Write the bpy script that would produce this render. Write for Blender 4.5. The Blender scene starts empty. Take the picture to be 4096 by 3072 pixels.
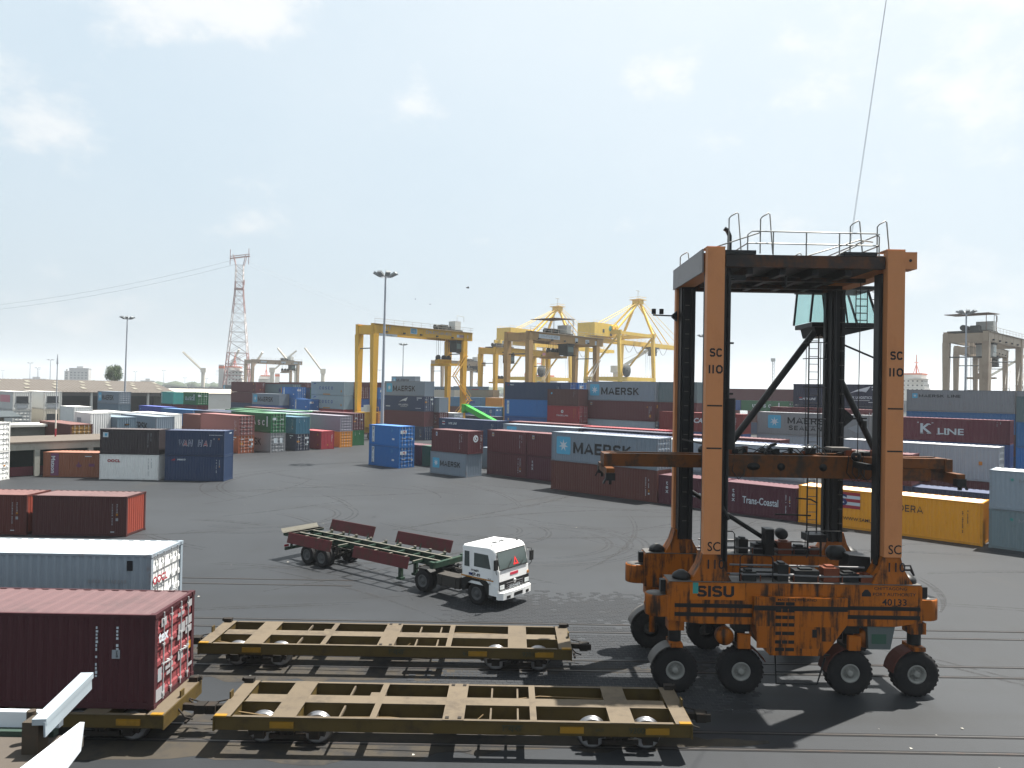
import bpy, math, random
from mathutils import Vector, Matrix
random.seed(7)
PI = math.pi
sc = bpy.context.scene
C = sc.collection
# ------------------------------------------------------------------ camera
EYE = 9.9
cam_d = bpy.data.cameras.new('camera')
cam_d.sensor_width = 36.0
cam_d.lens = 36.0 * 2900 / 4096
cam_d.clip_start = 0.1
cam_d.clip_end = 20000
cam = bpy.data.objects.new('camera', cam_d)
C.objects.link(cam)
pitch, roll = math.atan(24 / 2900), math.radians(1.0)
fw = Vector((0, math.cos(pitch), math.sin(pitch)))
r0, u0 = Vector((1, 0, 0)), Vector((0, -math.sin(pitch), math.cos(pitch)))
rt = r0 * math.cos(roll) + u0 * math.sin(roll)
up = u0 * math.cos(roll) - r0 * math.sin(roll)
M = Matrix((rt, up, -fw)).transposed().to_4x4()
M.translation = (0, 0, EYE)
cam.matrix_world = M
sc.camera = cam
# ------------------------------------------------------------------ exposure
sc.view_settings.view_transform = 'Standard'
sc.view_settings.look = 'None'
sc.view_settings.gamma = 1.0
sc.view_settings.use_curve_mapping = False
sc.view_settings.exposure = 1.6
sc.cycles.use_denoising = True
sc.cycles.max_bounces = 8
sc.cycles.volume_bounces = 0
sc.cycles.transparent_max_bounces = 12
sc.cycles.sample_clamp_indirect = 4.0
# ------------------------------------------------------------------ sky and sun
SUN = Vector((0.36, 0.24, 1.0)).normalized()
CLOUD = (0.35, 0.2, 0.9)
world = bpy.data.worlds.new('World')
sc.world = world
world.use_nodes = True
nt = world.node_tree
nt.nodes.clear()
def wn(t, **k):
    n = nt.nodes.new(t)
    for a, b in k.items(): setattr(n, a, b)
    return n
wo = wn('ShaderNodeOutputWorld'); bg = wn('ShaderNodeBackground')
sky = wn('ShaderNodeTexSky', sky_type='NISHITA', sun_disc=False)
sky.sun_elevation = math.asin(SUN.z)
sky.sun_rotation = math.atan2(SUN.x, SUN.y)
sky.air_density = 1.0; sky.dust_density = 4.0; sky.ozone_density = 1.5
bg.inputs['Strength'].default_value = 0.055
tc = wn('ShaderNodeTexCoord'); sep = wn('ShaderNodeSeparateXYZ')
nt.links.new(tc.outputs['Generated'], sep.inputs[0])
def wm(op, a, b=None, c=None):
    n = wn('ShaderNodeMath', operation=op)
    for i, v in enumerate((a, b, c)):
        if v is None: continue
        if isinstance(v, (int, float)): n.inputs[i].default_value = v
        else: nt.links.new(v, n.inputs[i])
    return n.outputs[0]
# puffy clouds in the sky's own directions, a milky veil, and the glare round the hazy sun
mpw = wn('ShaderNodeMapping'); mpw.inputs['Scale'].default_value = (1.0, 1.0, 1.5); mpw.inputs['Location'].default_value = CLOUD
nt.links.new(tc.outputs['Generated'], mpw.inputs[0])
n1 = wn('ShaderNodeTexNoise'); n1.inputs['Scale'].default_value = 3.6; n1.inputs['Detail'].default_value = 8; n1.inputs['Roughness'].default_value = 0.56
nt.links.new(mpw.outputs[0], n1.inputs['Vector'])
mr = wn('ShaderNodeMapRange', interpolation_type='SMOOTHSTEP')
mr.inputs['From Min'].default_value = 0.545; mr.inputs['From Max'].default_value = 0.66
nt.links.new(n1.outputs['Fac'], mr.inputs['Value'])
n2 = wn('ShaderNodeTexNoise'); n2.inputs['Scale'].default_value = 1.4; n2.inputs['Detail'].default_value = 5
nt.links.new(mpw.outputs[0], n2.inputs['Vector'])
dt = wn('ShaderNodeVectorMath', operation='DOT_PRODUCT'); nt.links.new(tc.outputs['Generated'], dt.inputs[0]); dt.inputs[1].default_value = tuple(SUN)
glow = wm('POWER', wm('MAXIMUM', dt.outputs['Value'], 0.0), 2.2)
veil = wn('ShaderNodeMixRGB'); veil.inputs['Color2'].default_value = (3.85, 4.75, 5.4, 1); veil.inputs['Fac'].default_value = 0.86
nt.links.new(sky.outputs[0], veil.inputs['Color1'])
gl_ = wn('ShaderNodeMixRGB'); gl_.inputs['Color2'].default_value = (5.7, 5.95, 6.1, 1)
nt.links.new(wm('MINIMUM', wm('ADD', wm('MULTIPLY', glow, 1.1), wm('MULTIPLY', wm('SUBTRACT', n2.outputs['Fac'], 0.45), 0.8)), 0.85), gl_.inputs['Fac'])
gl_.use_clamp = False
nt.links.new(veil.outputs[0], gl_.inputs['Color1'])
cl = wn('ShaderNodeMixRGB'); cl.inputs['Color2'].default_value = (6.1, 6.1, 6.1, 1)
nt.links.new(wm('MULTIPLY', mr.outputs[0], 0.8), cl.inputs['Fac'])
nt.links.new(gl_.outputs[0], cl.inputs['Color1'])
low = wn('ShaderNodeMixRGB'); low.inputs['Color2'].default_value = (2.6, 3.0, 3.3, 1)      # thick low haze near the horizon
nt.links.new(wm('MULTIPLY', wm('POWER', 2.718, wm('MULTIPLY', wm('ABSOLUTE', sep.outputs['Z']), -7.0)), 0.92), low.inputs['Fac'])
nt.links.new(cl.outputs[0], low.inputs['Color1'])
nt.links.new(low.outputs[0], bg.inputs['Color'])
nt.links.new(bg.outputs[0], wo.inputs['Surface'])
sun_d = bpy.data.lights.new('sun', 'SUN'); sun_d.energy = 5.0; sun_d.angle = math.radians(0.55); sun_d.color = (1.0, 0.955, 0.88)
sun = bpy.data.objects.new('sun', sun_d); C.objects.link(sun)
sun.rotation_euler = (-SUN).to_track_quat('-Z', 'Y').to_euler()

# ------------------------------------------------------------------ helpers
class MB:
    """collects simple shapes; build() links them as one mesh object"""
    def __init__(s): s.v = []; s.f = []; s.sm = []
    def add(s, vs, fs, smooth=False):
        o = len(s.v); s.v += [tuple(q) for q in vs]
        for f in fs: s.f.append(tuple(o + i for i in f)); s.sm.append(smooth)
        return s
    def box(s, x0, x1, y0, y1, z0, z1):
        return s.add([(x0,y0,z0),(x1,y0,z0),(x1,y1,z0),(x0,y1,z0),(x0,y0,z1),(x1,y0,z1),(x1,y1,z1),(x0,y1,z1)],
                     [(0,3,2,1),(4,5,6,7),(0,1,5,4),(1,2,6,5),(2,3,7,6),(3,0,4,7)])
    def bar(s, p, q, w, h=None, upv=(0,0,1)):
        p, q = Vector(p), Vector(q); h = w if h is None else h
        d = (q - p).normalized(); a = d.cross(Vector(upv))
        if a.length < 1e-4: a = d.cross(Vector((0,1,0)))
        a.normalize(); b = a.cross(d).normalized(); a = a * (w/2); b = b * (h/2)
        vs = [p-a-b, p+a-b, p+a+b, p-a+b, q-a-b, q+a-b, q+a+b, q-a+b]
        return s.add(vs, [(0,1,2,3),(7,6,5,4),(0,4,5,1),(1,5,6,2),(2,6,7,3),(3,7,4,0)])
    def cyl(s, p, q, r, n=12, r2=None, caps=True):
        p, q = Vector(p), Vector(q); r2 = r if r2 is None else r2
        d = (q - p).normalized(); a = d.orthogonal().normalized(); b = d.cross(a)
        vs = []
        for k in range(n):
            t = 2*PI*k/n; e = a*math.cos(t) + b*math.sin(t)
            vs += [p + e*r, q + e*r2]
        s.add(vs, [(2*k, 2*((k+1)%n), 2*((k+1)%n)+1, 2*k+1) for k in range(n)], True)
        if caps: s.add(vs, [tuple(2*k for k in reversed(range(n))), tuple(2*k+1 for k in range(n))])
        return s
    def tube(s, pts, r, n=6):
        pts = [Vector(p) for p in pts]; vs = []; m = len(pts); a = None
        for i, p in enumerate(pts):
            d = (pts[min(i+1, m-1)] - pts[max(i-1, 0)]).normalized()
            a = d.orthogonal().normalized() if a is None else (a - d*a.dot(d)).normalized()
            b = d.cross(a)
            vs += [p + (a*math.cos(2*PI*k/n) + b*math.sin(2*PI*k/n))*r for k in range(n)]
        fs = [(i*n+k, i*n+(k+1)%n, (i+1)*n+(k+1)%n, (i+1)*n+k) for i in range(m-1) for k in range(n)]
        s.add(vs, fs, True)
        return s.add([vs[k] for k in range(n)] + vs[-n:], [tuple(reversed(range(n))), tuple(range(n, 2*n))])
    def prism(s, poly, axis, a0, a1):
        """poly in the two other axes (x,z for axis y; y,z for x; x,y for z)"""
        def P(u, w, a): return {'y': (u, a, w), 'x': (a, u, w), 'z': (u, w, a)}[axis]
        n = len(poly); vs = [P(u, w, a0) for u, w in poly] + [P(u, w, a1) for u, w in poly]
        area = sum(poly[i][0]*poly[(i+1)%n][1] - poly[(i+1)%n][0]*poly[i][1] for i in range(n))
        flip = (area > 0) == (axis == 'y')
        fs = [(i, (i+1)%n, n+(i+1)%n, n+i) for i in range(n)] + [tuple(reversed(range(n))), tuple(range(n, 2*n))]
        return s.add(vs, [tuple(reversed(f)) for f in fs] if flip else fs)
    def lathe(s, prof, c, axis='y', n=24):
        """prof: (radius, along) pairs round an axis through c"""
        c = Vector(c); m = len(prof); vs = []
        for r, t in prof:
            for k in range(n):
                A = 2*PI*k/n; u, w = r*math.cos(A), r*math.sin(A)
                vs.append(c + Vector({'y': (u, t, w), 'x': (t, u, w), 'z': (u, w, t)}[axis]))
        fs = [(i*n+k, i*n+(k+1)%n, (i+1)*n+(k+1)%n, (i+1)*n+k) for i in range(m-1) for k in range(n)]
        return s.add(vs, fs, True)
    def ball(s, c, r, n=12, m=8, sz=1.0):
        return s.lathe([(r*math.sin(PI*i/m) + 1e-4, -r*sz*math.cos(PI*i/m)) for i in range(m+1)], c, 'z', n)
    def mesh(s, name):
        me = bpy.data.meshes.new(name); me.from_pydata(s.v, [], s.f)
        me.polygons.foreach_set('use_smooth', s.sm); me.update(); return me
    def build(s, name, mat, parent=None, loc=None, rot=None):
        return put(name, s.mesh(name), mat, parent, loc, rot)
def put(name, me, mat, parent=None, loc=None, rot=None):
    if not me.materials: me.materials.append(mat)
    o = bpy.data.objects.new(name, me); C.objects.link(o)
    if me.materials[0] is not mat:
        o.material_slots[0].link = 'OBJECT'; o.material_slots[0].material = mat
    if parent: o.parent = parent
    if loc is not None: o.location = loc
    if rot is not None: o.rotation_euler = rot
    return o
def tag(o, label=None, cat=None, group=None, kind=None):
    if label: o['label'] = label
    if cat: o['category'] = cat
    if group: o['group'] = group
    if kind: o['kind'] = kind
    return o
def thing(name, label, cat, loc=(0,0,0), rz=0.0, group=None):
    o = bpy.data.objects.new(name, None); C.objects.link(o); o.location = loc; o.rotation_euler = (0, 0, rz)
    o.empty_display_size = 0.2
    return tag(o, label, cat, group)
def copy_tree(o, parent=None):
    c = o.copy(); C.objects.link(c)
    if parent: c.parent = parent
    for ch in o.children: copy_tree(ch, c)
    return c

# ------------------------------------------------------------------ materials
MATS = {}
def nodes_of(m):
    m.use_nodes = True; return m.node_tree, m.node_tree.nodes['Principled BSDF']
def paint(name, col, rough=0.55, wear=None, wamt=0.35, scale=1.3, streak=6.0, metal=0.0, var=0.10, bump=0.0, spec=0.22, lo=0.48, hi=0.72, sw=0.5):
    """painted or bare surface: uneven tone, worn patches with vertical streaks, per-object shift"""
    if name in MATS: return MATS[name]
    m = bpy.data.materials.new(name); t, b = nodes_of(m); N = t.nodes.new; L = t.links.new
    tcn = N('ShaderNodeTexCoord'); oi = N('ShaderNodeObjectInfo')
    add = N('ShaderNodeVectorMath'); add.operation = 'ADD'
    mulr = N('ShaderNodeMath'); mulr.operation = 'MULTIPLY'; mulr.inputs[1].default_value = 37.0
    L(oi.outputs['Random'], mulr.inputs[0]); L(tcn.outputs['Object'], add.inputs[0]); L(mulr.outputs[0], add.inputs[1])
    mp = N('ShaderNodeMapping'); mp.inputs['Scale'].default_value = (streak, streak, 1.0); L(add.outputs[0], mp.inputs[0])
    na = N('ShaderNodeTexNoise'); na.inputs['Scale'].default_value = scale*0.4; na.inputs['Detail'].default_value = 6; na.inputs['Roughness'].default_value = 0.65; L(mp.outputs[0], na.inputs[0])
    nb = N('ShaderNodeTexNoise'); nb.inputs['Scale'].default_value = scale*2.2; nb.inputs['Detail'].default_value = 7; nb.inputs['Roughness'].default_value = 0.7; L(add.outputs[0], nb.inputs[0])
    mx = N('ShaderNodeMath'); mx.operation = 'MULTIPLY_ADD'; mx.inputs[1].default_value = sw; L(na.outputs[0], mx.inputs[0])
    hb = N('ShaderNodeMath'); hb.operation = 'MULTIPLY'; hb.inputs[1].default_value = 1 - sw; L(nb.outputs[0], hb.inputs[0]); L(hb.outputs[0], mx.inputs[2])
    rg = N('ShaderNodeMapRange'); rg.interpolation_type = 'SMOOTHSTEP'; rg.inputs['From Min'].default_value = lo; rg.inputs['From Max'].default_value = hi
    L(mx.outputs[0], rg.inputs['Value'])
    wm_ = N('ShaderNodeMath'); wm_.operation = 'MULTIPLY'; wm_.inputs[1].default_value = wamt; L(rg.outputs[0], wm_.inputs[0])
    # tone variation, per object and per patch
    tv = N('ShaderNodeMath'); tv.operation = 'MULTIPLY_ADD'; tv.inputs[1].default_value = var*2; L(nb.outputs[0], tv.inputs[0])
    t2 = N('ShaderNodeMath'); t2.operation = 'MULTIPLY_ADD'; t2.inputs[1].default_value = var*1.2; t2.inputs[2].default_value = 1.0 - var*1.6; L(oi.outputs['Random'], t2.inputs[0]); L(t2.outputs[0], tv.inputs[2])
    base = N('ShaderNodeMixRGB'); base.blend_type = 'MULTIPLY'; base.inputs[0].default_value = 1.0
    base.inputs[1].default_value = (*col, 1); L(tv.outputs[0], base.inputs[2])
    w = wear or tuple(min(1, c*0.55 + 0.03) for c in col)
    mixw = N('ShaderNodeMixRGB'); mixw.inputs[2].default_value = (*w, 1); L(base.outputs[0], mixw.inputs[1]); L(wm_.outputs[0], mixw.inputs[0])
    L(mixw.outputs[0], b.inputs['Base Color'])
    rr = N('ShaderNodeMapRange'); rr.inputs['To Min'].default_value = rough - 0.08; rr.inputs['To Max'].default_value = min(1, rough + 0.14); L(nb.outputs[0], rr.inputs['Value'])
    L(rr.outputs[0], b.inputs['Roughness'])
    b.inputs['Metallic'].default_value = metal; b.inputs['Specular IOR Level'].default_value = spec
    if bump:
        bp = N('ShaderNodeBump'); bp.inputs['Strength'].default_value = bump; bp.inputs['Distance'].default_value = 0.02
        L(nb.outputs[0], bp.inputs['Height']); L(bp.outputs[0], b.inputs['Normal'])
    MATS[name] = m
    return m
RUST = (0.11, 0.045, 0.022)
GRIME = (0.035, 0.033, 0.03)
YARD = math.radians(-42)
UX, UY = math.cos(YARD), math.sin(YARD)          # along the container rows
VX, VY = -UY, UX                                 # across the rows, away from us
def yard(u, v, z=0.0): return Vector((UX*u + VX*v, UY*u + VY*v, z))
# ------------------------------------------------------------------ ground
def asphalt():
    m = bpy.data.materials.new('asphalt'); t, b = nodes_of(m); N = t.nodes.new; L = t.links.new
    tcn = N('ShaderNodeTexCoord')
    def noise(s, d=6, r=0.6, vec=None):
        n = N('ShaderNodeTexNoise'); n.inputs['Scale'].default_value = s; n.inputs['Detail'].default_value = d; n.inputs['Roughness'].default_value = r
        L(vec or tcn.outputs['Object'], n.inputs[0]); return n.outputs[0]
    def ramp(v, a, c, lo=0.0, hi=1.0):
        n = N('ShaderNodeMapRange'); n.interpolation_type = 'SMOOTHSTEP'
        n.inputs['From Min'].default_value = a; n.inputs['From Max'].default_value = c; n.inputs['To Min'].default_value = lo; n.inputs['To Max'].default_value = hi
        L(v, n.inputs['Value']); return n.outputs[0]
    def mix(f, c1, c2, mode='MIX'):
        n = N('ShaderNodeMixRGB'); n.blend_type = mode
        for i, v in ((0, f), (1, c1), (2, c2)):
            if isinstance(v, (tuple, float, int)): n.inputs[i].default_value = v if not isinstance(v, tuple) else (*v, 1)
            else: L(v, n.inputs[i])
        return n.outputs[0]
    c = mix(ramp(noise(0.045, 7, 0.6), 0.36, 0.66), (0.0132, 0.0153, 0.0184), (0.0209, 0.0239, 0.0277))
    c = mix(ramp(noise(0.35, 8, 0.7), 0.52, 0.72, 0, 0.5), c, (0.0115, 0.0124, 0.0136))
    mp = N('ShaderNodeMapping'); mp.inputs['Scale'].default_value = (0.035, 0.3, 1); mp.inputs['Rotation'].default_value = (0, 0, 0.12); L(tcn.outputs['Object'], mp.inputs[0])
    c = mix(ramp(noise(1.0, 8, 0.62, mp.outputs[0]), 0.52, 0.68, 0, 0.55), c, (0.0111, 0.0120, 0.0128))
    mp2 = N('ShaderNodeMapping'); mp2.inputs['Scale'].default_value = (0.4, 0.05, 1); mp2.inputs['Rotation'].default_value = (0, 0, 0.72); L(tcn.outputs['Object'], mp2.inputs[0])
    c = mix(ramp(noise(1.0, 7, 0.62, mp2.outputs[0]), 0.55, 0.7, 0, 0.35), c, (0.0103, 0.0111, 0.0120))
    c = mix(ramp(noise(0.12, 5, 0.6), 0.60, 0.74, 0, 0.4), c, (0.0294, 0.0277, 0.0252))
    c = mix(ramp(noise(9.0, 3, 0.8), 0.62, 0.8, 0, 0.5), c, (0.0358, 0.0358, 0.0354))
    c = mix(ramp(noise(22.0, 2, 0.8), 0.3, 0.7, 0.82, 1.12), c, c, 'MIX') if False else c
    L(c, b.inputs['Base Color']); b.inputs['Roughness'].default_value = 0.6; b.inputs['Specular IOR Level'].default_value = 0.3
    bp = N('ShaderNodeBump'); bp.inputs['Strength'].default_value = 0.35; bp.inputs['Distance'].default_value = 0.015
    L(noise(14.0, 5, 0.75), bp.inputs['Height']); L(bp.outputs[0], b.inputs['Normal'])
    return m
ASPH = asphalt()
g = MB().add([(-3500,-400,0),(3500,-400,0),(3500,6000,0),(-3500,6000,0)], [(0,1,2,3)]).build('ground', ASPH)
tag(g, 'grey asphalt of the container yard', None, None, 'structure')
CONTAINERS = [  # x, y, z, turn, length, height, colour, end, marks, label
    (-15.18, 92.14, 2.591, -42.0, 6.06, 2.591, 'pil', 'd', 'pil', 'blue twenty foot container with white PIL strip, upper of the pair standing alone in the aisle'),
    (-15.18, 92.14, 0.0, -42.0, 6.06, 2.591, 'pil2', 'd', 'pil', 'blue twenty foot container with white PIL strip on the asphalt, carrying its twin'),
    (-6.27, 84.12, 2.591, -42.0, 6.06, 2.591, 'maroon', 'p', 'klogo', 'maroon twenty foot container with white round K emblem on its ribbed end'),
    (-6.38, 84.22, 0.0, -42.0, 6.06, 2.591, 'silver', 'p', 'maersk20', 'dented grey MAERSK twenty foot container under the maroon one with the K emblem'),
    (9.44, 69.98, 2.896, -42.0, 12.19, 2.896, 'silver', 'd', 'maersk40', 'long grey MAERSK container on the rust brown one, partly behind the spreader arm'),
    (9.44, 69.98, 0.0, -42.0, 12.19, 2.896, 'brown', 'p', 'num', 'long rust brown container on the asphalt under the big MAERSK one'),
    (16.33, 63.77, 0.0, -42.0, 6.06, 2.591, 'maroon2', 'p', 'tex', 'dark maroon Trans-Coastal container whose lettering is cut by the left legs of the carrier'),
    (20.94, 59.62, 0.0, -42.0, 6.06, 2.591, 'maroon2', 'p', 'tex', 'dark maroon Trans-Coastal container with its whole name readable between the carrier legs'),
    (27.84, 53.41, 0.0, -42.0, 12.19, 2.896, 'yellow', 'p', 'samudera', 'yellow forty foot SAMUDERA container standing alone behind the carrier'),
    (37.16, 45.02, 2.591, -42.0, 12.19, 2.591, 'silver2', 'p', 'maerskline2', 'pale grey MAERSK LINE container at the right picture edge, upper of its pair'),
    (37.16, 45.02, 0.0, -42.0, 12.19, 2.591, 'silver3', 'p', 'maerskline2', 'greenish grey MAERSK LINE container at the right picture edge, lower of its pair'),
    (0.28, 84.28, 2.591, -42.0, 6.06, 2.591, 'maroon', 'p', 'label2', 'maroon twenty foot container, upper left of four between the two MAERSK stacks'),
    (0.28, 84.28, 0.0, -42.0, 6.06, 2.591, 'maroon', 'p', 'num', 'maroon twenty foot container, lower left of four between the two MAERSK stacks'),
    (4.86, 80.16, 2.591, -42.0, 6.06, 2.591, 'maroon', 'p', 'label2', 'maroon twenty foot container with coloured sticker, touching the long MAERSK one'),
    (4.86, 80.16, 0.0, -42.0, 6.06, 2.591, 'maroon2', 'p', 'texonly', 'maroon twenty foot container with tex painted vertically, beside the long brown one'),
    (11.75, 73.95, 2.591, -42.0, 12.19, 2.896, 'white', 'p', '', 'long white roofed container right behind the big MAERSK one'),
    (11.75, 73.95, 0.0, -42.0, 12.19, 2.591, 'silver', 'p', '', 'light grey container under the white roofed one, behind the MAERSK pair'),
    (20.92, 65.7, 2.591, -42.0, 12.19, 2.896, 'silver2', 'd', 'num', 'long light grey container with grey doors, behind the spreader between carrier legs'),
    (20.92, 65.7, 0.0, -42.0, 12.19, 2.591, 'silver', 'p', '', 'pale grey container seen as a strip between spreader and Trans-Coastal roofs'),
    (-12.93, 96.17, 0.0, -42.0, 6.06, 2.591, 'maroon2', 'd', '', 'low maroon container tucked behind the blue PIL pair'),
    (-8.32, 92.02, 0.0, -42.0, 6.06, 2.591, 'green2', 'p', '', 'low dark green container between the PIL pair and the grey MAERSK twenty footer'),
    (31.34, 62.23, 2.591, -42.0, 6.06, 2.591, 'maroon', 'p', 'idmark', 'maroon container with white initials on its end, in front of the big COSCO lettering'),
    (31.34, 62.23, 0.0, -42.0, 6.06, 2.591, 'navy', 'p', '', 'navy container under the maroon one, seen below the spreader at the right carrier leg'),
    (38.24, 56.02, 0.0, -42.0, 12.19, 2.591, 'navy', 'p', '', 'long navy container with white roof, low behind the yellow SAMUDERA one'),
    (-0.69, 91.08, 0.0, -42.0, 6.06, 2.591, 'silver', 'p', '', 'small grey container just showing in the gap right of the K emblem stack'),
    (12.96, 78.78, 2.716, -42.0, 12.19, 2.591, 'navy', 'p', '', 'navy container with pale roof behind the long MAERSK one'),
    (12.96, 78.78, 0.0, -42.0, 12.19, 2.716, 'navy', 'p', '', 'plain container low in its stack, hidden behind the nearer rows'),
    (22.13, 70.52, 2.716, -42.0, 12.19, 2.591, 'navy', 'p', '', 'navy roofed container seen just above the spreader between the left carrier legs'),
    (22.13, 70.52, 0.0, -42.0, 12.19, 2.716, 'maroon', 'p', '', 'plain container low in its stack, hidden behind the nearer rows'),
    (36.0, 63.96, 3.022, -42.0, 12.19, 2.896, 'cosco', 'd', 'cosco40', 'long grey COSCO container with big blue letters above the right spreader arm'),
    (36.0, 63.96, 0.0, -42.0, 12.19, 3.022, 'maroon', 'p', '', 'plain container low in its stack, hidden behind the nearer rows'),
    (4.28, 92.52, 2.862, -42.0, 12.19, 2.591, 'silver', 'p', 'maerskroof', 'silver container with blue star, only its upper edge showing above the maroon row'),
    (4.28, 92.52, 0.0, -42.0, 12.19, 2.862, 'navy', 'p', '', 'plain container low in its stack, hidden behind the nearer rows'),
    (13.45, 84.26, 2.862, -42.0, 12.19, 2.591, 'navy2', 'p', '', 'dark blue container with whitish roof, behind the roof of the long MAERSK one'),
    (13.45, 84.26, 0.0, -42.0, 12.19, 2.862, 'maroon', 'p', '', 'plain container low in its stack, hidden behind the nearer rows'),
    (22.62, 76.0, 2.862, -42.0, 12.19, 2.591, 'maroon', 'p', '', 'maroon container whose pinkish roof shows under the MAERSK SEALAND one'),
    (22.62, 76.0, 0.0, -42.0, 12.19, 2.862, 'maroon', 'p', '', 'plain container low in its stack, hidden behind the nearer rows'),
    (-5.68, 107.27, 2.896, -42.0, 12.19, 2.591, 'navy', 'p', 'nyk', 'long navy NYK container lying behind the maroon K emblem stack'),
    (-5.68, 107.27, 0.0, -42.0, 12.19, 2.896, 'navy', 'p', '', 'navy container under the long NYK one, seen right of the K emblem end'),
    (5.02, 97.64, 2.996, -42.0, 12.19, 2.591, 'maroon', 'd', '', 'maroon container with faded pink roof in front of the long blue PIL one'),
    (5.02, 97.64, 0.0, -42.0, 12.19, 2.996, 'maroon', 'p', '', 'plain container low in its stack, hidden behind the nearer rows'),
    (14.19, 89.39, 2.896, -42.0, 12.19, 2.591, 'red', 'p', '', 'red container with salmon roof below the tall maroon and MAERSK stack'),
    (14.19, 89.39, 0.0, -42.0, 12.19, 2.896, 'maroon', 'p', '', 'plain container low in its stack, hidden behind the nearer rows'),
    (-20.34, 143.08, 8.383, -42.0, 12.19, 2.896, 'silver', 'p', 'maersk40s', 'grey MAERSK container on top of the NYK LOGISTICS one by the tall lamp post'),
    (-20.34, 143.08, 5.487, -42.0, 12.19, 2.896, 'navy', 'd', 'nyklog', 'navy NYK LOGISTICS container with white wing emblem, in the stack by the tall lamp post'),
    (-20.34, 143.08, 2.591, -42.0, 12.19, 2.896, 'maroon', 'p', '', 'maroon container under the NYK LOGISTICS one by the tall lamp post'),
    (-20.34, 143.08, -0.0, -42.0, 12.19, 2.591, 'navy', 'd', 'num', 'navy container at the foot of the MAERSK and NYK LOGISTICS stack'),
    (-17.67, 144.58, 5.316, -42.0, 12.19, 2.896, 'silver', 'p', '', 'silver ribbed end container beside the NYK LOGISTICS doors'),
    (-17.67, 144.58, 2.725, -42.0, 12.19, 2.591, 'maroon', 'd', 'num', 'maroon container with doors under the silver ribbed one'),
    (-17.67, 144.58, 0.0, -42.0, 12.19, 2.725, 'brown', 'p', '', 'plain container low in its stack, hidden behind the nearer rows'),
    (-12.61, 143.93, 2.642, -42.0, 6.06, 2.591, 'cosco', 'd', 'label', 'grey container with stickered doors between the crane stairs and the long NYK one'),
    (-12.61, 143.93, 0.0, -42.0, 6.06, 2.642, 'silver', 'p', '', 'plain container low in its stack, hidden behind the nearer rows'),
    (4.14, 121.04, 8.354, -42.0, 12.19, 2.896, 'navy', 'p', 'seaco', 'long navy SEACO container on top of the blue PIL one'),
    (4.14, 121.04, 5.458, -42.0, 12.19, 2.896, 'pil', 'p', 'pil', 'long blue PIL container under the navy SEACO one'),
    (4.14, 121.04, 2.867, -42.0, 12.19, 2.591, 'blue', 'p', 'label2', 'blue container under the long PIL one, mostly hidden by maroon roofs'),
    (4.14, 121.04, 0.0, -42.0, 12.19, 2.867, 'brown', 'p', '', 'plain container low in its stack, hidden behind the nearer rows'),
    (5.38, 123.83, 8.697, -42.0, 12.19, 2.591, 'blue', 'd', '', 'blue container with doors peeking over the maroon twenty footer, left one'),
    (5.38, 123.83, 5.798, -42.0, 12.19, 2.899, 'silver', 'p', '', 'plain container low in its stack, hidden behind the nearer rows'),
    (5.38, 123.83, 2.899, -42.0, 12.19, 2.899, 'maroon', 'p', '', 'plain container low in its stack, hidden behind the nearer rows'),
    (5.38, 123.83, 0.0, -42.0, 12.19, 2.899, 'blue', 'p', '', 'plain container low in its stack, hidden behind the nearer rows'),
    (7.3, 126.0, 8.753, -42.0, 12.19, 2.591, 'pil', 'd', 'piltag', 'blue container with white red tag doors beside the tall MAERSK stack'),
    (7.3, 126.0, 5.835, -42.0, 12.19, 2.918, 'brown', 'p', '', 'plain container low in its stack, hidden behind the nearer rows'),
    (7.3, 126.0, 2.918, -42.0, 12.19, 2.918, 'navy', 'p', '', 'plain container low in its stack, hidden behind the nearer rows'),
    (7.3, 126.0, 0.0, -42.0, 12.19, 2.918, 'silver', 'p', '', 'plain container low in its stack, hidden behind the nearer rows'),
    (8.68, 113.05, 7.599, -42.0, 6.06, 2.591, 'brown2', 'p', 'dot', 'brown maroon twenty foot container with small blue dot, on the red MAGELLAN one'),
    (8.68, 113.05, 5.008, -42.0, 6.06, 2.591, 'red', 'd', 'magellan', 'bright red MAGELLAN twenty foot container beneath the brown maroon one'),
    (8.68, 113.05, 2.504, -42.0, 6.06, 2.504, 'maroon', 'p', '', 'plain container low in its stack, hidden behind the nearer rows'),
    (8.68, 113.05, 0.0, -42.0, 6.06, 2.504, 'brown', 'p', '', 'plain container low in its stack, hidden behind the nearer rows'),
    (16.96, 109.49, 8.554, -42.0, 12.19, 2.896, 'silver', 'p', 'maersk40s', 'grey MAERSK container topping the tall stack left of the carrier'),
    (16.96, 109.49, 5.658, -42.0, 12.19, 2.896, 'maroon', 'p', 'label2', 'long maroon container with yellow stickers under the stack topping MAERSK one'),
    (16.96, 109.49, 2.762, -42.0, 12.19, 2.896, 'silver2', 'd', '', 'pale grey container at the foot of the tall stack left of the carrier'),
    (16.96, 109.49, 0.0, -42.0, 12.19, 2.762, 'blue', 'p', '', 'plain container low in its stack, hidden behind the nearer rows'),
    (24.12, 103.05, 8.554, -42.0, 6.06, 2.896, 'greygreen', 'p', '', 'grey green container just right of the tall MAERSK stack, cut by a carrier leg'),
    (24.12, 103.05, 5.658, -42.0, 6.06, 2.896, 'maroon', 'p', '', 'maroon container under the grey green one, cut by the left carrier leg'),
    (24.12, 103.05, 2.829, -42.0, 6.06, 2.829, 'navy', 'p', '', 'plain container low in its stack, hidden behind the nearer rows'),
    (24.12, 103.05, 0.0, -42.0, 6.06, 2.829, 'silver', 'p', '', 'plain container low in its stack, hidden behind the nearer rows'),
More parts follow.
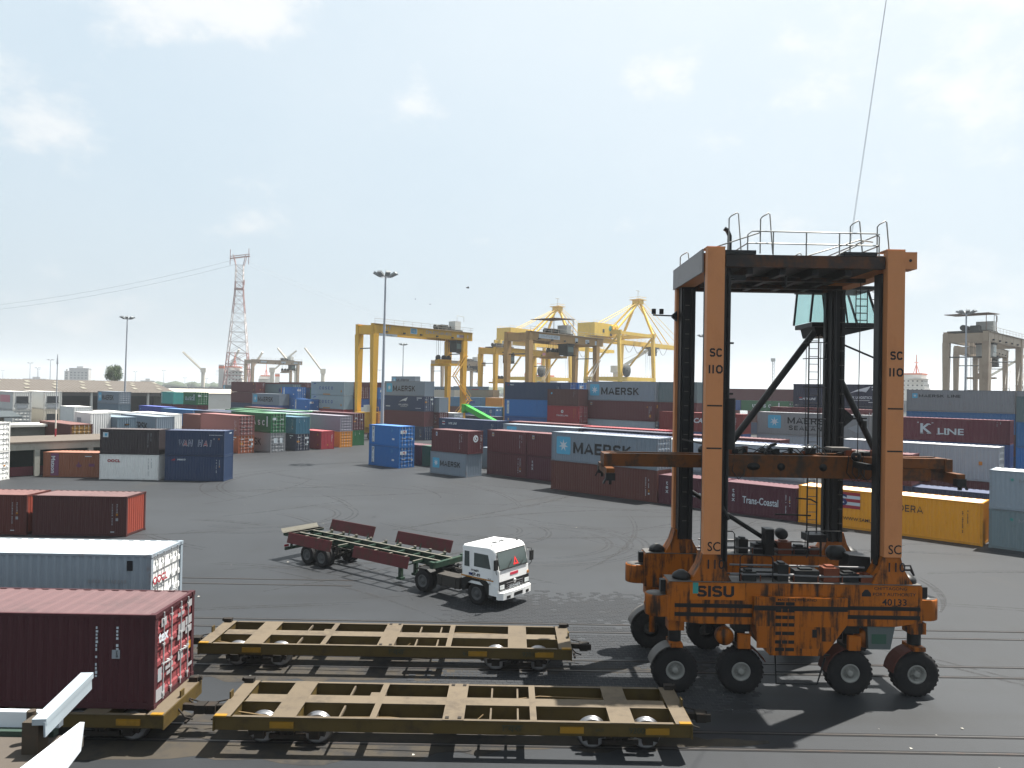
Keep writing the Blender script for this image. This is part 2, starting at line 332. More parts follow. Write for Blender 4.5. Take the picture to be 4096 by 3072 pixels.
    (25.95, 97.9, 4.719, -42.0, 12.19, 2.591, 'red2', 'p', 'cai', 'red CAI container with orange red ribbed end beside the MAERSK SEALAND one'),
    (25.95, 97.9, 2.36, -42.0, 12.19, 2.36, 'blue', 'p', '', 'plain container low in its stack, hidden behind the nearer rows'),
    (25.95, 97.9, 0.0, -42.0, 12.19, 2.36, 'maroon', 'p', '', 'plain container low in its stack, hidden behind the nearer rows'),
    (38.01, 91.08, 4.755, -42.0, 13.7, 2.896, 'maersk_old', 'p', 'sealand', 'long grey MAERSK SEALAND container seen between the carrier legs'),
    (38.01, 91.08, 1.859, -42.0, 13.7, 2.896, 'cosco', 'p', '', 'pale container under the MAERSK SEALAND one'),
    (38.01, 91.08, 0.0, -42.0, 13.7, 1.859, 'silver', 'p', '', 'plain container low in its stack, hidden behind the nearer rows'),
    (48.82, 81.35, 5.01, -42.0, 12.19, 2.591, 'maroon3', 'p', 'kline', 'long crimson K LINE container right of the right carrier leg'),
    (48.82, 81.35, 2.505, -42.0, 12.19, 2.505, 'blue', 'p', '', 'plain container low in its stack, hidden behind the nearer rows'),
    (48.82, 81.35, 0.0, -42.0, 12.19, 2.505, 'maroon', 'p', '', 'plain container low in its stack, hidden behind the nearer rows'),
    (42.84, 90.09, 5.678, -42.0, 6.06, 2.591, 'maroon', 'd', 'num', 'maroon container with doors peeking between MAERSK SEALAND and the right carrier leg'),
    (42.84, 90.09, 2.839, -42.0, 6.06, 2.839, 'navy', 'p', '', 'plain container low in its stack, hidden behind the nearer rows'),
    (42.84, 90.09, 0.0, -42.0, 6.06, 2.839, 'silver', 'p', '', 'plain container low in its stack, hidden behind the nearer rows'),
    (40.54, 95.53, 5.677, -42.0, 12.19, 2.591, 'maroon', 'p', '', 'maroon container whose roof line shows above the MAERSK SEALAND one'),
    (40.54, 95.53, 2.839, -42.0, 12.19, 2.839, 'blue', 'p', '', 'plain container low in its stack, hidden behind the nearer rows'),
    (40.54, 95.53, 0.0, -42.0, 12.19, 2.839, 'maroon', 'p', '', 'plain container low in its stack, hidden behind the nearer rows'),
    (43.82, 95.94, 8.53, -42.0, 12.19, 2.896, 'navy2', 'p', 'nykbig', 'very dark blue NYK LOGISTICS container on top behind the carrier ladder'),
    (43.82, 95.94, 5.939, -42.0, 12.19, 2.591, 'navy2', 'p', '', 'dark blue container beneath the very dark NYK LOGISTICS one'),
    (43.82, 95.94, 2.97, -42.0, 12.19, 2.97, 'silver', 'p', '', 'plain container low in its stack, hidden behind the nearer rows'),
    (43.82, 95.94, 0.0, -42.0, 12.19, 2.97, 'maroon', 'p', '', 'plain container low in its stack, hidden behind the nearer rows'),
    (58.84, 95.06, 8.005, -42.0, 12.19, 2.896, 'maersk_old', 'p', 'maerskline', 'long grey MAERSK LINE container on the skyline right of the carrier'),
    (58.84, 95.06, 5.414, -42.0, 12.19, 2.591, 'hanblue', 'p', 'www', 'blue container with white web address, a strip under the skyline MAERSK LINE one'),
    (58.84, 95.06, 2.707, -42.0, 12.19, 2.707, 'brown', 'p', '', 'plain container low in its stack, hidden behind the nearer rows'),
    (58.84, 95.06, 0.0, -42.0, 12.19, 2.707, 'navy', 'p', '', 'plain container low in its stack, hidden behind the nearer rows'),
    (68.01, 86.81, 8.005, -42.0, 12.19, 2.896, 'maersk_old', 'p', '', 'grey container continuing the skyline stack to the right picture edge'),
    (68.01, 86.81, 5.337, -42.0, 12.19, 2.668, 'maroon', 'p', '', 'plain container low in its stack, hidden behind the nearer rows'),
    (68.01, 86.81, 2.668, -42.0, 12.19, 2.668, 'blue', 'p', '', 'plain container low in its stack, hidden behind the nearer rows'),
    (68.01, 86.81, 0.0, -42.0, 12.19, 2.668, 'maroon', 'p', '', 'plain container low in its stack, hidden behind the nearer rows'),
    (56.53, 70.37, 7.568, -42.0, 12.19, 2.591, 'greygreen', 'p', '', 'dark green grey container topping the stack at the right picture edge'),
    (56.53, 70.37, 4.977, -42.0, 12.19, 2.591, 'hanblue', 'p', '', 'light blue container in the stack cut by the right picture edge'),
    (56.53, 70.37, 2.386, -42.0, 12.19, 2.591, 'pil', 'p', '', 'deep blue container in the stack cut by the right picture edge'),
    (56.53, 70.37, 0.0, -42.0, 12.19, 2.386, 'maroon', 'p', '', 'plain container low in its stack, hidden behind the nearer rows'),
    (60.07, 183.04, 8.344, -42.0, 12.19, 2.896, 'maroon', 'p', 'num', 'brown maroon container on the skyline between carrier legs, left of two'),
    (56.4, 186.34, 5.753, -42.0, 6.06, 2.591, 'blue', 'p', '', 'small blue container under the skyline maroon row, behind the exhaust muffler'),
    (62.34, 180.99, 2.877, -42.0, 6.06, 2.877, 'brown', 'p', '', 'plain container low in its stack, hidden behind the nearer rows'),
    (62.34, 180.99, 0.0, -42.0, 6.06, 2.877, 'navy', 'p', '', 'plain container low in its stack, hidden behind the nearer rows'),
    (69.27, 174.75, 8.344, -42.0, 12.19, 2.896, 'maroon', 'p', 'num', 'brown maroon container on the skyline behind the brace, right of two'),
    (63.33, 180.1, 5.753, -42.0, 12.19, 2.591, 'green', 'p', 'uasc_c', 'green container showing a white letter under the skyline maroon row'),
    (69.27, 174.75, 2.877, -42.0, 12.19, 2.877, 'blue', 'p', '', 'plain container low in its stack, hidden behind the nearer rows'),
    (69.27, 174.75, 0.0, -42.0, 12.19, 2.877, 'maroon', 'p', '', 'plain container low in its stack, hidden behind the nearer rows'),
    (78.48, 166.46, 8.344, -42.0, 12.19, 2.896, 'brown2', 'p', '', 'dull brown container on the skyline left of the dark NYK one'),
    (74.77, 169.81, 5.753, -42.0, 12.19, 2.591, 'blue', 'p', 'pil', 'blue container with vertical white strip under the dull brown skyline one'),
    (78.48, 166.46, 2.877, -42.0, 12.19, 2.877, 'silver', 'p', '', 'plain container low in its stack, hidden behind the nearer rows'),
    (78.48, 166.46, 0.0, -42.0, 12.19, 2.877, 'maroon', 'p', '', 'plain container low in its stack, hidden behind the nearer rows'),
    (54.9, 194.42, 8.31, -42.0, 12.19, 2.591, 'white', 'p', '', 'whitish container on the skyline between the two left carrier legs'),
    (54.9, 194.42, 5.719, -42.0, 12.19, 2.591, 'pil', 'p', 'pil', 'blue white striped container between the two left carrier legs'),
    (54.9, 194.42, 3.128, -42.0, 12.19, 2.591, 'maroon', 'p', '', 'maroon container low between the two left carrier legs'),
    (54.9, 194.42, 0.0, -42.0, 12.19, 3.128, 'navy', 'p', '', 'plain container low in its stack, hidden behind the nearer rows'),
    (-35.99, 245.31, 10.999, -42.0, 12.19, 2.896, 'silver', 'd', 'maersk40s', 'far grey MAERSK container rising above the MAERSK and NYK stack'),
    (-35.99, 245.31, 8.249, -42.0, 12.19, 2.75, 'maroon', 'p', '', 'plain container low in its stack, hidden behind the nearer rows'),
    (-35.99, 245.31, 5.5, -42.0, 12.19, 2.75, 'blue', 'p', '', 'plain container low in its stack, hidden behind the nearer rows'),
    (-35.99, 245.31, 2.75, -42.0, 12.19, 2.75, 'maroon', 'p', '', 'plain container low in its stack, hidden behind the nearer rows'),
    (-35.99, 245.31, 0.0, -42.0, 12.19, 2.75, 'brown', 'p', '', 'plain container low in its stack, hidden behind the nearer rows'),
    (-7.58, 176.67, 3.098, -42.0, 12.19, 2.591, 'hanblue', 'p', 'hanjin', 'blue HANJIN container seen between the crane legs behind the green boom'),
    (-7.58, 176.67, 0.0, -42.0, 12.19, 3.098, 'silver', 'p', '', 'plain container low in its stack, hidden behind the nearer rows'),
    (-3.79, 177.3, 3.149, -42.0, 12.19, 2.591, 'green2', 'p', '', 'dull green container just right of the HANJIN one'),
    (-3.79, 177.3, 0.0, -42.0, 12.19, 3.149, 'blue', 'p', '', 'plain container low in its stack, hidden behind the nearer rows'),
    (-11.91, 196.72, 5.182, -42.0, 12.19, 2.591, 'ltblue', 'p', 'ltlogo', 'light blue grey container above the HANJIN one'),
    (-11.91, 196.72, 2.591, -42.0, 12.19, 2.591, 'brown', 'p', '', 'plain container low in its stack, hidden behind the nearer rows'),
    (-11.91, 196.72, 0.0, -42.0, 12.19, 2.591, 'navy', 'p', '', 'plain container low in its stack, hidden behind the nearer rows'),
    (-11.96, 211.57, 7.857, -42.0, 12.19, 2.896, 'greyblue', 'p', 'redlogo', 'grey blue container with red sign above the light blue one'),
    (-11.96, 211.57, 5.238, -42.0, 12.19, 2.619, 'maroon', 'p', '', 'plain container low in its stack, hidden behind the nearer rows'),
    (-11.96, 211.57, 2.619, -42.0, 12.19, 2.619, 'blue', 'p', '', 'plain container low in its stack, hidden behind the nearer rows'),
    (-11.96, 211.57, 0.0, -42.0, 12.19, 2.619, 'maroon', 'p', '', 'plain container low in its stack, hidden behind the nearer rows'),
    (-8.74, 197.9, 7.221, -42.0, 12.19, 2.591, 'khaki', 'p', '', 'khaki container right of the grey blue one with red sign'),
    (-8.74, 197.9, 4.63, -42.0, 12.19, 2.591, 'ochre', 'p', '', 'ochre container under the khaki one between crane legs'),
    (-8.74, 197.9, 2.315, -42.0, 12.19, 2.315, 'silver', 'p', '', 'plain container low in its stack, hidden behind the nearer rows'),
    (-8.74, 197.9, 0.0, -42.0, 12.19, 2.315, 'maroon', 'p', '', 'plain container low in its stack, hidden behind the nearer rows'),
    (-3.82, 189.43, 5.209, -42.0, 6.06, 2.591, 'orange', 'p', '', 'orange container by the leg of the brown gantry crane'),
    (-3.82, 189.43, 2.605, -42.0, 6.06, 2.605, 'maroon', 'p', '', 'plain container low in its stack, hidden behind the nearer rows'),
    (-3.82, 189.43, 0.0, -42.0, 6.06, 2.605, 'brown', 'p', '', 'plain container low in its stack, hidden behind the nearer rows'),
    (-19.77, 207.83, 7.029, -42.0, 12.19, 2.591, 'cream', 'p', '', 'beige container behind the stairs of the main gantry crane'),
    (-19.77, 207.83, 4.686, -42.0, 12.19, 2.343, 'silver', 'p', '', 'plain container low in its stack, hidden behind the nearer rows'),
    (-19.77, 207.83, 2.343, -42.0, 12.19, 2.343, 'maroon', 'p', '', 'plain container low in its stack, hidden behind the nearer rows'),
    (-19.77, 207.83, 0.0, -42.0, 12.19, 2.343, 'blue', 'p', '', 'plain container low in its stack, hidden behind the nearer rows'),
    (-20.29, 221.76, 7.991, -42.0, 12.19, 2.591, 'greyblue', 'p', 'maersk_far', 'grey blue container behind the beige one, lettering cut off'),
    (-20.29, 221.76, 5.327, -42.0, 12.19, 2.664, 'brown', 'p', '', 'plain container low in its stack, hidden behind the nearer rows'),
    (-20.29, 221.76, 2.664, -42.0, 12.19, 2.664, 'navy', 'p', '', 'plain container low in its stack, hidden behind the nearer rows'),
    (-20.29, 221.76, 0.0, -42.0, 12.19, 2.664, 'silver', 'p', '', 'plain container low in its stack, hidden behind the nearer rows'),
    (-5.59, 157.38, 1.602, -42.0, 12.19, 2.591, 'navy2', 'p', '', 'navy container with white roof edge under the HANJIN one'),
    (-5.59, 157.38, 0.0, -42.0, 12.19, 1.602, 'blue', 'p', '', 'plain container low in its stack, hidden behind the nearer rows'),
    (-65.52, 179.86, 8.19, -42.0, 12.19, 2.591, 'maroon', 'p', 'dots', 'maroon container topping the pair left of the small grey MAERSK one'),
    (-65.52, 179.86, 5.599, -42.0, 12.19, 2.591, 'maroon', 'p', '', 'maroon container beneath its twin, left of the small grey MAERSK one'),
    (-65.52, 179.86, 2.799, -42.0, 12.19, 2.799, 'navy', 'p', '', 'plain container low in its stack, hidden behind the nearer rows'),
    (-65.52, 179.86, 0.0, -42.0, 12.19, 2.799, 'silver', 'p', '', 'plain container low in its stack, hidden behind the nearer rows'),
    (-55.82, 167.62, 5.502, -42.0, 12.19, 2.591, 'silver', 'p', 'maersk40s', 'grey MAERSK container in front of the blue PIL pair'),
    (-55.82, 167.62, 2.751, -42.0, 12.19, 2.751, 'blue', 'p', '', 'plain container low in its stack, hidden behind the nearer rows'),
    (-55.82, 167.62, 0.0, -42.0, 12.19, 2.751, 'maroon', 'p', '', 'plain container low in its stack, hidden behind the nearer rows'),
    (-49.8, 165.7, 7.138, -42.0, 6.06, 2.591, 'pil', 'd', 'pil', 'blue PIL container with doors, upper one left of the two COSCO'),
    (-49.8, 165.7, 4.547, -42.0, 6.06, 2.591, 'pil2', 'p', 'pil', 'blue PIL container under the one with doors, left of the two COSCO'),
    (-49.8, 165.7, 2.274, -42.0, 6.06, 2.274, 'silver', 'p', '', 'plain container low in its stack, hidden behind the nearer rows'),
    (-49.8, 165.7, 0.0, -42.0, 6.06, 2.274, 'maroon', 'p', '', 'plain container low in its stack, hidden behind the nearer rows'),
    (-44.72, 157.76, 4.578, -42.0, 6.06, 2.591, 'pil', 'p', 'pil', 'blue PIL container one step lower, touching the lower COSCO'),
    (-44.72, 157.76, 2.289, -42.0, 6.06, 2.289, 'maroon', 'p', '', 'plain container low in its stack, hidden behind the nearer rows'),
    (-44.72, 157.76, 0.0, -42.0, 6.06, 2.289, 'brown', 'p', '', 'plain container low in its stack, hidden behind the nearer rows'),
    (-38.63, 155.65, 8.109, -42.0, 12.19, 2.896, 'cosco2', 'p', 'cosco', 'grey COSCO container with blue letters, upper one of two'),
    (-38.63, 155.65, 5.213, -42.0, 12.19, 2.896, 'cosco2', 'p', 'cosco', 'grey COSCO container with blue letters, lower one of two'),
    (-38.63, 155.65, 2.622, -42.0, 12.19, 2.591, 'red', 'p', '', 'dark red container under the two COSCO ones'),
    (-38.63, 155.65, 0.0, -42.0, 12.19, 2.622, 'blue', 'p', '', 'plain container low in its stack, hidden behind the nearer rows'),
    (-55.11, 174.39, 7.45, -42.0, 12.19, 2.896, 'greygreen', 'd', 'orangelogo', 'grey green container with orange sign behind the grey MAERSK one'),
    (-55.11, 174.39, 4.967, -42.0, 12.19, 2.483, 'brown', 'p', '', 'plain container low in its stack, hidden behind the nearer rows'),
    (-55.11, 174.39, 2.483, -42.0, 12.19, 2.483, 'navy', 'p', '', 'plain container low in its stack, hidden behind the nearer rows'),
    (-55.11, 174.39, 0.0, -42.0, 12.19, 2.483, 'silver', 'p', '', 'plain container low in its stack, hidden behind the nearer rows'),
    (-64.36, 190.52, 8.17, -42.0, 12.19, 2.591, 'maroon', 'p', '', 'far maroon container above the grey green one with orange sign'),
    (-64.36, 190.52, 5.447, -42.0, 12.19, 2.723, 'blue', 'p', '', 'plain container low in its stack, hidden behind the nearer rows'),
    (-64.36, 190.52, 2.723, -42.0, 12.19, 2.723, 'maroon', 'p', '', 'plain container low in its stack, hidden behind the nearer rows'),
    (-64.36, 190.52, 0.0, -42.0, 12.19, 2.723, 'brown', 'p', '', 'plain container low in its stack, hidden behind the nearer rows'),
    (-53.87, 181.07, 8.316, -42.0, 12.19, 2.591, 'maroon', 'd', '', 'far maroon container with doors left of the upper COSCO'),
    (-53.87, 181.07, 5.544, -42.0, 12.19, 2.772, 'silver', 'p', '', 'plain container low in its stack, hidden behind the nearer rows'),
    (-53.87, 181.07, 2.772, -42.0, 12.19, 2.772, 'maroon', 'p', '', 'plain container low in its stack, hidden behind the nearer rows'),
    (-53.87, 181.07, 0.0, -42.0, 12.19, 2.772, 'blue', 'p', '', 'plain container low in its stack, hidden behind the nearer rows'),
    (-47.27, 167.33, 7.019, -42.0, 6.06, 2.591, 'navy', 'd', '', 'dark blue container with green door between PIL and COSCO'),
    (-47.27, 167.33, 4.679, -42.0, 6.06, 2.34, 'brown', 'p', '', 'plain container low in its stack, hidden behind the nearer rows'),
    (-47.27, 167.33, 2.34, -42.0, 6.06, 2.34, 'navy', 'p', '', 'plain container low in its stack, hidden behind the nearer rows'),
    (-47.27, 167.33, 0.0, -42.0, 6.06, 2.34, 'silver', 'p', '', 'plain container low in its stack, hidden behind the nearer rows'),
    (-35.52, 156.74, 7.486, -42.0, 12.19, 2.591, 'maroon', 'd', 'num', 'maroon container with white sticker doors between the left crane legs'),
    (-35.52, 156.74, 4.991, -42.0, 12.19, 2.495, 'blue', 'p', '', 'plain container low in its stack, hidden behind the nearer rows'),
    (-35.52, 156.74, 2.495, -42.0, 12.19, 2.495, 'maroon', 'p', '', 'plain container low in its stack, hidden behind the nearer rows'),
    (-35.52, 156.74, 0.0, -42.0, 12.19, 2.495, 'brown', 'p', '', 'plain container low in its stack, hidden behind the nearer rows'),
    (-35.1, 168.07, 8.505, -42.0, 12.19, 2.591, 'maroon', 'p', '', 'far maroon container on the skyline between the crane legs'),
    (-35.1, 168.07, 5.67, -42.0, 12.19, 2.835, 'silver', 'p', '', 'plain container low in its stack, hidden behind the nearer rows'),
    (-35.1, 168.07, 2.835, -42.0, 12.19, 2.835, 'maroon', 'p', '', 'plain container low in its stack, hidden behind the nearer rows'),
    (-35.1, 168.07, 0.0, -42.0, 12.19, 2.835, 'blue', 'p', '', 'plain container low in its stack, hidden behind the nearer rows'),
    (-30.31, 159.87, 7.346, -42.0, 6.06, 2.591, 'pil', 'd', 'piltag', 'blue container with white tag just left of the tall lamp post'),
    (-30.31, 159.87, 4.755, -42.0, 6.06, 2.591, 'blue', 'p', '', 'blue container under the tagged one left of the tall lamp post'),
    (-30.31, 159.87, 2.164, -42.0, 6.06, 2.591, 'orange', 'd', '', 'orange container left of the foot of the tall lamp post'),
    (-30.31, 159.87, 0.0, -42.0, 6.06, 2.164, 'silver', 'p', '', 'plain container low in its stack, hidden behind the nearer rows'),
    (-30.54, 167.74, 8.524, -42.0, 12.19, 2.591, 'maroon', 'p', '', 'far maroon container on the skyline behind the tall lamp post'),
    (-30.54, 167.74, 5.933, -42.0, 12.19, 2.591, 'greyblue', 'p', '', 'grey container right behind the tall lamp post'),
    (-30.54, 167.74, 2.967, -42.0, 12.19, 2.967, 'maroon', 'p', '', 'plain container low in its stack, hidden behind the nearer rows'),
    (-30.54, 167.74, 0.0, -42.0, 12.19, 2.967, 'brown', 'p', '', 'plain container low in its stack, hidden behind the nearer rows'),
    (-135.13, 338.61, 5.015, -42.0, 12.19, 2.591, 'silver2', 'p', 'maersk_far', 'pale grey MAERSK container, upper of two left of the maroon pair'),
    (-135.13, 338.61, 2.424, -42.0, 12.19, 2.591, 'silver2', 'p', 'maersk_far', 'pale grey MAERSK container, lower of two left of the maroon pair'),
    (-135.13, 338.61, 0.0, -42.0, 12.19, 2.424, 'maroon', 'p', '', 'plain container low in its stack, hidden behind the nearer rows'),
    (-127.98, 332.58, 4.872, -42.0, 6.06, 2.591, 'silver', 'p', '', 'small grey container touching the maroon pair'),
    (-127.98, 332.58, 2.281, -42.0, 6.06, 2.591, 'blue', 'p', '', 'small blue container touching the maroon pair'),
    (-127.98, 332.58, 0.0, -42.0, 6.06, 2.281, 'brown', 'p', '', 'plain container low in its stack, hidden behind the nearer rows'),
    (-153.6, 395.61, 7.387, -42.0, 12.19, 2.591, 'greygreen', 'p', 'maersk_far', 'greenish MAERSK container peeking left of the maroon pair'),
    (-153.6, 395.61, 4.924, -42.0, 12.19, 2.462, 'silver', 'p', '', 'plain container low in its stack, hidden behind the nearer rows'),
    (-153.6, 395.61, 2.462, -42.0, 12.19, 2.462, 'maroon', 'p', '', 'plain container low in its stack, hidden behind the nearer rows'),
    (-153.6, 395.61, 0.0, -42.0, 12.19, 2.462, 'blue', 'p', '', 'plain container low in its stack, hidden behind the nearer rows'),
    (-43.12, 109.9, 2.591, -42.0, 12.19, 2.896, 'pinkbrown', 'd', 'num', 'faded pink brown container with doors, above the orange brown one by WAN HAI'),
    (-43.12, 109.9, 0.0, -42.0, 12.19, 2.591, 'orangebrown', 'd', 'label', 'orange brown container with doors under the faded pink one'),
    (-39.32, 112.4, 2.896, -42.0, 12.19, 2.896, 'green', 'd', 'uasc_sc', 'green container with white letters S C and green doors on the aisle'),
    (-39.32, 112.4, 0.0, -42.0, 12.19, 2.896, 'maersk_old', 'd', 'rsk', 'brownish grey MAERSK container with two white door panels, under the green one'),
    (-34.33, 113.7, 2.591, -42.0, 6.06, 2.591, 'teal2', 'p', 'num', 'teal blue container with ribbed end over the navy one with doors'),
    (-34.33, 113.7, 0.0, -42.0, 6.06, 2.591, 'navy2', 'd', 'label', 'navy container with yellow sticker doors under the teal blue one'),
    (-31.3, 117.02, 0.0, -42.0, 6.06, 2.896, 'red', 'p', 'dots', 'single bright red container standing low on the aisle'),
    (-31.7, 123.57, 2.591, -42.0, 12.19, 2.591, 'lavender', 'd', 'volume', 'lavender grey container with pale doors over the orange one'),
    (-31.7, 123.57, 0.0, -42.0, 12.19, 2.591, 'orange', 'd', '', 'orange container with doors beneath the lavender grey one'),
    (-30.56, 127.66, 2.591, -42.0, 12.19, 2.896, 'maroon2', 'd', 'texdoor', 'maroon container with tex on its doors above the green panel'),
    (-30.56, 127.66, 0.0, -42.0, 12.19, 2.591, 'green', 'p', 'num', 'green container with ribbed end on the ground near the crane leg'),
    (-45.91, 106.63, 0.0, -42.0, 12.19, 2.591, 'cream', 'p', '', 'low container with cream roof behind the WAN HAI stack'),
    (-50.05, 116.14, 2.591, -42.0, 6.06, 2.591, 'brown', 'p', '', 'brown container left of the faded pink one, in front of HANJIN'),
    (-50.05, 116.14, 0.0, -42.0, 6.06, 2.591, 'brown', 'p', '', 'red brown container under the brown one in front of HANJIN'),
    (-48.88, 121.01, 2.909, -42.0, 12.19, 2.591, 'navy2', 'p', '', 'navy container with long white roof behind the faded pink one'),
    (-48.88, 121.01, 0.0, -42.0, 12.19, 2.909, 'silver', 'p', '', 'plain container low in its stack, hidden behind the nearer rows'),
    (-41.1, 119.79, 2.809, -42.0, 12.19, 2.591, 'silver', 'p', '', 'silver container with bright white roof behind the green S C one'),
    (-41.1, 119.79, 0.0, -42.0, 12.19, 2.809, 'blue', 'p', '', 'plain container low in its stack, hidden behind the nearer rows'),
    (-50.31, 128.08, 2.809, -42.0, 12.19, 2.591, 'navy', 'p', '', 'navy container behind the HANJIN one, long whitish roof'),
    (-50.31, 128.08, 0.0, -42.0, 12.19, 2.809, 'brown', 'p', '', 'plain container low in its stack, hidden behind the nearer rows'),
    (-38.76, 123.73, 2.709, -42.0, 12.19, 2.591, 'mint', 'p', '', 'container with mint green roof behind the green S C one'),
    (-38.76, 123.73, 0.0, -42.0, 12.19, 2.709, 'silver', 'p', '', 'plain container low in its stack, hidden behind the nearer rows'),
    (-48.05, 132.1, 2.809, -42.0, 12.19, 2.591, 'green', 'p', '', 'green container with pale green roof behind the silver roofs'),
    (-48.05, 132.1, 0.0, -42.0, 12.19, 2.809, 'blue', 'p', '', 'plain container low in its stack, hidden behind the nearer rows'),
    (-41.18, 132.1, 2.809, -42.0, 12.19, 2.591, 'silver', 'p', '', 'silver container with white roof behind the teal blue one'),
    (-41.18, 132.1, 0.0, -42.0, 12.19, 2.809, 'brown', 'p', '', 'plain container low in its stack, hidden behind the nearer rows'),
    (-50.39, 140.4, 2.809, -42.0, 12.19, 2.591, 'green', 'p', '', 'dark green container with light roof at the back of the left block'),
    (-50.39, 140.4, 0.0, -42.0, 12.19, 2.809, 'silver', 'p', '', 'plain container low in its stack, hidden behind the nearer rows'),
    (-39.75, 135.93, 2.809, -42.0, 12.19, 2.591, 'green', 'p', '', 'green container with pale roof below the blue PIL pair'),
    (-39.75, 135.93, 0.0, -42.0, 12.19, 2.809, 'blue', 'p', '', 'plain container low in its stack, hidden behind the nearer rows'),
    (-49.04, 144.3, 3.009, -42.0, 12.19, 2.591, 'brown', 'p', '', 'red brown container with orange roof below the tall maroon pair'),
    (-49.04, 144.3, 0.0, -42.0, 12.19, 3.009, 'brown', 'p', '', 'plain container low in its stack, hidden behind the nearer rows'),
    (-35.83, 138.19, 2.609, -42.0, 12.19, 2.591, 'silver2', 'p', '', 'pale container below the two COSCO ones'),
    (-35.83, 138.19, 0.0, -42.0, 12.19, 2.609, 'silver', 'p', '', 'plain container low in its stack, hidden behind the nearer rows'),
    (-59.17, 130.27, 2.591, -42.0, 12.19, 2.896, 'hanblue', 'd', 'hanjin', 'light blue HANJIN container left of the brown one, roof pale blue'),
    (-59.17, 130.27, 0.0, -42.0, 12.19, 2.591, 'maroon', 'p', '', 'maroon container under the light blue HANJIN one'),
    (-70.33, 144.09, 2.885, -42.0, 12.19, 2.591, 'royal', 'p', 'dot', 'royal blue container with white roof in front of the long shed'),
    (-70.33, 144.09, 0.0, -42.0, 12.19, 2.885, 'brown', 'p', '', 'plain container low in its stack, hidden behind the nearer rows'),
    (-85.65, 156.13, 5.514, -42.0, 12.19, 2.591, 'silver', 'd', 'maersk2x', 'grey MAERSK container with doors under the shed roof'),
    (-85.65, 156.13, 2.923, -42.0, 12.19, 2.591, 'greyblue', 'p', '', 'bluish grey container under the MAERSK one by the shed'),
    (-85.65, 156.13, 0.0, -42.0, 12.19, 2.923, 'maroon', 'p', '', 'plain container low in its stack, hidden behind the nearer rows'),
    (-64.83, 148.82, 5.75, -42.0, 6.06, 2.591, 'green', 'd', 'uasc', 'green UASC container with doors beside the teal one'),
    (-64.83, 148.82, 3.159, -42.0, 6.06, 2.591, 'maroon2', 'p', '', 'maroon container under the green UASC one'),
    (-64.83, 148.82, 0.0, -42.0, 6.06, 3.159, 'brown', 'p', '', 'plain container low in its stack, hidden behind the nearer rows'),
    (-72.98, 156.17, 5.637, -42.0, 6.06, 2.591, 'teal', 'p', 'tealstripe', 'bright teal container beside the green UASC one'),
    (-72.98, 156.17, 3.046, -42.0, 6.06, 2.591, 'maroon2', 'p', '', 'maroon container under the bright teal one'),
    (-72.98, 156.17, 0.0, -42.0, 6.06, 3.046, 'maroon', 'p', '', 'plain container low in its stack, hidden behind the nearer rows'),
    (-76.21, 117.36, 5.652, -42.0, 12.19, 2.75, 'reefer', 'r', '', 'white refrigerated container with dark fan unit, upper right of two at left'),
    (-76.21, 117.36, 2.902, -42.0, 12.19, 2.75, 'cream', 'r', '', 'cream refrigerated container under the right one with dark fan unit'),
    (-76.21, 117.36, 0.0, -42.0, 12.19, 2.902, 'brown', 'p', '', 'plain container low in its stack, hidden behind the nearer rows'),
    (-78.13, 113.17, 5.627, -42.0, 12.19, 2.75, 'reefer', 'r', 'pinksign', 'white refrigerated container with pink sign and dark fan unit, far left'),
    (-78.13, 113.17, 2.877, -42.0, 12.19, 2.75, 'reefer', 'd', '', 'white container with doors under the pink sign one'),
    (-78.13, 113.17, 0.0, -42.0, 12.19, 2.877, 'maroon', 'p', '', 'plain container low in its stack, hidden behind the nearer rows'),
    (-64.35, 107.22, 3.497, -42.0, 6.06, 2.896, 'white', 'p', '', 'cream white container right of the refrigerated stack'),
    (-64.35, 107.22, 0.0, -42.0, 6.06, 3.497, 'maroon', 'p', '', 'plain container low in its stack, hidden behind the nearer rows'),
    (-55.58, 96.23, 3.1, -42.0, 6.06, 2.896, 'white', 'p', 'dotl', 'white container in front of the cream white one, above the ochre doors'),
    (-55.58, 96.23, 0.0, -42.0, 6.06, 3.1, 'navy', 'p', '', 'plain container low in its stack, hidden behind the nearer rows'),
    (-56.96, 92.63, 2.21, -42.0, 12.19, 2.591, 'brown', 'd', '', 'brown container with ochre doors beside the low concrete shed'),
    (-56.96, 92.63, 0.0, -42.0, 12.19, 2.21, 'maroon', 'p', '', 'plain container low in its stack, hidden behind the nearer rows'),
    (-54.75, 98.84, 2.591, -42.0, 12.19, 2.896, 'greyblue', 'p', 'blueflag', 'blue grey container with pale ribbed end and blue white flag emblem'),
    (-54.75, 98.84, 0.0, -42.0, 12.19, 2.591, 'silver', 'p', '', 'grey container under the one with blue white flag emblem'),
    (-51.27, 102.03, 2.591, -42.0, 12.19, 2.896, 'silver', 'p', 'maersk40s', 'grey MAERSK container with pale ribbed end above the WAN HAI stack'),
    (-51.27, 102.03, 0.0, -42.0, 12.19, 2.591, 'silver', 'p', '', 'grey container under the MAERSK one, behind the WAN HAI stack'),
    (-60.56, 110.4, 2.704, -42.0, 12.19, 2.896, 'white', 'p', '', 'container with long white roof behind the blue grey one'),
    (-60.56, 110.4, 0.0, -42.0, 12.19, 2.704, 'maroon', 'p', '', 'plain container low in its stack, hidden behind the nearer rows'),
    (-54.21, 110.73, 2.604, -42.0, 12.19, 2.896, 'white', 'p', '', 'container with white roof strip left of HANJIN'),
    (-54.21, 110.73, 0.0, -42.0, 12.19, 2.604, 'maroon', 'p', '', 'plain container low in its stack, hidden behind the nearer rows'),
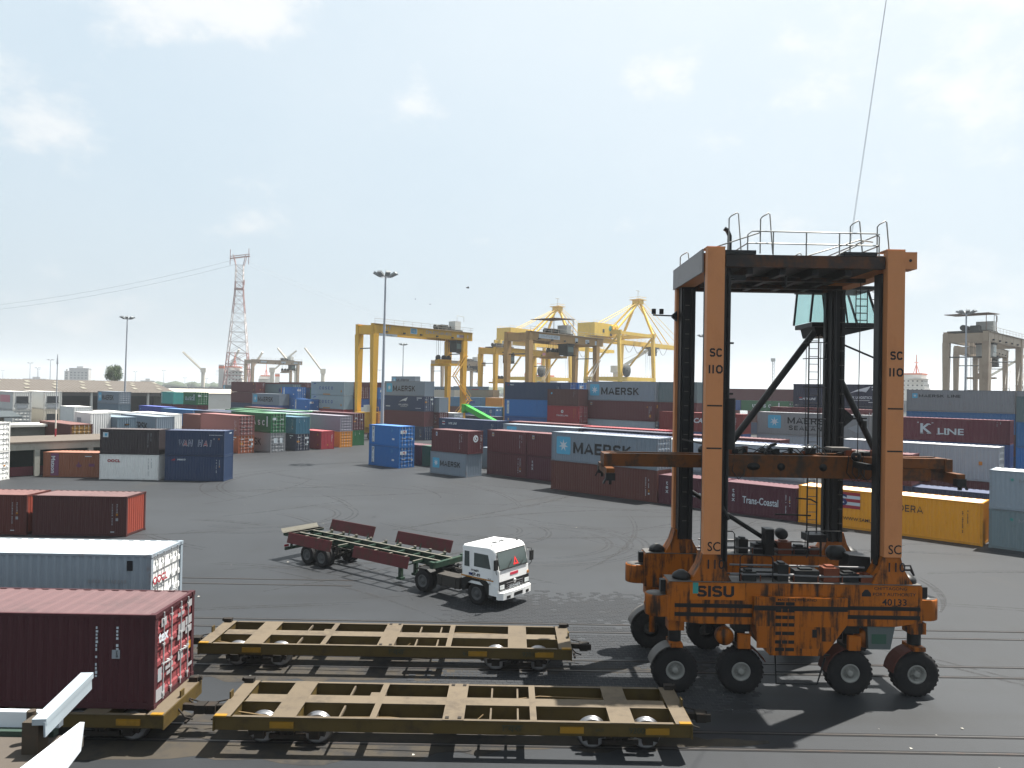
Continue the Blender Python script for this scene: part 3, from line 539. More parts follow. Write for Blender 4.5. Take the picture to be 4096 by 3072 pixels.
    (-45.72, 76.92, 0.0, 0.0, 6.06, 2.591, 'tan', 'p', 'matson', 'rust brown MATSON container on the ground left of the OOCL one'),
    (-39.17, 75.72, 2.591, 0.0, 6.06, 2.591, 'darkbrown', 'p', 'bluewhite', 'very dark brown container with blue white square on the white OOCL one'),
    (-39.17, 75.72, 0.0, 0.0, 6.06, 2.591, 'white', 'p', 'oocl', 'white OOCL container on the ground beside the navy SEACO one'),
    (-32.42, 75.62, 2.591, 0.0, 6.06, 2.591, 'navy', 'p', 'wanhai', 'navy WAN HAI container with red letters A, on the navy SEACO one'),
    (-32.42, 75.62, 0.0, 0.0, 6.06, 2.591, 'navy', 'p', 'seaco', 'navy SEACO container on the ground under WAN HAI'),
    (-56.8, 72.22, 2.896, 0.0, 12.19, 2.896, 'white', 'd', '', 'white container with doors at the left picture edge, upper of two'),
    (-56.8, 72.22, 0.0, 0.0, 12.19, 2.896, 'white', 'd', 'redtag', 'white container with doors at the left picture edge, on the ground'),
    (-27.72, 48.02, 0.0, 0.0, 6.06, 2.591, 'darkred', 'p', 'num2', 'dark red container on the ground, the right one of two behind the white wagon load'),
    (-34.17, 48.02, 0.0, 0.0, 6.06, 2.591, 'darkred2', 'p', 'num2', 'dark red container with orange end cut by the left picture edge'),
    (-18.645, 26.719, 1.0, 0.0, 12.19, 2.896, 'whiteold', 'd', 'oocldoor', 'white grey OOCL container with rusty corners riding on the far track wagon'),
    (-15.715, 21.069000000000003, 1.0, 0.0, 12.19, 2.591, 'foremaroon', 'd', 'tex_door', 'big dark maroon container with red doors riding on the near track wagon'),
]
# ------------------------------------------------------------------ lettering and printed marks
TXT = {}
def text_mesh(s, bold=0.0, align='CENTER', space=1.0, line=0.72, shear=0.0):
    k = (s, bold, align, space, line, shear)
    if k in TXT: return TXT[k]
    cu = bpy.data.curves.new('lettering', 'FONT'); cu.body = s; cu.align_x = align; cu.align_y = 'CENTER'
    cu.offset = bold; cu.space_character = space; cu.space_line = line; cu.shear = shear; cu.resolution_u = 3; cu.extrude = 0.003
    o = bpy.data.objects.new('lettering', cu); C.objects.link(o)
    dg = bpy.context.evaluated_depsgraph_get(); me = bpy.data.meshes.new_from_object(o.evaluated_get(dg))
    me.name = 'lettering'; bpy.data.objects.remove(o); bpy.data.curves.remove(cu)
    TXT[k] = me; return me
def ink(name, col, wamt=0.25): return paint('ink_' + name, col, 0.6, tuple(0.6*c + 0.05 for c in col), wamt, 2.0, 3.0, var=0.05)
INK = {'black': (0.012, 0.013, 0.016), 'white': (0.420,0.470,0.510), 'blue': (0.02, 0.06, 0.22), 'red': (0.260,0.022,0.034), 'star': (0.07, 0.30, 0.46),
       'yellow': (0.330,0.140,0.008), 'orange': (0.330,0.130,0.020), 'purple': (0.12, 0.04, 0.09), 'pink': (0.5, 0.22, 0.25), 'grey': (0.22, 0.24, 0.26), 'pale': (0.24, 0.24, 0.25), 'darkblue': (0.015, 0.025, 0.10), 'teal': (0.040,0.220,0.200)}
FACE = {'s': lambda x, z, L, W, d: ((x - L/2, -W/2 - d, z), (PI/2, 0, 0)), 'e': lambda x, z, L, W, d: ((L/2 + d, x - W/2, z), (PI/2, 0, PI/2))}
def word(par, s, face, x, z, h, col, L, W=2.438, bold=0.0, sx=1.0, rot=0.0, d=0.008, name='lettering', **k):
    """cap height h in metres at x from the left edge of the face"""
    loc, r = FACE[face](x, z, L, W, d)
    me = text_mesh(s, bold, **k)
    o = put(name, me, ink(col, INK[col]), par)
    o.matrix_basis = Matrix.Translation(loc) @ Matrix.Rotation(r[2], 4, 'Z') @ Matrix.Rotation(r[0], 4, 'X') @ Matrix.Rotation(rot, 4, 'Z') @ Matrix.Diagonal((h/0.7*sx, h/0.7, 1, 1))
    return o

GL = {  # heavy block capitals as strokes in a unit-high cell: width, strokes
 'M': (1.05, [[(.1,0),(.1,1)], [(.95,0),(.95,1)], [(.1,1),(.52,.18),(.95,1)]]), 'A': (.96, [[(.06,0),(.48,1),(.90,0)], [(.22,.30),(.74,.30)]]), 'E': (.74, [[(.1,0),(.1,1)], [(.1,.905),(.72,.905)], [(.1,.5),(.66,.5)], [(.1,.095),(.72,.095)]]),
 'R': (.84, [[(.1,0),(.1,1)], [(.1,.905),(.55,.905),(.70,.82),(.70,.58),(.55,.46),(.1,.46)], [(.48,.46),(.74,0)]]), 'S': (.80, [[(.72,.78),(.58,.905),(.24,.905),(.11,.80),(.11,.64),(.24,.53),(.56,.48),(.69,.37),(.69,.20),(.56,.095),(.22,.095),(.07,.23)]]),
 'K': (.88, [[(.1,0),(.1,1)], [(.14,.44),(.76,1)], [(.36,.58),(.80,0)]]), 'L': (.70, [[(.1,0),(.1,1)], [(.1,.095),(.68,.095)]]), 'I': (.22, [[(.11,0),(.11,1)]]), 'N': (.90, [[(.1,0),(.1,1)], [(.80,0),(.80,1)], [(.1,1),(.80,0)]]),
 'C': (.84, [[(.76,.76),(.60,.905),(.28,.905),(.11,.72),(.11,.28),(.28,.095),(.60,.095),(.76,.24)]]), 'O': (.90, [[(.30,.905),(.11,.70),(.11,.30),(.30,.095),(.60,.095),(.79,.30),(.79,.70),(.60,.905),(.30,.905)]]), 'U': (.84, [[(.1,1),(.1,.26),(.26,.095),(.58,.095),(.74,.26),(.74,1)]]),
 'D': (.86, [[(.1,0),(.1,1)], [(.1,.905),(.52,.905),(.75,.68),(.75,.32),(.52,.095),(.1,.095)]]), 'H': (.86, [[(.1,0),(.1,1)], [(.76,0),(.76,1)], [(.1,.5),(.76,.5)]]), 'J': (.62, [[(.50,1),(.50,.24),(.38,.095),(.20,.095),(.08,.22)]]), 'W': (1.2, [[(.05,1),(.32,.02),(.60,.92),(.88,.02),(1.15,1)]]), ' ': (.5, [])}
SW = {}
def stroke_mesh(s_, wt=.19, gap=.16, shear=0.0, line=1.25):
    k = (s_, wt, gap, shear)
    if k in SW: return SW[k]
    m = MB(); lines = s_.split('\n'); H_ = len(lines)
    for li, ln in enumerate(lines):
        wid = sum(GL[c][0] for c in ln) + gap*(len(ln)-1); x0 = -wid/2; oy = ((H_-1)/2 - li)*line - .5; n = 0
        for ch in ln:
            for st in GL[ch][1]:
                n += 1; P = [Vector((x, y)) for x, y in st]; L_, R_ = [], []; closed = (P[0]-P[-1]).length < 1e-6
                for i, p in enumerate(P):
                    a = P[i-1] if i > 0 else (P[-2] if closed else None); b = P[i+1] if i < len(P)-1 else (P[1] if closed else None)
                    d1 = (p-a).normalized() if a is not None else (b-p).normalized(); d2 = (b-p).normalized() if b is not None else d1
                    n1_, n2_ = Vector((-d1.y, d1.x)), Vector((-d2.y, d2.x)); q = (n1_+n2_); q = q.normalized() if q.length > .05 else n1_; f = min(1.5, 1/max(.35, q.dot(n1_))); q = q*(wt/2*f)
                    L_.append(p+q); R_.append(p-q)
                vs = []
                for a, b in zip(L_, R_):
                    for e in (a, b): yy = min(1.0, max(0.0, e.y)); vs.append((x0+e.x+shear*yy, yy+oy, .0004*n))
                m.add(vs, [(2*i, 2*i+1, 2*i+3, 2*i+2) for i in range(len(st)-1)])
            x0 += GL[ch][0] + gap
    SW[k] = m.mesh('lettering'); return SW[k]
def block(par, s, face, x, z, h, col, L, W=2.438, sx=1.0, d=0.008, wt=.19, gap=.16, shear=0.0, line=1.25):
    loc, r = FACE[face](x, z, L, W, d); o = put('lettering', stroke_mesh(s, wt, gap, shear, line), ink(col, INK[col]), par)
    o.matrix_basis = Matrix.Translation(loc) @ Matrix.Rotation(r[2], 4, 'Z') @ Matrix.Rotation(r[0], 4, 'X') @ Matrix.Diagonal((h*sx, h, 1, 1)); return o
def patch(par, face, x0, x1, z0, z1, col, L, W=2.438, d=0.005, name='sticker', rows=None):
    """one thin plate, or several small ones (rows: list of (x0,x1,z0,z1))"""
    m = MB()
    for a, b, e, f in (rows or [(x0, x1, z0, z1)]):
        if face == 's': m.box(a - L/2, b - L/2, -W/2 - d, -W/2 - d + 0.003, e, f)
        else: m.box(L/2 + d - 0.003, L/2 + d, a - W/2, b - W/2, e, f)
    o = m.build(name, ink(col, INK[col]), par)
    if rows: o['kind'] = 'stuff'
    return o
def star(par, face, x, z, r, L, W=2.438, square=True, col='white', sq=1.45):
    if square:
        s = r*sq; c = 0.18*s; pts = []
        for cx_, cz_, a0 in ((s-c, s-c, 0), (-s+c, s-c, PI/2), (-s+c, -s+c, PI), (s-c, -s+c, 1.5*PI)):
            pts += [(cx_ + c*math.cos(a0 + k*PI/6), cz_ + c*math.sin(a0 + k*PI/6)) for k in range(4)]
        flat(par, face, x, z, pts, 'star', L, W, 0.005, 'emblem')
    pts = []
    for k in range(14):
        a = PI/2 + k*PI/7; q = r if k % 2 == 0 else r*0.40
        pts.append((q*math.cos(a), q*math.sin(a)))
    flat(par, face, x, z, pts, col, L, W, 0.010, 'star')
def flat(par, face, x, z, pts, col, L, W=2.438, d=0.008, name='emblem'):
    m = MB()
    if face == 's': m.prism([(x - L/2 + a, z + b) for a, b in pts], 'y', -W/2 - d, -W/2 - d + 0.003)
    else: m.prism([(x - W/2 + a, z + b) for a, b in pts], 'x', L/2 + d - 0.003, L/2 + d)
    return m.build(name, ink(col, INK[col]), par)
def ring(par, face, x, z, r0, r1, col, L, W=2.438, n=20):
    m = MB(); vs = []
    for k in range(n):
        a = 2*PI*k/n
        for r in (r0, r1):
            p, q = x + r*math.cos(a), z + r*math.sin(a)
            vs.append((p - L/2, -W/2 - 0.008, q) if face == 's' else (L/2 + 0.008, p - W/2, q))
    m.add(vs, [(2*k, 2*((k+1) % n), 2*((k+1) % n)+1, 2*k+1) for k in range(n)])
    return m.build('emblem', ink(col, INK[col]), par)
def codes(par, face, x, z0, z1, col, L, gap=0.30):
    """columns of small stencilled characters, as they read from here"""
    rr = random.Random(int(x*100) + int(z0*1000)); rows = []
    for c, (a, b) in enumerate(((z0, z1), (z0 + 0.45*(z1-z0), z1))):
        z = b
        while z > a:
            hh = rr.uniform(0.05, 0.085)
            if rr.random() > 0.18: rows.append((x + c*gap, x + c*gap + rr.uniform(0.04, 0.07), z - hh, z))
            z -= hh + 0.035
    return tag(patch(par, face, 0, 0, 0, 0, col, L, rows=rows, name='stencil'), None, None, None, 'stuff')
def labels(par, face, spots, L):
    for x, z, w, h, col in spots: patch(par, face, x - w/2, x + w/2, z - h/2, z + h/2, col, L)

def mark(par, key, L, h):
    """lettering and stickers, as the photograph shows them on each container"""
    w = lambda *a, **k: word(par, *a, L=L, **k)
    m = h*0.5; bl = lambda *a, **k: block(par, *a, L=L, **k)
    if key in ('maersk40', 'maersk40s', 'maersk20', 'maersk2x', 'maersk_far', 'rsk', 'maerskroof'):
        if L > 10:
            star(par, 's', L*0.125, h*0.55, 0.60, L); bl('MAERSK', 's', L*0.50, h*0.50, 1.08, 'black', sx=1.02, wt=.21)
        else:
            star(par, 's', 1.0, m, 0.40, L); bl('MAERSK', 's', 3.4, m, 0.60, 'black', sx=.92)
        if key == 'maersk40':
            codes(par, 's', L - 2.2, 1.7, 2.5, 'grey', L)
            labels(par, 'e', [(0.85, 0.55, .38, .42, 'darkblue'), (1.9, 0.5, .3, .12, 'black'), (0.5, .9, .2, .35, 'star')], L)
        if key == 'rsk': labels(par, 'e', [(.85, 1.75, .55, .75, 'white'), (1.75, 1.75, .55, .75, 'white')], L)
    elif key in ('maerskline', 'maerskline2'):
        if key == 'maerskline': star(par, 's', 1.0, h*0.72, 0.22, L); bl('MAERSK LINE', 's', 3.9, h*0.72, 0.36, 'black', sx=1.35)
        else: star(par, 's', 1.25, h*0.78, 0.15, L, square=False, col='teal'); bl('MAERSK LINE', 's', 3.2, h*0.76, 0.22, 'grey', sx=1.45)
    elif key == 'sealand':
        star(par, 's', 2.3, h*0.58, 0.58, L); bl('MAERSK', 's', 6.7, h*.66, .80, 'black', sx=1.12); bl('SEALAND', 's', 6.55, h*.34, .56, 'black', sx=1.12, gap=.28)
        flat(par, 's', L - 1.3, h*0.42, [(-1.2, 0), (0, .55), (1.0, 0), (0, -.55)], 'grey', L)
    elif key in ('pil', 'pil2'):
        if L > 10: patch(par, 's', 0.55, 1.05, 0.45, h-0.25, 'white', L); w('P\nI\nL', 's', 0.80, m, 0.44, 'black', d=.012, bold=.0, line=0.95, sx=.8)
        else:
            patch(par, 's', 0.62, 1.12, 0.42, h-0.18, 'white', L); w('P\nI\nL', 's', 0.87, h*0.51, 0.50, 'black', d=.012, line=1.0, sx=.85)
            labels(par, 's', [(4.9, .95, .45, .22, 'white')], L)
            labels(par, 'e', [(.68, h*.72, .95, .40, 'white'), (2.1, .95, .14, .24, 'white')], L)
            w('PIL', 'e', .85, h*.72, .24, 'red', d=.012, bold=.02); codes(par, 's', 4.5, 1.7, 2.3, 'star', L, .2)
    elif key == 'piltag': labels(par, 'e', [(1.0, h*.7, 1.0, .5, 'white'), (1.3, h*.7, .35, .35, 'red')], L)
    elif key == 'klogo':
        patch(par, 's', 0.75, 1.0, h-0.75, h-0.3, 'white', L); patch(par, 's', .81, .94, h-.66, h-.4, 'blue', L, d=.009)
        ring(par, 'e', 1.25, h*.66, .27, .40, 'white', L); w('K', 'e', 1.25, h*.66, .40, 'white', bold=.03)
        codes(par, 's', 4.75, .6, 2.2, 'white', L); codes(par, 'e', 2.05, .6, 2.1, 'white', L, .16)
    elif key == 'num': codes(par, 's', L - 1.2, .6, 2.2, 'white', L); labels(par, 's', [(L - .85, 1.0, .12, .2, 'yellow'), (L-.85, .75, .14, .14, 'white')], L); codes(par, 'e', .55, 1.6, 2.3, 'white', L, .9)
    elif key == 'num2':
        codes(par, 's', L - .95, .75, 2.1, 'grey', L); labels(par, 's', [(L - .62, 1.42, .12, .14, 'yellow'), (L - .62, 1.1, .16, .18, 'grey'), (L-.9, .3, .25, .05, 'white')], L)
    elif key == 'label2':
        patch(par, 's', 0.75, 1.1, h-0.72, h-0.28, 'grey', L); patch(par, 's', .82, 1.03, h-.62, h-.45, 'yellow', L, d=.009); codes(par, 's', L - 1.0, .7, 2.2, 'white', L)
        if L > 10: labels(par, 's', [(L-.8, .8, .3, .4, 'yellow'), (L-1.3, 2.1, .16, .2, 'yellow')], L); labels(par, 'e', [(.6, 2.2, .25, .45, 'yellow'), (1.2, 1.8, .16, .2, 'yellow')], L)
    elif key in ('tex', 'texonly'):
        w('t\ne\nx', 's', .85, h*.60 if key == 'tex' else h*.62, .36, 'white', bold=.012, line=.72)
        if key == 'tex': w('Trans-Coastal', 's', 3.15, h*.47, .56, 'white', bold=.014, sx=.66); codes(par, 's', 5.2, .5, 2.0, 'white', L); labels(par, 's', [(5.52, 1.5, .1, .14, 'yellow')], L)
    elif key == 'texdoor': w('tex', 'e', .75, h*.72, .24, 'white', bold=.02); labels(par, 'e', [(.45, h*.52, .42, .24, 'yellow'), (1.95, h*.42, .3, .14, 'yellow'), (1.9, h*.62, .3, .2, 'white')], L)
    elif key == 'samudera':
        for i in range(5): patch(par, 's', 2.6, 4.5, 1.52 + .24*i, 1.52 + .24*(i+1) - .005, ('red', 'white')[i % 2], L)
        w('S', 's', 3.3, 2.1, .78, 'darkblue', d=.012, bold=.03, sx=1.2); bl('SAMUDERA', 's', 7.0, 2.0, .50, 'black', sx=.80, wt=.14); w('WWW.SAMUDERA.COM', 's', 5.2, .75, .24, 'black', bold=.004)
        codes(par, 's', 11.0, .8, 2.3, 'black', L)
    elif key == 'kline':
        w('K', 's', 4.2, h*.53, .98, 'white', bold=.03, sx=1.15); w('LINE', 's', 6.7, h*.43, .66, 'white', bold=.022, sx=1.35); w('"', 's', 3.5, h*.72, .4, 'white'); w('"', 's', 4.95, h*.72, .4, 'white')
        w('A', 's', .35, h*.6, .5, 'white', bold=.02); codes(par, 's', 11.0, 1.9, 2.4, 'grey', L)
        for x0, x1, zz in ((3.72, 4.06, .84), (4.4, 4.84, .84), (3.72, 4.06, 1.84), (4.4, 4.8, 1.84), (5.35, 5.75, .8), (6.15, 6.5, .8), (6.15, 6.5, 1.4)): patch(par, 's', x0, x1, zz-.03, zz+.03, 'white', L, d=.011, name='serif')
    elif key == 'cosco40': bl('COSCO', 's', 5.0, h*.40, .95, 'blue', sx=1.15, wt=.24, gap=.5); labels(par, 's', [(L-1.3, 1.5, .25, .3, 'orange')], L); codes(par, 'e', .6, 1.3, 2.4, 'grey', L, 1.0)
    elif key == 'cosco':
        bl('COSCO', 's', L*.47, h*.53, .66, 'blue', sx=1.05, wt=.22, gap=.75); patch(par, 's', L*.38, L*.60, .12, .32, 'yellow', L); flat(par, 's', L*.1, h*.83, [(-.5, -.12), (.7, .05), (.7, .22), (.1, .16)], 'blue', L); labels(par, 's', [(L-.9, .9, .35, .4, 'yellow')], L)
    elif key == 'cai': w('CAI', 's', 6.0, h*.58, .62, 'white', bold=.03, sx=1.1, shear=.2); codes(par, 's', 10.9, .5, 2.1, 'white', L)
    elif key == 'hanjin': bl('HANJIN', 's', L*.55, h*.45, .85, 'white', sx=.95, wt=.2, gap=.22); ring(par, 's', L*.88, h*.62, .28, .40, 'white', L); labels(par, 's', [(L*.88, h*.62, .16, .4, 'white'), (L*.88, h*.3, .3, .3, 'yellow')], L); labels(par, 'e', [(.7, h*.75, .6, .3, 'white'), (1.8, h*.75, .5, .2, 'white')], L)
    elif key == 'www': w('www.hanjin.com', 's', 3.4, h*.65, .34, 'white')
    elif key in ('uasc', 'uasc_sc', 'uasc_c'):
        bl('UASC', 's', L*.44 if key != 'uasc_sc' else L*.66, h*.5, .76, 'white', sx=.75 if L < 10 else 1.1, wt=.22, gap=.75)
        patch(par, 's', L*.78 if key != 'uasc_sc' else L*.90, (L*.78 if key != 'uasc_sc' else L*.90) + .3, .9, h-.45, 'white', L)
        labels(par, 'e', [(.55, h*.72, .5, .35, 'white'), (.95, h*.72, .14, .14, 'white'), (1.9, h*.7, .5, .1, 'white')], L)
    elif key == 'magellan': w('MAGELLAN', 's', 3.0, h*.42, .25, 'white', sx=1.25); ring(par, 's', 3.0, h*.66, .10, .24, 'white', L); codes(par, 's', 5.2, .7, 2.2, 'yellow', L, .3)
    elif key == 'seaco': flat(par, 's', L*.055 if L > 10 else .75, h*.85, [(-.15, -.12), (.3, -.12), (.3, .1)], 'red', L); w('seaco', 's', (L*.055 if L > 10 else .75) + .95, h*.85, .22, 'white', bold=.03, sx=1.2); codes(par, 's', L - .8, .9, 2.2, 'white', L); labels(par, 's', [(L-.45, 1.5, .1, .12, 'yellow')], L)
    elif key == 'wanhai':
        for s_, x, c in (('W', 1.62, 'darkblue'), ('A', 2.05, 'red'), ('N', 2.55, 'darkblue'), ('H', 3.55, 'darkblue'), ('A', 4.12, 'red'), ('I', 4.62, 'darkblue')):
            bl(s_, 's', x, h*.5, .68, 'white', sx=.62, wt=.30, shear=.18); bl(s_, 's', x, h*.5, .62, c, d=.016, sx=.62, wt=.18, shear=.18)
        rows = [(4.5 + .14*i, 4.58 + .14*i, h-.5, h-.42) for i in range(10)]; patch(par, 's', 0, 0, 0, 0, 'white', L, rows=rows, name='stencil')
        labels(par, 's', [(5.0, h-.85, .14, .14, 'grey'), (5.5, h-.85, .14, .16, 'orange')], L); labels(par, 'e', [(1.6, h-.3, .6, .08, 'white')], L)
    elif key == 'oocl': w('OOCL', 's', 1.45, h*.74, .26, 'red', bold=.05, sx=1.15, space=1.1); codes(par, 's', 5.0, .5, 2.2, 'grey', L)
    elif key == 'matson': patch(par, 's', .78, 1.62, .15, h-.12, 'purple', L); w('Matson', 's', 1.02, h*.5, .40, 'white', d=.012, bold=.02, rot=-PI/2, sx=1.08); flat(par, 's', 3.7, 1.25, [(-.3, 0), (-.1, .15), (0, .4), (.1, .12), (.35, 0), (.15, -.2), (-.1, -.2)], 'purple', L); labels(par, 's', [(5.05, 1.3, .6, .3, 'purple'), (4.7, 2.2, .7, .08, 'white')], L)
    elif key == 'bluewhite': patch(par, 's', .3, .85, h-.85, h-.35, 'white', L); flat(par, 's', .62, h-.6, [(-.18, -.05), (-.1, .15), (.15, .15), (.1, -.05), (.02, -.17)], 'star', L, d=.01); codes(par, 's', 4.9, .8, 2.2, 'grey', L)
    elif key == 'nyk': 
        for i in range(3): patch(par, 's', .75, 1.35, h-.95+.2*i, h-.83+.2*i, ('white', 'red', 'white')[i], L)
        w('NYK LINE', 's', 3.0, h-.75, .32, 'white', bold=.02, shear=.2, sx=.9); codes(par, 's', 11.0, .9, 2.1, 'white', L)
    elif key in ('nyklog', 'nykbig'):
        x = L*.49 if key == 'nyklog' else L*.70
        flat(par, 's', x, h*.62, [(-1.3, -.1), (-.4, .35), (1.3, .85), (1.0, .4), (.75, .05), (.95, .32), (-.2, .1), (.3, .3), (-.6, .1)], 'white', L)
        w('NYK LOGISTICS', 's', x, h*.40, .32, 'white', bold=.012, sx=.9); patch(par, 's', x-.9, x+1.2, h*.26, h*.30, 'grey', L)
        w('NYK LINE' if key == 'nykbig' else '', 's', 2.1, h*.30, .28, 'white', bold=.02, shear=.2) if key == 'nykbig' else labels(par, 's', [(1.2, h*.28, 1.4, .16, 'white')], L)
        if key == 'nykbig': labels(par, 's', [(1.0, h*.36, .35, .1, 'red'), (1.0, h*.28, .35, .1, 'white')], L)
        labels(par, 's', [(L-1.5, h*.88, 1.5, .16, 'white'), (L-2.0, h*.76, .4, .14, 'white'), (L-1.8, h*.2, 1.6, .08, 'white')], L)
        labels(par, 'e', [(.42, h*.62, .5, .28, 'yellow'), (.5, h*.78, .5, .1, 'white'), (1.9, h*.80, .6, .3, 'white'), (2.05, h*.52, .3, .35, 'white'), (.5, h*.3, .25, .16, 'white')], L)
    elif key == 'idmark': labels(par, 'e', [(.8, h*.5, .35, .3, 'white'), (1.45, h*.5, .5, .3, 'white')], L)
    elif key == 'dot': flat(par, 's', .85, h*.74, [(.15*math.cos(k), .15*math.sin(k)) for k in [i*PI/4 for i in range(8)]], 'star', L); codes(par, 's', L-1, 1.4, 2.3, 'grey', L)
    elif key == 'label': labels(par, 'e', [(.45, h*.55, .45, .25, 'yellow'), (1.95, h*.75, .6, .3, 'white'), (2.1, h*.5, .3, .35, 'white'), (.6, h*.8, .5, .1, 'white'), (1.9, h*.35, .5, .12, 'white')], L); labels(par, 's', [(L-1.2, h*.88, 1.0, .14, 'white'), (L-1.4, h*.75, .3, .12, 'white')], L)
    elif key == 'dots': labels(par, 's', [(L-1.0, h*.8, .3, .3, 'yellow'), (L-.9, h*.25, .2, .25, 'yellow')], L); labels(par, 'e', [(1.2, .7, .2, .25, 'orange'), (1.85, .7, .12, .14, 'yellow')], L); codes(par, 'e', 1.9, 1.2, 2.3, 'white', L, .15)
    elif key == 'orangelogo': patch(par, 's', L*.62, L*.86, h*.30, h*.72, 'orange', L); flat(par, 's', L*.56, h*.5, [(-.5, -.4), (.4, -.4), (.4, .1), (-.3, .5)], 'darkblue', L)
    elif key == 'redlogo': patch(par, 's', L*.62, L*.86, h*.42, h*.75, 'red', L)
    elif key == 'ltlogo': patch(par, 's', L*.55, L*.82, h*.38, h*.62, 'blue', L)
    elif key == 'volume': w('VOLUME', 's', 2.2, h*.82, .34, 'grey', bold=.01, sx=1.3)
    elif key == 'tsl': w('TSL', 's', L*.8, h*.5, .8, 'white', bold=.02)
    elif key == 'tealstripe': patch(par, 's', .25, .5, .2, h-.15, 'white', L)
    elif key == 'pinksign': patch(par, 's', L-7, L-1.5, h*.4, h*.8, 'pink', L)
    elif key == 'dotl': patch(par, 's', 1.0, 2.6, h*.55, h*.75, 'grey', L)
    elif key == 'blueflag': flat(par, 's', L*.64, h*.55, [(-1.5, .4), (.2, .4), (.9, .1), (-.3, 0), (.9, -.5), (-1.2, -.5)], 'white', L); flat(par, 's', L*.52, h*.55, [(-.6, -.55), (.3, -.5), (.1, .1), (-.4, .5)], 'blue', L); labels(par, 'e', [(1.25, h*.66, .6, .25, 'black'), (1.25, h*.66, .3, .12, 'yellow')], L)
    elif key == 'oocldoor':
        word(par, 'OOCL', 'e', .62, h*.66, .26, 'red', L, bold=.03, sx=1.0, d=.03); labels(par, 'e', [(.98, h*.38, .34, .42, 'yellow'), (.4, h*.36, .2, .12, 'grey'), (1.6, h*.45, .25, .25, 'grey')], L)
        rows = [(L-2.2 + .115*i, L-2.13 + .115*i, h-1.02, h-.90) for i in range(12) if i != 4]; patch(par, 's', 0, 0, 0, 0, 'grey', L, rows=rows, name='stencil')
        labels(par, 's', [(L-1.4, h-1.25, .5, .1, 'grey'), (L-1.35, h-1.75, .26, .28, 'darkblue'), (L-.75, h-1.75, .26, .28, 'orange'), (L-.75, h-.4, .2, .35, 'black')], L)
    elif key == 'tex_door':
        word(par, 'tex', 'e', .42, 1.88, .28, 'white', L, bold=.03, d=.03)
        labels(par, 'e', [(.5, 2.25, .3, .24, 'pale'), (1.55, 2.15, .4, .1, 'pale'), (1.6, 1.72, .42, .3, 'pale'), (2.05, 1.82, .4, .24, 'pale'), (2.05, 1.55, .4, .2, 'pale'), (2.1, 2.3, .3, .2, 'pale'), (1.5, 1.5, .3, .16, 'pale'), (2.1, 1.05, .22, .22, 'yellow'), (1.55, .95, .32, .26, 'pale'), (.85, .9, .45, .12, 'pale'), (.9, .72, .4, .1, 'pale'), (.3, .85, .22, .36, 'grey'), (.35, .32, .5, .34, 'pale'), (2.2, .45, .25, .1, 'pale')], L)
        codes(par, 's', L-1.62, .75, 2.25, 'white', L, .56); labels(par, 's', [(L-1.06, 1.5, .22, .24, 'grey')], L)
    elif key == 'redtag': labels(par, 'e', [(.6, h*.62, .5, .2, 'orange'), (1.7, h*.5, .3, .15, 'orange')], L)

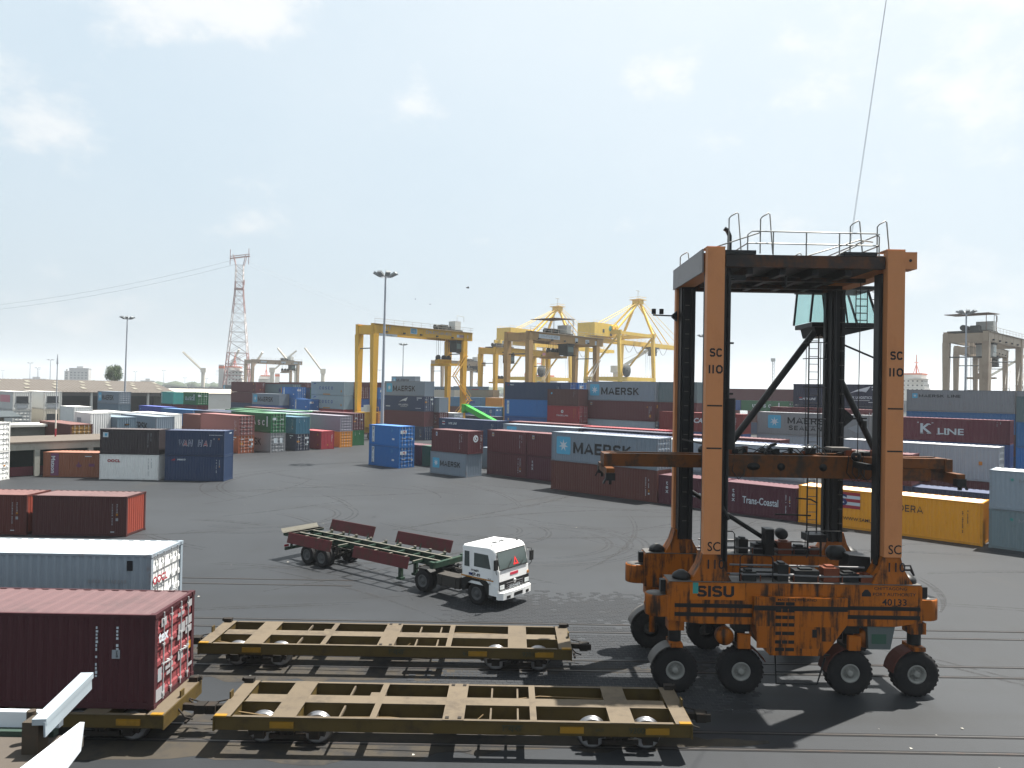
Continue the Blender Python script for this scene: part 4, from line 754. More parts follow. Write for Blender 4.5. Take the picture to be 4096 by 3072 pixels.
# ------------------------------------------------------------------ shipping containers
W = 2.438
def corrugated(L, z0, z1, pitch, depth, along='x'):
    """upright trapezoid sheet from 0..L, standing on y=0 outward -y"""
    n = max(2, int(round(L / pitch))); p = L / n; xs = []
    for i in range(n):
        xs += [(i*p, 0), (i*p + p*.34, 0), (i*p + p*.5, depth), (i*p + p*.84, depth)]
    xs.append((L, 0)); m = MB(); vs = []
    for x, y in xs: vs += [(x, y, z0), (x, y, z1)]
    return m.add(vs, [(2*i, 2*i+2, 2*i+3, 2*i+1) for i in range(len(xs)-1)])
CM = {}
def shapes(L, h, end):
    k = (L, round(h, 2), end)
    if k in CM: return CM[k]
    d = {}; f = MB()
    for sx in (-1, 1):
        for sy in (-1, 1):
            x, y = sx*(L/2 - .08), sy*(W/2 - .08)
            f.box(x-.08, x+.08, y-.08, y+.08, .12, h-.12)
            for z in (.062, h-.062): f.box(sx*(L/2-.075)-.09, sx*(L/2-.075)+.09, sy*(W/2-.07)-.084, sy*(W/2-.07)+.084, z-.06, z+.06)
    for sy in (-1, 1):
        y = sy*(W/2 - .04)
        f.box(-L/2+.16, L/2-.16, y-.038, y+.038, .02, .18); f.box(-L/2+.16, L/2-.16, y-.036, y+.036, h-.10, h-.015)
    for sx in (-1, 1):
        x = sx*(L/2 - .06)
        f.box(x-.05, x+.05, -W/2+.16, W/2-.16, .02, .17); f.box(x-.05, x+.05, -W/2+.16, W/2-.16, h-.13, h-.012)
    f.box(-L/2+.1, L/2-.1, -W/2+.08, W/2-.08, .10, .15)
    d['frame'] = f.mesh('frame')
    s = corrugated(L-.30, .17, h-.09, .275, .036) if end != 'r' else corrugated(L-.30, .17, h-.09, 1.2, .006)
    for i, (x, y, z) in enumerate(s.v): s.v[i] = (x - (L-.30)/2, y - W/2 + .012, z)
    d['side'] = s.mesh('side_panel')
    r = corrugated(L-.22, 0, 1, .42, .022)
    for i, (x, y, z) in enumerate(r.v): r.v[i] = (x - (L-.22)/2, (z-.5)*(W-.14), h - .018 - y)
    r.f = [tuple(reversed(q)) for q in r.f]
    d['roof'] = r.mesh('roof_panel')
    e = corrugated(W-.30, .16, h-.12, .26, .036)
    for i, (x, y, z) in enumerate(e.v): e.v[i] = (L/2 - .012 - y, x - (W-.30)/2, z)
    d['end'] = e.mesh('end_panel')
    # doors: plain borders with four pressed bands, two leaves
    dm = MB(); hw = (W-.34)/2; x = L/2 - .03; zt = h-.15; zb = .18
    nb = 5; span = (zt-zb)/nb; prof = []
    for i in range(nb):
        a = zb + i*span
        prof += [(0, a), (0, a + span*.30), (.035, a + span*.42), (.035, a + span*.88), (0, a + span)]
    vs = []
    for dx, z in prof: vs += [(x-dx, 0, z), (x-dx, hw, z)]
    dm.add(vs, [(2*i, 2*i+1, 2*i+3, 2*i+2) for i in range(len(prof)-1)])
    d['door'] = dm.mesh('door'); d['hw'] = hw
    rod = MB().cyl((0,0,zb-.06), (0,0,zt+.08), .021, 6)
    for z in (zb+.1, zb+span*2, zb+span*3.2, zt-.12): rod.box(-.03, .02, -.055, .055, z-.03, z+.03)
    d['rod'] = rod.mesh('lock_rod')
    d['handle'] = MB().bar((.03, 0, 0), (.03, .34, -.03), .03).box(-.03, .035, .22, .30, -.07, .02).mesh('handle')
    u = MB().box(-.05, .03, -.78, .78, 0, 1.0).box(-.05, .05, -.9, .9, -.06, .0)
    d['grille'] = u.mesh('fan_grille')
    CM[k] = d; return d
COL = {'maroon': (.135,.034,.044), 'maroon2': (.105,.024,.042), 'maroon3': (.16,.022,.045), 'brown': (.15,.048,.040), 'brown2': (.12,.045,.045), 'red': (.36,.03,.045), 'red2': (0.240,0.030,0.032),
       'darkred': (0.095,0.034,0.034), 'darkred2': (0.130,0.036,0.030), 'foremaroon': (0.085,0.026,0.032), 'navy': (0.030,0.060,0.140), 'navy2': (0.026,0.036,0.075), 'blue': (.022,.075,.24), 'pil': (0.016,0.135,0.400), 'pil2': (0.014,0.115,0.340),
       'hanblue': (0.030,0.130,0.300), 'ltblue': (0.070,0.180,0.300), 'royal': (.03,.06,.30), 'silver': (0.185,0.230,0.280), 'silver2': (0.235,0.285,0.330), 'silver3': (0.165,0.220,0.240), 'white': (.62,.63,.62), 'whiteold': (0.225,0.270,0.310), 'cosco': (0.250,0.280,0.320), 'cosco2': (0.200,0.265,0.305),
       'maersk_old': (0.220,0.230,0.245), 'yellow': (.60,.255,.012), 'orange': (.52,.21,.03), 'orangebrown': (0.420,0.120,0.055), 'pinkbrown': (0.260,0.095,0.095), 'green': (.016,.12,.048), 'green2': (.020,.075,.05), 'mint': (0.170,0.320,0.250), 'teal': (.06,.32,.30), 'teal2': (.035,.13,.20),
       'lavender': (0.225,0.215,0.265), 'greygreen': (0.105,0.155,0.170), 'greyblue': (0.120,0.175,0.225), 'cream': (0.420,0.390,0.330), 'reefer': (0.460,0.465,0.450), 'tan': (0.220,0.080,0.042), 'darkbrown': (.050,.040,.046), 'khaki': (0.200,0.165,0.110), 'ochre': (0.260,0.140,0.030)}
def cmat(key, kind='body'):
    c = COL[key]; lum = sum(c)/3
    if any(q in key for q in ('maroon', 'brown', 'navy', 'dark', 'red')) and lum < .2: c = tuple(a*.60 for a in c)
    elif lum < .25: c = tuple(a*.85 for a in c)
    if kind == 'roof':
        f = .10 if lum < .25 else .5
        d = (.52, .46, .44) if lum < .25 else (.72, .70, .66)
        return paint('roof_' + key, tuple(a*1.15*(1-f) + b*f for a, b in zip(c, d)), .55, tuple(a*.45 + .03 for a in c) if lum < .25 else (.25, .20, .15), .7, .9, 1.0, var=.14, lo=.47, hi=.66)
    if kind == 'frame': return paint('frame_' + key, tuple(a*.85 for a in c), .6, RUST if lum > .2 else tuple(a*.5+.02 for a in c), .55, 1.6, 2.0, var=.1)
    return paint('steel_' + key, c, .52, RUST if lum > .22 else tuple(a*.45 + .012 for a in c), .34 if lum > .22 else .5, .9, 5.0, var=.11, lo=.53, hi=.74)
GREY = paint('galvanised_steel', (.36,.37,.38), .45, (.15,.13,.11), .4, 2, 2, metal=.3)
DARK = paint('dark_machinery', (.035,.04,.045), .5, (.09,.08,.07), .4, 2, 2)
def container(x, y, z, ang, L, h, col, end, mk, label):
    hidden = label.startswith('plain container low')
    t = thing('shipping_container', label, 'container', (x, y, z), math.radians(ang), 'shipping containers stacked in the yard' if not hidden else 'containers hidden low in the stacks')
    s = shapes(L, h, end); body, roof, frm = cmat(col), cmat(col, 'roof'), cmat(col, 'frame')
    put('frame', s['frame'], frm, t)
    put('side_panel', s['side'], body, t); put('side_panel', s['side'], body, t, rot=(0, 0, PI))
    put('roof_panel', s['roof'], roof, t)
    put('end_panel', s['end'], body, t, rot=(0, 0, PI))
    sunny = {'num2': ('sunlit_red_end', (.20,.040,.026)), 'tex_door': ('sunlit_red_door', (.17,.040,.045)), 'dots': ('red_end', (.30,.03,.045))}.get(mk)  # sunlight and slight fading put into the colour of sun-facing ends and doors
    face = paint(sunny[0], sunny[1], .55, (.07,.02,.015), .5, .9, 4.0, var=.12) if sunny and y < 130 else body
    if end == 'd':
        dcol = {'brown container with ochre doors': 'ochre', 'dark blue container with green door': 'green'}
        dc = cmat(next((v for k, v in dcol.items() if label.startswith(k)), col))
        if mk == 'oocldoor': dc = cmat('white')
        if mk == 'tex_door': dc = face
        for sgn in (0, 1):
            dr = put('door', s['door'], dc, t, loc=(0, -s['hw'] - .004 if sgn == 0 else .004, 0))
            near = y < 60
            for q in (.30, .74):
                rd = put('lock_rod', s['rod'], GREY, dr, loc=(L/2 + .012, s['hw']*q, 0))
            if near or y < 115: put('handle', s['handle'], GREY, dr, loc=(L/2 - .0, s['hw']*.34, h*.42))
    else:
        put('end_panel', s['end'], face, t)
        if end == 'r':
            put('fan_grille', s['grille'], DARK, t, loc=(L/2, 0, h*.38))
            patch(t, 'e', .5, 1.9, .25, .75, 'grey', L, d=.02, name='service_panel')
    if mk: mark(t, mk, L, h)
    return t
for row in CONTAINERS: container(*row)
# ------------------------------------------------------------------ tracks, setts, tyre marks
RAIL = paint('rail_steel', (.07,.068,.066), .4, RUST, .5, 1.0, 1.0, metal=.6)
SLOT = paint('track_groove', (.012,.012,.013), .9, var=.02)
BED = paint('track_dust', (.040,.034,.026), .9, (.016,.017,.019), .85, .9, 1.0, var=.16, lo=.43, hi=.60)
TRACKS = ((20.75, -45, 60), (26.25, -45, 60), (30.35, -45, 60), (36.7, -45, -7.8))
for yc, xa, xb in TRACKS:
    t = tag(bpy.data.objects.new('railway_track', None), None, None, None, 'structure'); C.objects.link(t); t.location = (0, yc, 0)
    if yc < 28:
        rr = random.Random(int(yc)); n = 90; vs = []; lo, hi = (-1.5, 1.25) if yc < 22 else (-1.75, 1.0)
        for i in range(n+1):
            x = xa + (7.5-xa)*i/n; tp = min(1, (n-i)/22)
            vs += [(x, lo*tp + rr.uniform(-.3, .2), .004), (x, hi*tp + rr.uniform(-.2, .3), .004)]
        MB().add(vs, [(2*i, 2*i+2, 2*i+3, 2*i+1) for i in range(n)]).build('track_bed', BED, t)
    for s in (-.5, .5):
        MB().box(xa, xb, s - .033, s + .033, .002, .018).build('rail', RAIL, t)
        MB().box(xa, xb, s + .034, s + .10, .001, .009).box(xa, xb, s - .09, s - .034, .001, .009).build('groove', SLOT, t)
SETT = paint('paving_block', (.019,.021,.024), .8, (.034,.033,.032), .6, 3.0, 1.0, var=.3, bump=.3)
mb = MB(); rr = random.Random(3)
y = 22.6; row = 0
while y < 36.2:
    x = -3.4 + (.13 if row % 2 else 0)
    if all(abs(y + .1 - yc - s) > .19 for yc, *_ in TRACKS for s in (-.5, .5)):
        edge = 8.6 + rr.uniform(-.5, .5)
        while x < edge:
            if rr.random() > .02 + max(0, (-1.6-x)/2.2) + max(0, (y-33.6)/3.2) + max(0, (x-6.2)/3):
                z = .010 + rr.uniform(0, .005); a, b, c_, d = x + .008, x + .252, y + .008, y + .192
                mb.add([(a,c_,0),(b,c_,0),(b,d,0),(a,d,0),(a+.01,c_+.01,z),(b-.01,c_+.01,z),(b-.01,d-.01,z),(a+.01,d-.01,z)], [(4,5,6,7),(0,1,5,4),(1,2,6,5),(2,3,7,6),(3,0,4,7)])
            x += .26
    y += .2; row += 1
tag(mb.build('paving_blocks', SETT), 'small grey concrete setts between the tracks', None, None, 'stuff')
def rubber():
    m = bpy.data.materials.new('tyre_rubber_trace'); t, b = nodes_of(m); N = t.nodes.new; L = t.links.new
    b.inputs['Base Color'].default_value = (.016,.017,.019,1); b.inputs['Roughness'].default_value = .8
    tcn = N('ShaderNodeTexCoord'); n = N('ShaderNodeTexNoise'); n.inputs['Scale'].default_value = 1.6; n.inputs['Detail'].default_value = 7; n.inputs['Roughness'].default_value = .75
    L(tcn.outputs['Object'], n.inputs[0]); r = N('ShaderNodeMapRange'); r.inputs['From Min'].default_value = .38; r.inputs['From Max'].default_value = .68; r.inputs['To Max'].default_value = .8
    L(n.outputs[0], r.inputs['Value']); L(r.outputs[0], b.inputs['Alpha']); return m
mb = MB(); rr = random.Random(11); zt = [.0042]
def trace(pts, w):
    zt[0] += .00002; vs = []
    for i, p in enumerate(pts):
        d = Vector(pts[min(i+1, len(pts)-1)]) - Vector(pts[max(i-1, 0)]); n = Vector((-d.y, d.x)).normalized()
        k = w*(.25 + .75*math.sin(PI*min(1, max(.08, i/(len(pts)-1)))))
        vs += [(p[0]+n.x*k/2, p[1]+n.y*k/2, zt[0]), (p[0]-n.x*k/2, p[1]-n.y*k/2, zt[0])]
    mb.add(vs, [(2*i, 2*i+1, 2*i+3, 2*i+2) for i in range(len(pts)-1)])
def arc(cx, cy, rx, ry, a0, a1, w=.16):
    trace([(cx + rx*math.cos(math.radians(a0+(a1-a0)*k/40)), cy + ry*math.sin(math.radians(a0+(a1-a0)*k/40))) for k in range(41)], w)
for rx in (8.0, 8.35, 7.1, 7.4, 5.9, 6.2): arc(.6 + (rx-7)*.1, 47.6, rx, rx*.82, -95, 62 + rx*3, .17)
for rx in (4.4, 4.7): arc(-1.8, 50.6, rx, rx, -110, 70, .17)
for rx in (3.2, 3.5): arc(-2.6, 51.2, rx, rx*.9, -100, 60, .15)
for rx in (5.0, 5.4): arc(-18.5, 55.6, rx, rx, -120, 60, .2)
for rx in (7.0, 7.4): arc(-19.2, 55.8, rx, rx, -110, 50, .2)
for rx in (15, 15.5, 17): arc(-14, 76, rx, rx, 120, 235, .22)
for k in range(90):
    a = rr.choice((-.72, -.65, .85, .1, .0, .15, .05, -.1)) + rr.uniform(-.18, .18); x, y = rr.uniform(-30, 30), rr.uniform(30, 85); ln = rr.uniform(6, 24); cu = rr.uniform(-.035, .035); pts = []
    for i in range(25):
        pts.append((x, y)); x += math.cos(a)*ln/24; y += math.sin(a)*ln/24; a += cu
    o_ = rr.uniform(1.7, 2.1)
    trace(pts, rr.uniform(.14, .3))
    if rr.random() < .6: trace([(p[0] + .3, p[1] + .33) for p in pts], .16)
tag(mb.build('tyre_marks', rubber()), 'curved black tyre marks on the asphalt', None, None, 'stuff')
mb = MB()
for k in range(70):
    x, y = rr.uniform(-28, 26), rr.choice((rr.uniform(17.5, 30), rr.uniform(30, 75))); s = rr.uniform(.02, .07); a = rr.uniform(0, PI); c_, s_ = math.cos(a)*s, math.sin(a)*s
    mb.add([(x-c_, y-s_, .012), (x+s_, y-c_, .02), (x+c_, y+s_, .013), (x-s_, y+c_, .028)], [(0,1,2,3)])
tag(mb.build('litter', paint('paper_scrap', (.30,.29,.26), .8, var=.2)), 'pale scraps of litter lying about', None, None, 'stuff')

# ------------------------------------------------------------------ flat wagons
WSIDE = paint('wagon_side_paint', (.066,.044,.011), .6, (.018,.013,.009), .85, 1.2, 2.0, var=.16)
WTOP = paint('wagon_top_dust', (.092,.073,.050), .72, (.048,.038,.029), .75, 1.4, 1.0, var=.14, lo=.45, hi=.65)
WDARK = paint('wagon_underframe', (.014,.012,.010), .75, (.06,.035,.02), .5, 3, 1)
WYEL = paint('wagon_yellow_patch', (.22,.115,.008), .6, (.05,.035,.01), .7, 3, 1)
SHINE = paint('wheel_tread', (.30,.30,.31), .3, (.06,.05,.045), .3, 4, 1, metal=.9)
PIPE = paint('pipe_tan', (.14,.095,.045), .6, (.1,.06,.03), .4, 4, 1)
def make_wagon(name, label, numbers):
    Lw, hw, zt = 12.87, 1.2, 1.0
    t = thing(name, label, 'flat wagon', (0,0,0), 0, 'flat container wagons on the tracks')
    for s in (-1, 1):
        y = s*(hw - .05)
        m = MB().box(-Lw/2+.02, Lw/2-.02, y-.012, y+.012, zt-.36, zt-.016).box(-Lw/2+.02, Lw/2-.02, y-.05*(1+s)+.0, y+.05*(1-s), zt-.385, zt-.362)
        m.build('side_sill', WSIDE, t)
        MB().box(-Lw/2+.5, Lw/2-.5, y-.055, y+.048, zt-.014, zt+.002).build('sill_flange', WTOP, t)
    MB().box(-Lw/2+.5, Lw/2-.5, -.25, .25, zt-.012, zt+.004).build('centre_plate', WTOP, t)
    MB().box(-Lw/2+.4, Lw/2-.4, -.22, -.19, zt-.5, zt-.013).box(-Lw/2+.4, Lw/2-.4, .19, .22, zt-.5, zt-.013).box(-Lw/2+.4, Lw/2-.4, -.2, .2, zt-.5, zt-.48).build('centre_sill', WSIDE, t)
    for s in (-1, 1):
        x = s*(Lw/2 - .22)
        MB().box(x-.22, x+.22, -hw, hw, zt-.01, zt+.008).build('end_plate', WTOP, t)
        MB().box(s*(Lw/2)-.02, s*(Lw/2)+.02, -hw, hw, zt-.40, zt-.011).box(s*(Lw/2-.40)-.015, s*(Lw/2-.40)+.015, -hw+.05, hw-.05, zt-.36, zt-.011).build('end_beam', WSIDE, t)
        x = s*(Lw/2 - 1.87)
        MB().box(x-.33, x+.33, -hw, hw, zt-.010, zt+.010).build('bolster_plate', WTOP, t)
        MB().box(x-.30, x-.28, -hw+.05, hw-.05, zt-.42, zt-.012).box(x+.28, x+.30, -hw+.05, hw-.05, zt-.42, zt-.012).build('bolster', WSIDE, t)
        x = s*2.17
        MB().box(x-.09, x+.09, -hw+.02, hw-.02, zt-.011, zt+.006).box(x-.012, x+.012, -hw+.05, hw-.05, zt-.34, zt-.012).build('cross_bearer', WTOP, t)
        # corner fittings: block at the far corner, upright tab at mid end
        MB().box(s*(Lw/2-.16)-.13, s*(Lw/2-.16)+.13, hw-.20, hw-.02, zt+.006, zt+.14).bar((s*(Lw/2-.05), hw-.1, zt+.05), (s*(Lw/2+.06), hw-.08, zt+.1), .1).build('twistlock', WDARK, t)
        MB().box(s*(Lw/2-.03)-.02, s*(Lw/2-.03)+.02, -.12, .10, zt+.005, zt+.20).build('end_tab', WSIDE, t)
        MB().box(s*(Lw/2-.18)-.16, s*(Lw/2-.18)+.16, -hw-.012, -hw+.12, zt-.02, zt+.022).build('corner_pad', WYEL, t)
        # bogie: two axles, side frames, springs
        xb = s*(Lw/2 - 1.87)
        b = MB()
        for q in (-1, 1):
            b.bar((xb-1.05, q*.78, .40), (xb-.45, q*.78, .52), .10, .16).bar((xb-.45, q*.78, .52), (xb+.45, q*.78, .52), .10, .14).bar((xb+.45, q*.78, .52), (xb+1.05, q*.78, .40), .10, .16).bar((xb-.5, q*.78, .30), (xb+.5, q*.78, .30), .09, .12)
            for e in (-.75, .75): b.box(xb+e-.14, xb+e+.14, q*.78-.1, q*.78+.1, .26, .50)
            for e in (-.16, 0, .16): b.cyl((xb+e, q*.78, .34), (xb+e, q*.78, .50), .06, 8)
        b.box(xb-.2, xb+.2, -.85, .85, .42, .56)
        b.build('bogie_frame', WDARK, t)
        for e in (-.75, .75):
            ws = MB().cyl((xb+e, -.75, .40), (xb+e, .75, .40), .065, 10).build('axle', WDARK, t)
            for q in (-1, 1):
                MB().lathe([(.08,-.06),(.30,-.055),(.36,-.07),(.395,-.07),(.40,.0),(.405,.05),(.44,.055),(.44,.08),(.3,.075),(.08,.06)], (xb+e, q*.5, .415), 'y', 28).build('wheel', SHINE, ws)
        # coupler
        x = s*Lw/2
        cp = MB().bar((x, 0, .72), (x+s*.42, 0, .70), .13, .17).box(*sorted((x+s*.38, x+s*.66)), -.17, .14, .58, .82).bar((x+s*.6, -.14, .7), (x+s*.78, -.10, .7), .09, .2).bar((x+s*.6, .12, .72), (x+s*.74, .15, .72), .07, .16)
        cp.tube([(x, .35, .78), (x+s*.2, .37, .60), (x+s*.4, .34, .52), (x+s*.58, .30, .60)], .026, 6).tube([(x, -.32, .8), (x+s*.22, -.36, .58), (x+s*.42, -.3, .50)], .024, 6)
        cp.bar((x+s*.1, .2, .86), (x+s*.5, .1, .80), .03).box(x+s*.2-.03, x+s*.2+.03, -.3, .3, .36, .42)
        cp.build('coupler', WDARK, t)
    MB().box(-.29, .29, -hw, hw, zt-.012, zt+.012).box(-.25, -.23, -hw+.05, hw-.05, zt-.36, zt-.013).box(.23, .25, -hw+.05, hw-.05, zt-.36, zt-.013).build('middle_plate', WTOP, t)
    for a in (-.17, .17):
        for q in (-1, 1): MB().box(a-.05, a+.05, q*(hw-.12)-.06, q*(hw-.12)+.06, zt+.011, zt+.03).build('lock_pocket', WDARK, t)
    for xs in (-3.1, 1.0, 1.75): MB().bar((xs, -hw+.08, zt-.10), (xs, -.25, zt-.10), .05, .08).bar((xs, .25, zt-.10), (xs, hw-.08, zt-.10), .05, .08).build('bracket', WTOP, t)
    MB().tube([(-6.0,-.55,.84),(-5.2,-.6,.76),(-3.4,-.62,.76),(-1.8,-.66,.80),(-.5,-.72,.74),(.6,-.70,.76),(.8,-.6,.9)], .022, 6).tube([(.9,.5,.82),(2.2,.62,.8),(4.0,.66,.8),(5.3,.62,.84),(6.0,.5,.8)], .02, 6).tube([(.9,.42,.8),(2.4,.8,.84),(5.0,.8,.78)], .018, 6).tube([(-2.0,.7,.7),(1.0,.72,.72)], .03, 6).build('brake_pipe', PIPE, t)
    MB().cyl((.85, -.78, .62), (2.0, -.78, .62), .17, 14).build('brake_reservoir', WTOP, t)
    MB().box(-2.55, -2.25, .35, .7, .72, .92).build('valve_box', WTOP, t)
    MB().box(-1.0, .9, .3, .9, .40, .46).bar((-.6, .4, .44), (-.6, .4, .7), .05).bar((.7, .8, .44), (.7, .8, .7), .05).build('brake_rigging', WDARK, t)
    for x in (-4.6, 3.2, 5.5): MB().box(x-.32, x+.32, -hw-.017, -hw+.012+.02, zt-.29, zt-.13).build('paint_patch', WYEL, t)
    tx = paint('wagon_lettering', (.030,.035,.022), .7, (.08,.06,.02), .5, 4, 1)
    for s_, x, h_ in numbers:
        o = put('lettering', text_mesh(s_, .012), tx, t); o.matrix_basis = Matrix.Translation((x, -hw-.004, zt-.20)) @ Matrix.Rotation(PI/2, 4, 'X') @ Matrix.Diagonal((h_/.7, h_/.7, 1, 1))
    return t
w1 = make_wagon('flat_wagon', 'empty yellow brown flat wagon nearest to us, number 92009 on its side', (('৯২০০৯', 3.15, .15), ('92009', 5.0, .15), ('চবক', 1.6, .2), ('BFCT', 3.95, .07)))
w1.location = (-1.43, 20.75, 0)
w2 = make_wagon('flat_wagon', 'empty yellow brown flat wagon on the second track, number 92017 on its side', (('৯২০১৭', 3.0, .15), ('92017', 5.0, .15), ('চবক', .4, .2)))
w2.location = (-4.22, 26.25, 0)
w3 = make_wagon('flat_wagon', 'yellow flat wagon carrying the big dark maroon container', (('92033', 3.2, .15),))
w3.location = (-9.22 - 12.87/2, 20.75, 0)
w4 = make_wagon('flat_wagon', 'flat wagon carrying the white grey OOCL container on the second track', ())
w4.location = (-12.2 - 12.87/2, 26.25, 0)
for k in ():
    pass

# ------------------------------------------------------------------ roof ledge in the lower left corner
LW = paint('white_roof_paint', (.50,.54,.58), .5, (.42,.40,.36), .45, 2.0, 2.0, var=.06)
LC = paint('roof_concrete', (.075,.064,.054), .85, (.03,.03,.03), .7, 1.2, 1.0, var=.2, bump=.2)
LB = paint('beam_grey_paint', (.24,.28,.31), .5, (.12,.115,.10), .35, 2.0, 2.0)
t = thing('canopy_roof', 'white edged canopy roof jutting into the lower left corner', 'canopy', (-5.2, 5.0, 5.7))
MB().box(-3.2, .30, -4.0, 3.45, -.02, .10).build('roof_slab', LC, t)
MB().prism([(-4.0, -.12), (2.9, -.12), (3.3, .0), (3.36, .30), (-4.0, .30)], 'x', .305, .36).build('fascia', LW, t)
MB().box(-3.2, -.02, 3.50, 3.58, .16, .34).build('front_upstand', LW, t)
MB().box(-3.2, -.02, 3.40, 3.495, .10, .16).build('shade_strip', paint('shade_green', (.03,.05,.04), .6), t)  # dark green strip paints the shadow between upstand and slab
MB().bar((.10, 2.95, .48), (-.02, 4.05, .56), .15, .07).bar((.16, 2.95, .40), (.04, 4.03, .48), .02, .17).build('channel_beam', LB, t)
MB().box(-.12, .06, 3.0, 3.18, .10, .45).cyl((-.2, 3.28, .1), (-.2, 3.28, .46), .05, 10).build('bracket', paint('rusty_bracket', (.05,.04,.03), .7, RUST, .5, 3, 2), t)
MB().box(-3.0, -2.8, 2.9, 3.1, -5.7, -.03).box(-3.0, -2.8, -3.6, -3.4, -5.7, -.03).box(.0, .2, -3.6, -3.4, -5.7, -.03).build('column', LC, t)
# ------------------------------------------------------------------ truck tractor and skeletal trailer
TWHITE = paint('truck_white', (.70,.71,.71), .32, (.42,.38,.32), .25, 1.5, 3.0, var=.05, spec=.5)
TBLACK = paint('truck_black', (.010,.0105,.011), .5, (.03,.028,.026), .5, 2, 2)
TGLASS = paint('dark_glass', (.045,.060,.058), .06, (.10,.12,.115), .35, .8, 1.0, spec=.8)
TYRE = paint('tyre_rubber', (.010,.010,.011), .8, (.035,.032,.029), .6, 3.0, 1.0, bump=.3)
RIM = paint('wheel_rim_grey', (.075,.078,.08), .5, (.06,.05,.045), .5, 4, 1)
CHAS = paint('chassis_dirt', (.032,.030,.027), .75, (.07,.06,.048), .55, 2, 1)
TGREEN = paint('trailer_green', (.013,.034,.022), .6, (.07,.05,.035), .5, 2.5, 2)
TPLATE = paint('trailer_maroon', (.080,.014,.016), .6, (.045,.024,.016), .7, 2.2, 3.0, var=.2, lo=.46, hi=.62)
TGREY = paint('trailer_worn_top', (.10,.096,.08), .7, (.07,.06,.045), .5, 3, 1)
def tyre_profile(R, w, i=.56):
    return [(R*i, -w*.42), (R*(i+.06), -w*.50), (R*.86, -w*.50), (R*.965, -w*.42), (R, -w*.30), (R, w*.30), (R*.965, w*.42), (R*.86, w*.50), (R*(i+.06), w*.50), (R*i, w*.42)]
def wheel(par, c, R, w, out=-1, rim=RIM, tyre=TYRE, bolts=8, lug=0, rimscale=1.0, inner=.56, name='wheel'):
    """axle along y; out = side the rim face looks to"""
    c = Vector(c); m = MB().lathe(tyre_profile(R, w, inner), c, 'y', 36)
    nl = lug or 34
    for k in range(nl):   # tread blocks
        a = 2*PI*k/nl; e = Vector((math.cos(a), 0, math.sin(a))); s_ = Vector((-math.sin(a), 0, math.cos(a)))
        for q in (-1, 1):
            p = c + e*(R*.992) + Vector((0, q*w*.22, 0)); L_ = R*2*PI/nl*.30
            p2 = p + s_*(L_*.5*q) ; m.bar(p2 - Vector((0, w*.17, 0)), p2 + Vector((0, w*.17, 0)), L_*1.5, R*.05, upv=e)
    o = m.build(name, tyre, par); r = R*(inner+.01)*rimscale
    f = c.y + out*w*.40
    pr = [(r*1.04, 0), (r*1.02, -.25), (r*.88, -.30), (r*.74, .45), (r*.62, .55), (r*.40, .30), (r*.36, .05), (r*.34, -.35), (r*.20, -.45), (.003, -.45)]
    pr = [(a, -out*b*w*.30) for a, b in pr]
    h = MB().lathe(pr if out > 0 else pr, (c.x, f, c.z), 'y', 28)
    for k in range(bolts):
        a = 2*PI*k/bolts; px_, pz_ = c.x + r*.50*math.cos(a), c.z + r*.50*math.sin(a)
        h.cyl((px_, f - out*w*.13, pz_), (px_, f + out*.012, pz_), r*.055, 6)
    h.build('rim', rim, o)
    return o
tr = thing('tractor_truck', 'white cab truck tractor marked SP-49 pulling an empty skeletal trailer', 'truck', (-.80, 34.25, 0), math.radians(-37))
hwc = 1.16
prof = [(-.86, .98), (-.86, 2.60), (-.78, 2.70), (.78, 2.76), (.98, 2.70), (1.08, 2.58), (1.30, 1.72), (1.33, 1.05), (1.30, .80), (.62, .80), (.58, .98)]
m = MB()
# shell: rounded roof edge by stepping the outline inwards
for y0, y1, k in ((-hwc, hwc, 0),):
    n = len(prof); rings = []
    for y, ins in ((-hwc + .0, .035), (-hwc + .05, .0), (hwc - .05, 0), (hwc, .035)):
        rings.append([(x - (ins if x > 0 else -ins), y, z - (ins*1.6 if z > 2.5 else 0)) for x, z in prof])
    vs = [p for r_ in rings for p in r_]
    fs = [(j*n+i, j*n+(i+1) % n, (j+1)*n+(i+1) % n, (j+1)*n+i) for j in range(3) for i in range(n)]
    m.add(vs, fs); m.add(rings[0], [tuple(range(n))]); m.add(rings[3], [tuple(reversed(range(n)))])
cab = m.build('cab', TWHITE, tr)
for y in (-.75, -.45, -.15, .15, .45, .75): MB().bar((-.72, y, 2.712), (.76, y, 2.768), .05, .022).build('roof_rib', TWHITE, cab)
o = put('lettering', text_mesh('SP-49', .01), ink('black', INK['black']), cab); o.matrix_basis = Matrix.Translation((.28, .12, 2.772)) @ Matrix.Rotation(-.04, 4, 'Y') @ Matrix.Rotation(PI/2, 4, 'Z') @ Matrix.Diagonal((.48, .42, 1, 1))
def on_front(y0, y1, z0, z1, d, mat, name, par):
    def X(z): return 1.30 + .03*(1.72 - z)/.67 if z < 1.72 else 1.30 - .22*(z - 1.72)/.86
    return MB().add([(X(z0)+d, y0, z0), (X(z0)+d, y1, z0), (X(z1)+d, y1, z1), (X(z1)+d, y0, z1), (X(z0)-.01, y0, z0), (X(z0)-.01, y1, z0), (X(z1)-.01, y1, z1), (X(z1)-.01, y0, z1)],
                    [(0,1,2,3),(0,4,5,1),(1,5,6,2),(2,6,7,3),(3,7,4,0)]).build(name, mat, par)
on_front(-1.08, 1.08, 1.76, 2.56, .006, TBLACK, 'window_seal', tr)
ws = on_front(-1.04, 1.04, 1.80, 2.52, .014, TGLASS, 'windscreen', tr)
